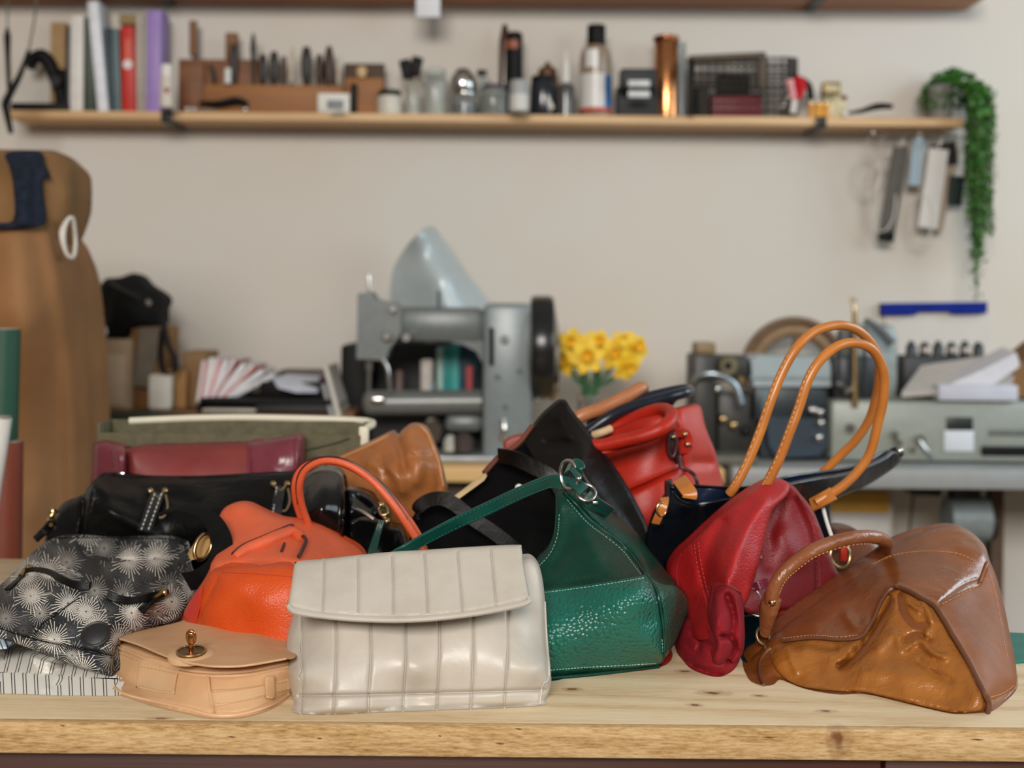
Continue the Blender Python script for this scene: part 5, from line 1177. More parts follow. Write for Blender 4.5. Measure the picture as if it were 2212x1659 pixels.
q = MB(); q.tube(up.line([(503, 1197), (526, 1178), (568, 1160), (606, 1144), (630, 1135), (636, 1146), (660, 1164), (654, 1184), (645, 1202)], .014), .0024, seg=8, n=1); q.build('handle_edge', ord_, t)
q = MB(); q.tube(up.line([(614, 1174), (608, 1190)], .006), .0018, seg=8, sm=False); q.build('handle_edge', ord_, t)
for k, (off_, dd) in enumerate(((0, 0), (-11, .035))):
    pts = [(668 + off_, 1135, 1.69 + dd), (652 + off_, 1090, 1.67 + dd), (648 + off_, 1045, 1.65 + dd), (664 + off_, 1012, 1.64 + dd), (702 + off_, 995 + k * 1, 1.63 + dd), (750 + off_ * .6, 1003, 1.62 + dd), (800, 1035, 1.615 + dd), (842 + k * 3, 1080 - k * 4, 1.61 + dd), (872 + k * 6, 1122 - k * 6, 1.61 + dd), (902 + k * 6, 1170 - k * 6, 1.62 + dd), (925, 1215, 1.64 + dd)]
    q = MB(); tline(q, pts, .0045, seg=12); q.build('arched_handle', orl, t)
    q = MB(); tline(q, [(a + (a - 745) / math.hypot(a - 745, b - 1110) * 8, b + (b - 1110) / math.hypot(a - 745, b - 1110) * 8, c_) for a, b, c_ in pts[1:9]], .0017, seg=8); q.build('handle_edge', ord_, t)
# ---- burgundy holdall, bin, black nylon bag (back left)
bur = leather('burgundy_cloth', '#7c2f2b', '#6e2725', .6, 700, .2); bul = leather('burgundy_leather', '#74323c', '#612832', .28, 700, .1, .0003, .25)
t = bag('burgundy_holdall', 'burgundy rolled holdall with shiny leather ends behind the black nylon bag', 420, 1100, 1.93)
gf = tps([(199, 1040, 2.0), (215, 955, 1.99), (270, 985, 1.95), (380, 960, 2.0), (420, 1010, 1.96), (540, 955, 1.99), (600, 985, 1.95), (652, 942, 1.97), (648, 1030, 1.95), (420, 1180, 1.96), (200, 1180, 1.98)])
gb = Sheet([(198, 1060), (199, 1010), (201, 965), (206, 955), (220, 953), (245, 960), (272, 968), (310, 962), (380, 959), (460, 957), (538, 955), (590, 947), (630, 941), (650, 942), (653, 955), (651, 1010), (640, 1060), (640, 1250), (200, 1250)], gf, 14, .030, [([(276, 960), (278, 1040)], 5, -.02), ([(255, 960), (262, 1040)], 9, .01), ([(538, 955), (540, 1030)], 4, -.006)]).make('body', bur, t, 6, .06)
Sheet([(199, 1060), (199, 1010), (202, 966), (208, 957), (222, 955), (245, 962), (270, 970), (272, 1060)], gb, 3, .001, off=.003).make('end_cap', bul, t, 5, .003, None)
Sheet([(539, 957), (590, 949), (630, 943), (650, 945), (651, 1010), (645, 1060), (541, 1060)], gb, 3, .001, off=.003).make('end_cap', bul, t, 5, .003, None)
seam(gb, [(537, 957), (538, 1000), (540, 1050)], .0022, bul, t, 'piping', .004)
seam(gb, [(641, 944), (639, 1000), (636, 1050)], .003, bul, t, 'piping', .004)
t = bag('storage_bin', 'olive canvas storage bin with a cream rim standing at the back left', 500, 1100, 2.04, 'bin')
ol = cloth('olive_canvas', '#625c46', '#524c38', .8); crm = plain('cream_rim', '#cfc8b2', .5, 0, .04)
zt_ = P(500, 916, 2.04).z; xa, xb = P(212, 1000, 2.04).x, P(782, 1000, 2.04).x
m = MB(); th = .006; yb2 = .065
for (cx_, cy_, sx, sy) in (((xa + xb) / 2, 2.04 + yb2, xb - xa, th), (xa, 2.04 + yb2 / 2, th, yb2), (xb, 2.04 + yb2 / 2, th, yb2)): m.box((cx_, cy_, (T + zt_) / 2), (sx, sy, zt_ - T), .002)
m.box(((xa + xb) / 2, 2.04, (T + zt_ - .015) / 2), (xb - xa, th, zt_ - T - .015), .002); m.box(((xa + xb) / 2, 2.04 + yb2 / 2, T + .004), (xb - xa, yb2, .006)); m.build('walls', ol, t)
m = MB(); m.tube([(xa + .03, 2.04 + yb2, zt_ - .003), (xa + .15, 2.04 + yb2, zt_ + .003), ((xa + xb) / 2 + .05, 2.04 + yb2, zt_ + .004), (xb, 2.04 + yb2, zt_), (xb, 2.05, zt_ - .008)], .006, seg=10); m.box((xb + .002, 2.045, zt_ - .024), (.016, .016, .045), .004); m.build('rim', crm, t)
m = MB(); m.tube([P(660, 972, 2.034), P(720, 958, 2.034), P(756, 946, 2.034)], .0012); m.build('seam', plain('olive_dark', '#3f3d30', .8), t)
nyl = leather('black_nylon', '#080808', '#040404', .4, 200, .06, .0005, .35, spec=.2); 
t = bag('nylon_bag', 'large black nylon bag with strap loops and brass studs at the back left', 380, 1190, 1.82)
nf = tps([(98, 1170, 1.84), (142, 1082, 1.87), (200, 1045, 1.83), (240, 1025, 1.90), (440, 1035, 1.91), (640, 1022, 1.91), (250, 1110, 1.81), (450, 1110, 1.82), (640, 1110, 1.84), (300, 1230, 1.85), (500, 1230, 1.85), (120, 1250, 1.86)])
nb = Sheet([(96, 1180), (104, 1146), (112, 1122), (124, 1101), (142, 1083), (178, 1069), (188, 1055), (200, 1040), (214, 1029), (232, 1023), (260, 1023), (300, 1028), (350, 1033), (443, 1029), (538, 1024), (620, 1019), (650, 1018), (668, 1040), (680, 1120), (680, 1300), (110, 1300)], nf, 14, .026, [([(182, 1072), (178, 1120), (172, 1170)], 5, -.010), ([(215, 1030), (198, 1060), (188, 1120), (176, 1170)], 4, .006), ([(240, 1100), (300, 1130), (330, 1160)], 20, .012), ([(380, 1075), (430, 1090)], 16, -.008), ([(230, 1060), (290, 1075)], 14, .008)], wrinkle(13, 45, .004)).make('body', nyl, t, 6, .045)
seam(nb, [(215, 1029), (235, 1024), (300, 1030), (440, 1031), (640, 1022)], .0028, blk, t, 'top_piping', .001)
MB().box(nb.at(262, 1024, .0), (.011, .006, .006), .002).build('stud', steel, t)
for sx, px_, s in ((325, 304, 1), (356, 304, 0), (590, 598, 1), (620, 600, 0)): MB().ball(nb.at(sx, 1046 if sx > 500 else 1061, .006), .005).build('stud', gold, t)
for (x_, y_, xe, ye) in ((342, 1066, 312, 1148), (606, 1052, 596, 1118)):
    m = MB(); m.ribbon([nb.at(x_, y_, .008), nb.at((x_ + xe) / 2 - 1, (y_ + ye) / 2, .014), nb.at(xe, ye, .010)], (1, 0, -.3), .019 if x_ < 500 else .015, .004); m.build('strap_tongue', leather('black_strap', '#1d1e20', '#121212', .3), t)
    m = MB()
    for k in range(9):
        u = k / 9; c = nb.at(x_ + (xe - x_) * u - 8, y_ + (ye - y_) * u, .0165); c2 = nb.at(x_ + (xe - x_) * (u + .06) - 8, y_ + (ye - y_) * (u + .06), .0165); m.tube([c, c2], .0007, seg=5, sm=False)
        if x_ < 500:
            c = nb.at(x_ + (xe - x_) * u + 7, y_ + (ye - y_) * u, .0165); c2 = nb.at(x_ + (xe - x_) * (u + .06) + 7, y_ + (ye - y_) * (u + .06), .0165); m.tube([c, c2], .0007, seg=5, sm=False)
    m.build('white_stitching', white, t)
    m = MB(); m.tube([nb.at(x_ - 16, y_ - 6, .010), nb.at(x_, y_ + 8, .012), nb.at(x_ + 14, y_ - 8, .010)], .0016, seg=8); m.tube([nb.at(x_ + 16, y_ + 4, .008), nb.at(x_ + 20, y_ + 30, .008), nb.at(x_ + 12, y_ + 50, .008), nb.at(x_ + 2, y_ + 52, .008)], .0018, seg=8); m.build('wire_loop', plain('bronze_wire', '#a58f70', .3, .8), t)
m = MB(); m.ribbon([nb.at(112, 1128, .014), nb.at(98, 1145, .016), nb.at(76, 1166, .018)], (1, 0, .6), .012, .005); m.build('zip_puller', blk, t)
m = MB(); m.ball(nb.at(114, 1108, .012), (.006, .005, .009)); m.tube([nb.at(114, 1110, .014), nb.at(106, 1122, .014), nb.at(110, 1134, .014)], .003); m.build('zip_slider', gold, t)
# ---- brown suede pouch bag and black patent bag behind the orange handles
t = bag('brown_leather_bag', 'mid brown leather bag standing behind the orange handles and the black patent bag', 850, 1150, 1.92)
jf = tps([(723, 990, 1.97), (842, 935, 1.97), (900, 916, 1.97), (940, 960, 1.95), (965, 1074, 1.93), (850, 1010, 1.90), (900, 980, 1.91), (850, 1150, 1.92), (750, 1150, 1.94)])
jb = Sheet([(700, 1020), (723, 988), (755, 974), (784, 961), (815, 946), (838, 935), (848, 933), (858, 941), (870, 928), (883, 918), (897, 916), (912, 920), (924, 930), (934, 950), (945, 978), (954, 1005), (962, 1040), (966, 1070), (966, 1262), (700, 1262)], jf, 9, .016, [([(850, 938), (866, 975), (872, 1010)], 10, -.014), ([(820, 990), (836, 1030)], 7, -.010), ([(880, 940), (905, 990), (900, 1040)], 14, .010), ([(800, 1000), (850, 1020), (870, 1060)], 14, .010), ([(890, 985), (930, 985)], 7, -.008), ([(940, 975), (950, 1050)], 7, -.005)], wrinkle(6, 34, .004)).make('body', leather('mid_brown', '#a5683a', '#8e5429', .35, 700, .15, .0004, .3), t, 5.5, .06)
seam(jb, [(726, 994), (784, 968), (838, 941)], .0022, M_('tan_edge', leather, '#b98559', '#a87348', .4), t, 'piping', .001)
seam(jb, [(908, 922), (922, 935), (935, 965), (948, 1000), (958, 1050)], .0022, MT['tan_edge'], t, 'piping', .001)
pat = leather('black_patent', '#0c0c0c', '#080808', .16, 900, .03, .0002, .12, .5, .4, .0)
t = bag('patent_bag', 'black patent bag with a domed flap and zip inside the arch of the orange handle', 760, 1220, 1.75)
kf_ = tps([(661, 1023, 1.80), (713, 1009, 1.82), (752, 1052, 1.76), (700, 1060, 1.74), (815, 1084, 1.80), (877, 1166, 1.80), (760, 1130, 1.73), (700, 1230, 1.74), (860, 1230, 1.76)])
kb = Sheet([(646, 1060), (650, 1040), (661, 1023), (682, 1012), (713, 1008), (735, 1018), (748, 1040), (754, 1054), (775, 1055), (805, 1068), (816, 1084), (836, 1095), (846, 1115), (846, 1132), (866, 1137), (877, 1160), (884, 1200), (884, 1330), (650, 1330)], kf_, 10, .022, [([(740, 1030), (742, 1100), (738, 1180)], 4, .010), ([(748, 1040), (752, 1120), (748, 1190)], 4, -.016), ([(745, 1122), (790, 1112), (830, 1120)], 4, -.010), ([(700, 1030), (690, 1100)], 24, .012), ([(760, 1070), (800, 1100)], 8, -.008)]).make('body', pat, t, 5.5, .04)
m = MB(); tline(m, [(768, 1101, 1.74), (785, 1107, 1.735), (808, 1122, 1.73)], .0028); m.build('zip_teeth', steel, t)
m = MB(); tline(m, [(822, 1086, 1.74), (818, 1098, 1.735), (824, 1112, 1.73), (836, 1110, 1.73), (836, 1098, 1.735), (828, 1090, 1.74)], .0024); m.ball(P(823, 1091, 1.735), .005); m.ball(P(836, 1126, 1.73), .005); tline(m, [(826, 1112, 1.73), (835, 1126, 1.73), (842, 1130, 1.73)], .0024); m.build('snap_hook', gold, t)
gcord = leather('green_cord', '#0e3a30', '#0a2b24', .3)
m = MB()
for k in range(3): tline(m, [(820 + k * 5, 1124, 1.725), (812 + k * 4, 1150, 1.72), (798 + k * 6, 1192, 1.70), (790 + k * 6, 1230, 1.69)], .0024)
m.build('cord', gcord, None, label='dark green tassel cord hanging below the snap hook', cat='cord')
# ---- big black tote
blt = leather('black_tote_cloth', '#070607', '#040404', .8, 800, .1, .0004, .08, .5, .1)
bll = leather('black_soft_leather', '#100c0a', '#090706', .42, 800, .12, .0003, .25, .5, .22)
t = bag('black_tote', 'big black leather tote leaning back with its peak highest in the middle', 1150, 1300, 1.72)
lf = tps([(905, 1095, 1.78), (975, 1075, 1.80), (1080, 980, 1.84), (1145, 925, 1.86), (1215, 866, 1.86), (1300, 972, 1.82), (1400, 1150, 1.76), (1410, 1300, 1.74), (930, 1300, 1.70), (1150, 1100, 1.76), (1250, 1000, 1.78), (1150, 1300, 1.69), (1000, 1180, 1.73), (1250, 1200, 1.73)])
lb_ = Sheet([(890, 1140), (893, 1115), (905, 1095), (925, 1080), (950, 1074), (990, 1074), (1020, 1050), (1050, 1025), (1066, 1000), (1078, 984), (1116, 968), (1133, 950), (1145, 927), (1170, 894), (1200, 868), (1212, 863), (1224, 866), (1236, 888), (1264, 922), (1301, 972), (1334, 1017), (1362, 1062), (1391, 1119), (1402, 1150), (1410, 1200), (1415, 1345), (900, 1345)], lf, 8, .014, [([(1130, 955), (1160, 1020), (1220, 1080)], 4, -.006), ([(1210, 900), (1260, 980)], 20, .010), ([(1180, 960), (1230, 960)], 12, -.008), ([(1250, 1000), (1300, 1080), (1350, 1150)], 16, .010)], wrinkle(17, 50, .003)).make('body', blt, t, 6, .03)
lp = Sheet([(1134, 952), (1146, 929), (1171, 896), (1200, 870), (1212, 865), (1223, 868), (1235, 890), (1263, 924), (1300, 974), (1333, 1019), (1361, 1064), (1390, 1120), (1400, 1150), (1408, 1200), (1380, 1190), (1330, 1150), (1270, 1110), (1215, 1070), (1180, 1020), (1150, 985)], lb_, 5, .002, off=.004).make('leather_panel', bll, t, 5, .004, None)
seam(lp, [(1224, 870), (1236, 890), (1264, 925), (1300, 974), (1333, 1019), (1361, 1064), (1390, 1120)], .0016, bll, t, 'edge_piping', .0005)
m = MB(); m.ribbon([P(1078, 984, 1.80), P(1110, 990, 1.77), P(1150, 1008, 1.755), P(1190, 1030, 1.745), P(1215, 1070, 1.74), P(1235, 1100, 1.74)], (-.3, .3, 1), .021, .004); m.build('strap', bll, t)
m = MB(); m.ribbon([P(905, 1120, 1.74), P(902, 1100, 1.74), P(925, 1082, 1.74), P(955, 1078, 1.735), P(985, 1092, 1.73), P(1020, 1120, 1.72), P(1065, 1150, 1.71), P(1110, 1185, 1.70), P(1150, 1220, 1.70)], (-.3, .5, 1), .020, .004); m.build('strap', bll, t)
m = MB(); q = [P(976, 1076, 1.765), P(1048, 1022, 1.80), P(1052, 1028, 1.79), P(1046, 1038, 1.785), P(992, 1077, 1.76)]; m.prism(q, (0, .006, 0)); m.build('zip_tape', plain('cream_tape', '#cdb184', .6), t)
m = MB(); tline(m, [(1046, 1022, 1.81), (1080, 985, 1.83), (1118, 960, 1.845), (1150, 920, 1.86)], .004); m.build('brown_edge', leather('rust_edge', '#6b3420', '#55281a'), t)
MB().ball(P(1121, 1054, 1.735), .0055).build('stud', white, t)
Sheet([(1088, 975), (1092, 952), (1110, 942), (1135, 936), (1150, 922), (1175, 960), (1190, 1200), (1110, 1200)], tps([(1088, 975, 1.94), (1150, 922, 1.94), (1110, 942, 1.94), (1150, 1200, 1.94)]), 5, .008).make('red_purse', leather('dull_red', '#8f3a2c'), None, 5, .05, label='dull red purse corner peeking left of the black tote peak', cat='purse')
# ---- red box bag
red = leather('scarlet', '#ac2413', '#9e1f10', .42, 500, .25, .0006, .1, .4, .4)
redl = leather('scarlet_side', '#b93324', '#ab2b1d', .45, 500, .2, .0006)
t = bag('red_box_bag', 'structured scarlet red bag with a thick rolled top handle behind the black tote', 1430, 1300, 1.95)
rf = tps([(1270, 960, 1.92), (1340, 930, 1.90), (1460, 900, 1.88), (1500, 876, 1.95), (1560, 1040, 1.98), (1440, 1000, 1.87), (1350, 1100, 1.85), (1460, 1100, 1.86), (1560, 1250, 1.96), (1300, 1250, 1.86)])
rb = Sheet([(1262, 985), (1275, 955), (1310, 930), (1380, 905), (1430, 892), (1458, 884), (1490, 876), (1508, 874), (1516, 884), (1522, 914), (1530, 938), (1545, 975), (1553, 1010), (1563, 1048), (1570, 1120), (1570, 1270), (1300, 1270), (1270, 1100)], rf, 6, .012, [([(1462, 890), (1468, 960), (1480, 1040), (1490, 1120)], 7, -.012), ([(1330, 1075), (1400, 1045), (1465, 1015)], 4, -.008), ([(1330, 1068), (1400, 1038), (1465, 1008)], 3, .004), ([(1500, 1000), (1530, 1000)], 12, -.010)], wrinkle(9, 60, .002)).make('body', red, t, 6, .045)
Sheet([(1464, 888), (1490, 878), (1507, 876), (1514, 886), (1521, 914), (1529, 938), (1543, 975), (1551, 1010), (1561, 1048), (1564, 1110), (1498, 1110), (1480, 1030), (1470, 960)], rb, 3, .001, off=.002).make('side_panel', redl, t, 5, .002, None)
for dy, dd, r in ((0, 0, .0095), (16, .01, .004)):
    m = MB(); tline(m, [(1262, 962 + dy, 1.83), (1300, 962 + dy, 1.82), (1345, 952 + dy * .8, 1.81 + dd), (1395, 940 + dy * .7, 1.80 + dd), (1430, 925 + dy * .6, 1.80 + dd), (1449, 906 + dy * .4, 1.82 + dd), (1448, 890 + dy * .2, 1.85 + dd), (1428, 884, 1.88 + dd), (1395, 892, 1.90 + dd), (1350, 912, 1.92 + dd), (1300, 935, 1.93 + dd), (1268, 950, 1.93 + dd)], r, seg=14); m.build('rolled_handle', red, t)
m = MB(); m.ribbon([rb.at(1455, 945, .010), rb.at(1458, 975, .012), rb.at(1468, 1000, .012)], (1, 0, 0), .012, .003); m.build('buckle_strap', plain('oxblood', '#3d151a', .4), t)
ring(MB(), rb.at(1452, 962, .014), .017, .0026, (.3, -1, 0), .35).build('dark_ring', plain('oxblood2', '#3a1a1c', .35), t)
for (x_, y_) in ((1453, 944), (1479, 938), (1484, 960)): MB().ball(rb.at(x_, y_, .014), .004).build('rivet', gold, t)
m = MB(); m.ribbon([rb.at(1455, 935, .010), rb.at(1482, 938, .010), rb.at(1486, 965, .010), rb.at(1468, 972, .010)], (.3, 0, 1), .013, .004); m.build('loop_strap', red, t)
m = MB(); tline(m, [(1466, 985, 1.84), (1472, 1010, 1.83), (1490, 1018, 1.83), (1502, 1030, 1.82), (1507, 1048, 1.82)], .0028); m.build('dark_cord', MT.get('oxblood') or plain('oxblood3', '#3a1a1c', .4), t)
# ---- bag of the brown and navy padded handles
t = bag('navy_handbag', 'mostly hidden navy bag whose brown and navy padded handles rise behind the black tote', 1340, 1200, 2.02)
Sheet([(1250, 990), (1290, 965), (1420, 930), (1450, 960), (1450, 1222), (1250, 1222)], tps([(1250, 990, 2.06), (1450, 930, 2.06), (1350, 1100, 2.06)]), 8, .01).make('body', leather('navy_hide', '#1a2433', '#131b27', .35), t, 8, .05)
bh = leather('copper_tan', '#b0714a', '#9c5f3a', .38, 900, .08, .0003)
m = MB(); tline(m, [(1225, 925, 1.92), (1252, 900, 1.92), (1300, 882, 1.93), (1350, 858, 1.94), (1384, 838, 1.96), (1386, 842, 1.99), (1360, 852, 2.02), (1310, 880, 2.03), (1270, 950, 2.03)], [.008, .010, .0105, .0105, .010, .009, .008, .007, .007], seg=14, n=8); m.build('brown_handle', bh, t)
nh = leather('navy_padded', '#1a222e', '#10161f', .25, 900, .05)
for k in range(2):
    m = MB(); tline(m, [(1268 + k * 4, 935 - k * 14, 1.91 + k * .03), (1310, 905 - k * 12, 1.91 + k * .03), (1350, 884 - k * 12, 1.92 + k * .03), (1400, 870 - k * 12, 1.93 + k * .03), (1450, 856 - k * 10, 1.94 + k * .03), (1482, 847 - k * 6, 1.96 + k * .03), (1487, 846, 2.0 + k * .02), (1450, 862, 2.03), (1400, 950, 2.04)], .0085, seg=12); m.build('navy_handle', nh, t)
m = MB(); tline(m, [(1282, 940, 1.90), (1300, 934, 1.895), (1320, 926, 1.90)], .006); m.build('cream_tab', plain('cream_tab', '#c9ab83', .6), t)
# ---- navy tote with tan handles
nav = leather('navy_gloss', '#080d16', '#05080f', .25, 900, .04, .0003, .08, .5, .35)
tnh = leather('amber_tan', '#bf7631', '#a9632a', .32, 900, .08, .0003, .05)
thr = plain('cream_thread', '#dcc79c', .7)
t = bag('navy_tote', 'glossy navy tote with tall looping tan handles rising at the right', 1600, 1280, 1.72)
vf = tps([(1407, 1129, 1.70), (1453, 1060, 1.70), (1500, 1088, 1.655), (1626, 1064, 1.66), (1700, 1060, 1.70), (1800, 1072, 1.80), (1880, 1040, 1.90), (1945, 985, 1.98), (1450, 1250, 1.74), (1600, 1250, 1.80), (1750, 1180, 1.82), (1600, 1130, 1.71)])
vb = Sheet([(1392, 1190), (1398, 1150), (1410, 1110), (1428, 1080), (1444, 1056), (1452, 1050), (1460, 1074), (1488, 1088), (1532, 1085), (1583, 1075), (1626, 1066), (1700, 1045), (1768, 1031), (1835, 1020), (1880, 1002), (1915, 985), (1930, 974), (1946, 982), (1944, 1000), (1913, 1024), (1869, 1051), (1819, 1071), (1785, 1090), (1768, 1110), (1776, 1180), (1790, 1300), (1600, 1330), (1392, 1330)], vf, 7, .008).make('body', nav, t, 5.5, .02)
bf = lambda x, y: vf(x, y) + .055
ib = Sheet([(1444, 1100), (1449, 1052), (1470, 1046), (1500, 1049), (1582, 1053), (1629, 1050), (1700, 1030), (1768, 1020), (1835, 1010), (1879, 993), (1906, 976), (1928, 971), (1946, 980), (1900, 1030), (1800, 1075), (1780, 1200), (1600, 1330), (1444, 1330)], bf, 4, .003).make('back_wall', leather('navy_lining', '#16233a', '#101a2c', .3, 900, .04), t, 6, .012)
seam(vb, [(1445, 1058), (1452, 1053), (1462, 1076), (1490, 1089), (1532, 1086), (1583, 1076), (1626, 1067), (1700, 1047)], .0022, nav, t, 'rim', .001)
seam(ib, [(1449, 1053), (1470, 1047), (1500, 1050), (1582, 1054), (1629, 1051), (1700, 1031), (1768, 1021), (1835, 1011), (1879, 994), (1906, 977), (1928, 972)], .0022, nav, t, 'rim', .001)
m = MB(); m.ribbon([P(1444, 1056, 1.70), P(1438, 1054, 1.73), P(1449, 1050, 1.755)], (0, 0, 1), .02, .004); m.build('side_gusset', nav, t)
m = MB(); m.ball(P(1936, 978, 1.99), (.012, .01, .009)); m.build('corner_cap', nav, t)
MB().ball(P(1943, 974, 1.985), .006).build('corner_stud', steel, t)
outer = [(1576, 1066, 1.665), (1589, 1048, 1.66), (1616, 997, 1.66), (1643, 930, 1.66), (1667, 860, 1.66), (1691, 802, 1.665), (1721, 751, 1.67), (1758, 717, 1.685), (1802, 703, 1.70), (1836, 706, 1.72), (1863, 721, 1.74), (1886, 748, 1.76), (1899, 782, 1.78), (1897, 832, 1.80), (1890, 869, 1.81), (1876, 910, 1.82), (1849, 950, 1.83), (1815, 984, 1.84), (1778, 1021, 1.85), (1764, 1040, 1.85)]
inner = [(1648, 1058, 1.635), (1660, 1038, 1.63), (1684, 990, 1.625), (1707, 930, 1.62), (1725, 883, 1.62), (1745, 822, 1.62), (1772, 778, 1.625), (1809, 748, 1.635), (1846, 741, 1.65), (1880, 752, 1.665), (1900, 780, 1.68), (1910, 815, 1.69), (1907, 869, 1.70), (1896, 916, 1.71), (1880, 977, 1.72), (1853, 1018, 1.725), (1819, 1051, 1.73), (1785, 1072, 1.735), (1762, 1086, 1.735)]
for nm, pts in (('back_handle', outer), ('front_handle', inner)):
    m = MB(); tline(m, pts, .0063, seg=14, n=5); m.build(nm, tnh, t)
    L = [P(a, b, c_) for a, b, c_ in curve2_3(pts)] if False else smooth_line([P(a - (7 if a < 1800 and b < 1060 and i < 9 else 0), b + (0 if i < 8 else 0), c_ - .0045) for i, (a, b, c_) in enumerate(pts[:10])], 9)
    q = MB()
    for a, b in list(zip(L[:-1], L[1:]))[::2]:
        q.tube([a, b], .00035, seg=5, sm=False)
    q.build('stitching', thr, t)
m = MB(); m.ribbon([P(1754, 1091, 1.745), P(1775, 1080, 1.735), P(1800, 1066, 1.728)], (.3, 0, 1), .018, .006); m.build('handle_tab', tnh, t)
m = MB(); m.ribbon([P(1468, 1036, 1.69), P(1480, 1052, 1.665), P(1490, 1066, 1.655), P(1489, 1076, 1.655)], (1, 0, .6), .019, .004); m.build('closure_tab', tnh, t)
ring(MB(), P(1429, 1100, 1.665), .0085, .0020, (.4, -1, 0), .8).build('d_ring', gold, t)
m = MB(); m.ribbon([P(1436, 1076, 1.675), P(1434, 1090, 1.665), P(1424, 1112, 1.665), P(1416, 1130, 1.67)], (1, 0, .3), .011, .003); m.build('side_tab', tnh, t)
m = MB(); m.ribbon([P(1768, 1095, 1.76), P(1778, 1130, 1.76), P(1790, 1160, 1.76)], (1, .2, 0), .012, .004); m.build('side_strap', nav, t)
m = MB(); m.tube([P(1778, 1098, 1.752), P(1786, 1128, 1.752), P(1796, 1158, 1.752)], .0026); m.build('white_edge', white, t)
# ---- green hobo bag
grn_p = leather('green_pebble', '#0c5f50', '#094f42', .30, 215, .8, .0012, .05, .4, .6)
grn_s = leather('green_smooth', '#08392c', '#052b20', .42, 420, .3, .0009, .12, .5, .28)
grn_d = leather('green_edge', '#0a3a30', '#072c24', .35, 600, .1)
gth = plain('mint_thread', '#7fb5a2', .7)
t = bag('green_hobo_bag', 'emerald green pebbled leather hobo bag with shoulder strap and steel rings', 1300, 1450)
G = tps([(1192, 1466, None), (1300, 1457, None), (1424, 1441, None), (1150, 1470, None), (1150, 1275, 1.50), (1260, 1264, 1.475), (1395, 1242, 1.48), (1300, 1350, 1.435), (1200, 1360, 1.44), (1410, 1340, 1.45), (1432, 1353, 1.462), (1436, 1414, 1.475),
         (1457, 1268, 1.53), (1493, 1305, 1.60), (1477, 1345, 1.56), (1461, 1381, 1.53), (1203, 1066, 1.60), (1240, 1085, 1.585), (1200, 1150, 1.56), (1320, 1156, 1.575), (1375, 1213, 1.55), (1403, 1189, 1.62), (1321, 1111, 1.64), (1444, 1242, 1.60), (1160, 1220, 1.53), (1260, 1180, 1.53)])
go = [(1202, 1064), (1212, 1054), (1226, 1054), (1248, 1066), (1280, 1084), (1321, 1110), (1350, 1132), (1379, 1156), (1404, 1190), (1425, 1215), (1446, 1243), (1470, 1272), (1494, 1304), (1480, 1340), (1464, 1378), (1450, 1402), (1437, 1420), (1424, 1440), (1360, 1449), (1300, 1456), (1240, 1462), (1172, 1468), (1160, 1400), (1155, 1290), (1155, 1240), (1159, 1218), (1182, 1193), (1197, 1156), (1202, 1107)]
gb_ = Sheet(go, G, 12, .016, [([(1219, 1064), (1243, 1088), (1276, 1124), (1321, 1157), (1354, 1186), (1375, 1214), (1392, 1240)], 4, -.010), ([(1232, 1066), (1262, 1090), (1300, 1122), (1345, 1150), (1380, 1190), (1400, 1230)], 10, .010), ([(1400, 1244), (1413, 1268), (1424, 1310), (1430, 1360), (1432, 1414)], 4, -.008), ([(1220, 1110), (1230, 1160), (1200, 1220)], 18, -.006), ([(1260, 1150), (1290, 1200)], 18, .008), ([(1170, 1262), (1260, 1254), (1390, 1234)], 9, -.005)], wrinkle(31, 50, .0022)).make('body', grn_s, t, 5, .06)
bp_ = Sheet([(1160, 1277), (1174, 1275), (1260, 1264), (1340, 1252), (1394, 1243), (1406, 1252), (1416, 1275), (1425, 1310), (1431, 1360), (1433, 1405), (1426, 1434), (1400, 1438), (1330, 1443), (1260, 1447), (1192, 1453), (1166, 1455)], gb_, 9, .004, off=.0055).make('base_panel', grn_p, t, 5, .004, None)
stitches(bp_, [[(1140, 1283), (1176, 1280), (1260, 1269), (1340, 1257), (1392, 1248)], [(1150, 1451), (1260, 1442), (1340, 1438), (1418, 1433)], [(1430, 1380), (1432, 1410)]], gth, t, 7, 4.4, .00055)
gs = Sheet([(1404, 1248), (1430, 1262), (1462, 1268), (1490, 1304), (1478, 1340), (1463, 1376), (1450, 1400), (1437, 1418), (1437, 1370), (1430, 1310), (1420, 1272)], gb_, 5, .003, off=.004).make('side_gusset', grn_p, t, 5, .003, None)
seam(gb_, [(1398, 1242), (1412, 1264), (1421, 1285), (1430, 1330), (1434, 1370), (1436, 1414)], .0016, grn_d, t, 'piping', .006)
seam(gb_, [(1216, 1062), (1243, 1087), (1276, 1124), (1321, 1157), (1354, 1186), (1375, 1214), (1394, 1240)], .0018, grn_d, t, 'piping', .004)
seam(gb_, [(1203, 1070), (1203, 1107), (1198, 1156), (1183, 1192), (1160, 1218), (1142, 1242)], .0016, grn_d, t, 'piping', .000)
seam(gb_, [(1424, 1440), (1360, 1448), (1300, 1455), (1240, 1461), (1150, 1468)], .0022, grn_s, t, 'bottom_piping', .004)
stitches(gb_, [[(1208, 1110), (1204, 1158), (1188, 1196), (1165, 1222)], [(1224, 1078), (1268, 1128), (1314, 1163), (1346, 1190), (1366, 1216), (1384, 1240)]], gth, t, 7, 4, .0004, .001)
gstrap = leather('green_strap', '#0f4a40', '#0b3830', .22, 900, .06, .0003, .05, .5, .6)
sp_ = [P(1228, 1046, 1.595), P(1190, 1040, 1.59), P(1130, 1062, 1.57), P(1060, 1095, 1.55), P(980, 1132, 1.53), P(920, 1163, 1.51), P(880, 1186, 1.50), P(850, 1206, 1.50), P(840, 1230, 1.51)]
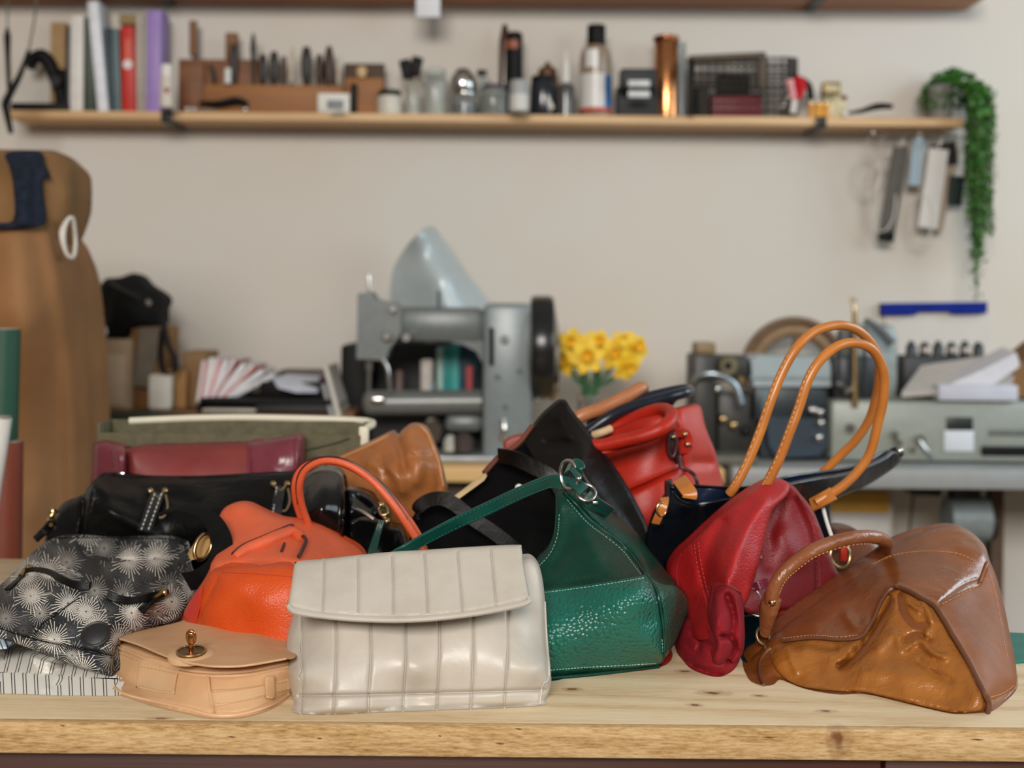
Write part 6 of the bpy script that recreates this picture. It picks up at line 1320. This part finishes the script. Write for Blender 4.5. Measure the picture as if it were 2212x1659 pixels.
m = MB(); m.ribbon(sp_, [(0, -.15, 1), (.1, -.1, 1), (0.2, -.35, 1), (.1, -.5, 1)], .0165, .0035); m.build('shoulder_strap', gstrap, t)
for s in (-1, 1):
    q = MB(); 
    for a, b in zip(sp_[:-2], sp_[1:-1]):
        n_ = 9
        for k in range(n_):
            p = a.lerp(b, k / n_) + Vector((.001 * s, -.0045, .0062 * s)); p2 = a.lerp(b, (k + .5) / n_) + Vector((.001 * s, -.0045, .0062 * s)); q.tube([p, p2], .0003, seg=4, sm=False)
    q.build('strap_stitching', M_('deep_mint', plain, '#2c6a5c', .7), t)
ring(MB(), P(1229, 1026, 1.585), .0175, .0024, (-.75, -1, .1), .72, (-.25, 0, 1)).build('strap_ring', steel, t)
ring(MB(), P(1266, 1064, 1.58), .0115, .0021, (.2, -1, .8), 1.0).build('bag_ring', steel, t)
m = MB(); m.ribbon([P(1226, 1014, 1.60), P(1240, 1004, 1.585), P(1252, 1014, 1.575), P(1240, 1026, 1.575)], (.5, 0, .8), .017, .004); m.build('strap_end', gstrap, t)
m = MB(); m.ribbon([P(1236, 1036, 1.585), P(1250, 1050, 1.575), P(1262, 1062, 1.57)], (1, 0, .5), .015, .004); m.build('ring_connector', gstrap, t)
m = MB(); m.ribbon([P(1266, 1070, 1.585), P(1282, 1084, 1.585), P(1304, 1098, 1.60), P(1316, 1106, 1.615)], (1, 0, 1), .016, .005); m.build('ring_tab', gstrap, t)
m = MB(); m.ball(P(1250, 1034, 1.57), .0035); m.box(P(1286, 1086, 1.578), (.007, .003, .004), .001); m.build('rivet', steel, t)
# red thing peeking below the green bag
Sheet([(1355, 1440), (1400, 1430), (1432, 1418), (1446, 1402), (1453, 1412), (1448, 1428), (1430, 1440), (1400, 1447), (1370, 1449)], tps([(1355, 1449, None), (1400, 1448, None), (1440, 1436, None), (1446, 1402, 1.58), (1400, 1425, 1.53)]), 5, .006).make('red_pouch', redl, None, 4, .03, label='small red pouch corner under the right end of the green bag', cat='pouch')
# ---- crimson slouch bag
crs = leather('crimson_grain', '#ad1c1e', '#981519', .40, 520, .4, .0009, .10, .45, .45)
crd = leather('crimson_suede', '#8c1a24', '#78141c', .75, 900, .2, .0004, .2, .5, .2)
crb = leather('crimson_deep', '#7e0d14', '#6d0a10', .5, 520, .35, .0008, .08)
t = bag('crimson_slouch_bag', 'folded crimson red leather slouch bag with its suede cuff drooping to the table', 1580, 1455)
cfb = tps([(1640, 1100, 1.66), (1690, 1040, 1.66), (1760, 1100, 1.68), (1813, 1250, 1.70), (1700, 1316, 1.64), (1640, 1300, 1.60), (1720, 1200, 1.66)])
cbp = Sheet([(1600, 1120), (1660, 1042), (1690, 1038), (1712, 1048), (1730, 1068), (1756, 1102), (1779, 1158), (1798, 1211), (1813, 1245), (1814, 1262), (1786, 1286), (1749, 1312), (1718, 1322), (1688, 1318), (1640, 1330), (1600, 1300)], cfb, 8, .012, [([(1720, 1080), (1748, 1140), (1760, 1200), (1765, 1290)], 5, -.006), ([(1680, 1080), (1660, 1160), (1650, 1220)], 22, -.012), ([(1690, 1160), (1720, 1200)], 24, .008)], wrinkle(12, 40, .003)).make('back_panel', crb, t, 5, .05)
stitches(cbp, [[(1716, 1070), (1737, 1110), (1751, 1160), (1758, 1210), (1763, 1290)], [(1722, 1068), (1743, 1108), (1757, 1160), (1764, 1210), (1769, 1285)]], plain('dark_red_thread', '#5e0e16', .7), t, 7, 4.2, .0005)
cff = tps([(1690, 1040, 1.64), (1640, 1060, 1.61), (1560, 1110, 1.60), (1493, 1170, 1.62), (1446, 1233, 1.66), (1463, 1290, 1.62), (1489, 1335, 1.56), (1470, 1410, 1.545), (1530, 1455, 1.475), (1560, 1462, None), (1600, 1420, 1.50),
           (1640, 1110, 1.575), (1600, 1180, 1.53), (1570, 1250, 1.50), (1560, 1330, 1.47), (1530, 1250, 1.55), (1500, 1300, 1.57), (1680, 1080, 1.60), (1645, 1180, 1.56), (1620, 1260, 1.53), (1608, 1330, 1.51), (1550, 1400, 1.46), (1540, 1160, 1.58)])
cfp = Sheet([(1443, 1240), (1447, 1218), (1466, 1192), (1493, 1168), (1542, 1122), (1591, 1081), (1636, 1051), (1668, 1036), (1692, 1037), (1706, 1048), (1700, 1070), (1672, 1098), (1662, 1120), (1655, 1150), (1645, 1195), (1632, 1245), (1618, 1290), (1607, 1312), (1600, 1340), (1560, 1350), (1540, 1380), (1500, 1380), (1488, 1345), (1478, 1300), (1462, 1268), (1448, 1252)], cff, 10, .016, [([(1560, 1130), (1530, 1200), (1520, 1270)], 16, -.012), ([(1650, 1085), (1610, 1150), (1585, 1220), (1565, 1290)], 15, .010), ([(1495, 1175), (1510, 1240), (1530, 1300)], 4, -.002)], wrinkle(14, 40, .0022)).make('front_fold', crs, t, 5, .045)
stitches(cfp, [[(1500, 1175), (1506, 1220), (1518, 1270), (1530, 1318)], [(1508, 1170), (1514, 1215), (1524, 1262), (1536, 1305)]], plain('bright_red_thread', '#c43a3a', .7), t, 7, 4.4, .00045)
seam(cfp, [(1472, 1196), (1462, 1225), (1463, 1255), (1474, 1285)], .001, crd, t, 'piping', .0)
# lower crumple and cuff
low = Sheet([(1462, 1385), (1470, 1350), (1484, 1335), (1510, 1338), (1545, 1350), (1570, 1340), (1600, 1330), (1606, 1360), (1604, 1400), (1598, 1425), (1586, 1446), (1566, 1459), (1548, 1462), (1520, 1456), (1492, 1444), (1474, 1425), (1462, 1408)], cff, 12, .022, [([(1500, 1370), (1540, 1400), (1575, 1420)], 10, -.012), ([(1476, 1400), (1510, 1430), (1560, 1440)], 8, .008), ([(1520, 1350), (1508, 1400)], 6, -.010)], wrinkle(15, 22, .003)).make('lower_fold', crd, t, 4.5, .05)
cu = Sheet([(1536, 1290), (1541, 1270), (1556, 1263), (1578, 1266), (1598, 1280), (1606, 1300), (1608, 1340), (1609, 1380), (1605, 1410), (1596, 1425), (1582, 1432), (1570, 1425), (1560, 1434), (1546, 1436), (1538, 1420), (1546, 1395), (1540, 1370), (1532, 1345), (1531, 1315)], lambda x, y: cff(x, y) - .022, 12, .022, [([(1572, 1290), (1582, 1330), (1580, 1370)], 8, -.016), ([(1560, 1375), (1580, 1380), (1588, 1400), (1575, 1425)], 6, -.018), ([(1590, 1290), (1600, 1350), (1598, 1400)], 6, .008), ([(1548, 1290), (1550, 1350)], 8, .006)], wrinkle(16, 26, .002)).make('suede_cuff', crd, t, 4, .03)
seam(cu, [(1538, 1284), (1545, 1270), (1560, 1264), (1580, 1268), (1599, 1282)], .0018, crb, t, 'cuff_seam', .003)
m = MB(); ring(m, P(1626, 1300, 1.60), .020, .0022, (.5, -1, .2), .6, (-.7, 0, 1)); m.build('steel_ring', steel, t)
m = MB(); m.ribbon([P(1622, 1272, 1.61), P(1640, 1264, 1.60), P(1656, 1258, 1.61)], (0, .2, 1), .010, .004); m.build('ring_tab', M_('wine_shine', leather, '#7a1f38', '#681a30', .3), t)
m = MB(); tline(m, [(1635, 1210, 1.60), (1642, 1202, 1.595)], .003, sm=False); m.build('steel_pin', steel, t)
# ---- brown bag right
brn = leather('cognac_leather', '#84491f', '#6e3b17', .26, 650, .15, .0005, .22, .6, .7)
brc = leather('cognac_crumpled', '#a06428', '#854e1e', .30, 600, .18, .0006, .55, .6, .5, 0, 10)
brd = leather('brown_piping', '#6b4028', '#573320', .4, 600, .2)
brs = leather('brown_matt', '#88502a', '#744120', .5, 800, .25, .0004, .1, spec=.22)
bth = plain('brown_thread', '#c48a58', .7)
t = bag('brown_slouch_bag', 'large cognac brown leather handbag lying on its side at the front right', 1950, 1500)
B = tps([(1613, 1451, 1.50), (1640, 1480, None), (1681, 1465, 1.465), (1740, 1487, 1.43), (1830, 1500, 1.405), (1944, 1515, 1.375), (2064, 1541, None), (2136, 1538, None), (2195, 1490, None), (2198, 1470, 1.43),
         (1651, 1384, 1.55), (1718, 1327, 1.59), (1820, 1256, 1.64), (1937, 1171, 1.69), (2038, 1139, 1.68), (2095, 1150, 1.67), (2136, 1211, 1.62), (2162, 1286, 1.57), (2180, 1380, 1.50),
         (1937, 1267, 1.535), (2019, 1308, 1.475), (2057, 1369, 1.43), (2095, 1433, 1.385), (2128, 1500, 1.345), (1760, 1376, 1.50), (1858, 1376, 1.475), (1700, 1384, 1.51), (1850, 1300, 1.56), (2000, 1220, 1.58), (2060, 1250, 1.545),
         (1760, 1440, 1.455), (1880, 1430, 1.43), (1980, 1400, 1.435), (1960, 1470, 1.395), (2060, 1500, 1.365), (2110, 1300, 1.53), (2150, 1400, 1.45), (2180, 1440, 1.44), (1690, 1430, 1.475)])
bo = [(1613, 1455), (1615, 1430), (1625, 1415), (1641, 1404), (1652, 1384), (1673, 1365), (1718, 1327), (1775, 1286), (1820, 1256), (1865, 1226), (1900, 1200), (1937, 1171), (1982, 1153), (2038, 1139), (2072, 1137), (2095, 1147), (2115, 1164), (2130, 1184), (2138, 1211), (2150, 1240), (2162, 1286), (2171, 1325), (2178, 1361), (2186, 1400), (2193, 1440), (2199, 1470), (2194, 1492), (2172, 1515), (2142, 1537), (2113, 1540), (2064, 1542), (2019, 1534), (1944, 1516), (1869, 1499), (1820, 1500), (1780, 1496), (1737, 1487), (1703, 1474), (1684, 1468), (1670, 1479), (1645, 1480), (1622, 1471)]
topseam = [(1692, 1384), (1756, 1377), (1813, 1381), (1858, 1376), (1876, 1355), (1888, 1335), (1903, 1301), (1918, 1278), (1937, 1266)]
rseam = [(1937, 1266), (1962, 1276), (1990, 1292), (2019, 1310), (2040, 1340), (2057, 1369), (2076, 1400), (2095, 1433), (2112, 1468), (2128, 1500), (2136, 1518), (2134, 1538)]
bb = Sheet(bo, B, 12, .018, [(topseam, 4, .004), (rseam, 5, .006), ([(1920, 1290), (1880, 1360), (1830, 1425), (1812, 1438)], 5, -.012), ([(1830, 1330), (1850, 1355), (1870, 1350)], 12, .006), ([(1690, 1390), (1740, 1392), (1800, 1400)], 10, -.008), ([(2080, 1180), (2120, 1200)], 16, .006), ([(1760, 1340), (1900, 1240)], 24, .006), ([(2110, 1250), (2080, 1262), (2030, 1300)], 4, -.003)], wrinkle(41, 60, .0025)).make('body', brn, t, 4.6, .05)
gu = [(1664, 1400), (1692, 1389), (1756, 1382), (1813, 1386), (1856, 1381), (1880, 1358), (1893, 1335), (1907, 1304), (1922, 1282), (1940, 1272), (1962, 1281), (1990, 1297), (2014, 1314), (2036, 1344), (2053, 1373), (2072, 1404), (2091, 1437), (2108, 1472), (2122, 1502), (2126, 1524), (2110, 1536), (2064, 1539), (2019, 1531), (1944, 1513), (1869, 1496), (1800, 1492), (1737, 1484), (1703, 1470), (1684, 1455), (1668, 1430)]
gf_ = Sheet(gu, bb, 9, .004, [([(1925, 1300), (1890, 1370), (1850, 1420), (1815, 1440)], 7, -.010), ([(1945, 1285), (1950, 1320), (1975, 1350), (2005, 1350)], 7, -.008), ([(1960, 1400), (1985, 1385), (2005, 1405), (2040, 1420)], 7, .008), ([(1950, 1385), (1980, 1370), (2010, 1385)], 5, -.007), ([(1995, 1300), (2010, 1340), (2000, 1380), (2015, 1410)], 8, .007), ([(1900, 1400), (1930, 1370), (1950, 1400)], 12, .007), ([(1870, 1450), (1960, 1460), (2060, 1490)], 18, .005), ([(1965, 1305), (1985, 1318)], 5, .007), ([(1700, 1400), (1720, 1450)], 8, .005), ([(1740, 1400), (1800, 1410)], 12, .005), ([(1985, 1430), (2050, 1470)], 8, -.005)], wrinkle(43, 18, .0022), off=.004).make('crumpled_side', brc, t, 4.2, .004, None)
seam(bb, topseam, .0022, brd, t, 'side_piping', .004); seam(bb, rseam, .0030, brd, t, 'side_piping', .005)
seam(bb, [(1664, 1400), (1650, 1415), (1641, 1435), (1642, 1460), (1650, 1480)], .0022, brd, t, 'side_piping', .003)
rp_ = Sheet([(2027, 1308), (2060, 1288), (2095, 1270), (2117, 1262), (2132, 1226), (2140, 1218), (2152, 1245), (2164, 1288), (2173, 1325), (2180, 1362), (2188, 1400), (2195, 1440), (2196, 1470), (2190, 1488), (2165, 1502), (2140, 1512), (2130, 1492), (2112, 1462), (2095, 1428), (2076, 1396), (2057, 1364), (2040, 1334)], bb, 5, .003, off=.003).make('base_panel', brs, t, 5, .003, None)
stitches(bb, [[(1690, 1379), (1756, 1372), (1813, 1376), (1852, 1371)], [(1868, 1228), (1918, 1203), (1963, 1193), (2019, 1190), (2070, 1196), (2106, 1212)], [(2010, 1290), (2060, 1335), (2078, 1368), (2098, 1402), (2118, 1440), (2132, 1470)]], bth, t, 7, 4.4, .00045, .001)
stitches(rp_, [[(2034, 1305), (2075, 1284), (2110, 1266)], [(2136, 1235), (2150, 1285), (2163, 1350), (2176, 1420)], [(2140, 1506), (2170, 1496), (2190, 1480)]], bth, t, 7, 4.4, .00045)
seam(bb, [(2132, 1214), (2126, 1232), (2116, 1258)], .0016, brs, t, 'seam', .003)
hd = leather('rolled_brown', '#8a5230', '#744124', .3, 700, .15, .0004, .55)
m = MB(); tline(m, [(1651, 1374, 1.545), (1655, 1345, 1.54), (1660, 1318, 1.535), (1670, 1288, 1.53)], [.0055, .0095, .0125, .0115], seg=14, flat=.6); m.build('handle_tab', hd, t)
m = MB(); tline(m, [(1666, 1300, 1.53), (1672, 1272, 1.525), (1690, 1242, 1.525), (1718, 1215, 1.53), (1755, 1190, 1.54), (1800, 1172, 1.56), (1850, 1161, 1.58), (1892, 1161, 1.61), (1914, 1172, 1.64), (1905, 1192, 1.67), (1870, 1216, 1.69), (1835, 1242, 1.70), (1800, 1275, 1.71)], [.0085, .0085, .0085, .0085, .0085, .0085, .008, .008], seg=16, n=6); m.build('rolled_handle', hd, t)
q = MB(); L = smooth_line([P(a, b, c_) for a, b, c_ in ((1684, 1282, 1.518), (1698, 1254, 1.514), (1724, 1230, 1.518), (1760, 1204, 1.528), (1802, 1187, 1.548), (1850, 1176, 1.568), (1885, 1175, 1.595))], 10)
for a, b in list(zip(L[:-1], L[1:]))[::2]: q.tube([a, b], .0005, seg=5, sm=False)
q.build('handle_stitching', bth, t)
MB().ball(P(1668, 1301, 1.5225), .0048).build('rivet', gold, t)
MB().cyl(P(1667, 1298, 1.532), P(1667, 1298, 1.524), .0062).build('rivet_plate', M_('dark_brass2', plain, '#8a6a48', .3, .8), t)
ring(MB(), P(1648, 1374, 1.55), .010, .002, (.3, -1, .5), .8).build('handle_ring', M_('aged_brass', plain, '#7c6248', .35, .8), t)
# ---- things peeking between red and brown bags
t = bag('brown_purse', 'small brown bag with a gold ring glimpsed behind the brown handle', 1860, 1290, 1.90)
Sheet([(1790, 1175), (1800, 1148), (1815, 1138), (1840, 1140), (1860, 1150), (1885, 1175), (1905, 1195), (1940, 1215), (1940, 1290), (1790, 1290)], tps([(1790, 1175, 1.84), (1840, 1140, 1.85), (1940, 1290, 1.80), (1860, 1220, 1.80)]), 10, .014).make('body', leather('dull_brown', '#6d4432', '#593627', .35, 700, .15, .0004, .3), t, 5.5, .06)
ring(MB(), P(1815, 1200, 1.79), .016, .0024, (.2, -1, .2), .9).build('gold_ring', gold, t)
MB().box(P(1822, 1192, 1.785), (.010, .008, .026), .003).build('red_tab', red, t)
Sheet([(1678, 1345), (1684, 1318), (1705, 1314), (1735, 1318), (1748, 1330), (1735, 1352), (1700, 1356)], tps([(1678, 1345, 1.62), (1748, 1330, 1.64), (1705, 1314, 1.65)]), 6, .008).make('red_pouch', leather('coral_scrap', '#a33327', rough=.4), None, 4.5, .04, label='small coral red pouch between the crimson and brown bags', cat='pouch')
MB().box(P(1735, 1312, 1.628), (.022, .003, .005), .001, Matrix.Rotation(-.6, 4, 'Y')).build('price_tag', white, None, label='tiny white tag beside the coral pouch', cat='tag')
Sheet([(1604, 1380), (1612, 1345), (1640, 1340), (1680, 1345), (1700, 1360), (1690, 1400), (1650, 1428), (1604, 1428)], tps([(1604, 1428, None), (1690, 1420, None), (1640, 1345, 1.72), (1604, 1380, 1.64)]), 8, .010).make('teal_pouch', leather('dark_teal', '#12323c', '#0c242c', .3), None, 5, .04, label='dark teal pouch low between the crimson cuff and brown bag', cat='pouch')
m = MB(); q = [P(2085, 1395, 1.62), P(2212, 1368, 1.64), P(2250, 1400, 1.58), P(2260, 1436, 1.51), P(2150, 1446, 1.495)]
zz = T + .0012
m.prism([Vector((p.x, p.y, zz)) for p in (P(2120, 1372, TD(2120, 1372)), P(2212, 1376, TD(2212, 1376)), P(2226, 1432, TD(2226, 1432)), P(2140, 1440, TD(2140, 1440)))], (0, 0, .004)); m.build('cutting_mat', plain('mat_teal', '#1f6f64', .5), None, label='teal cutting mat corner at the right end behind the brown bag', cat='mat')
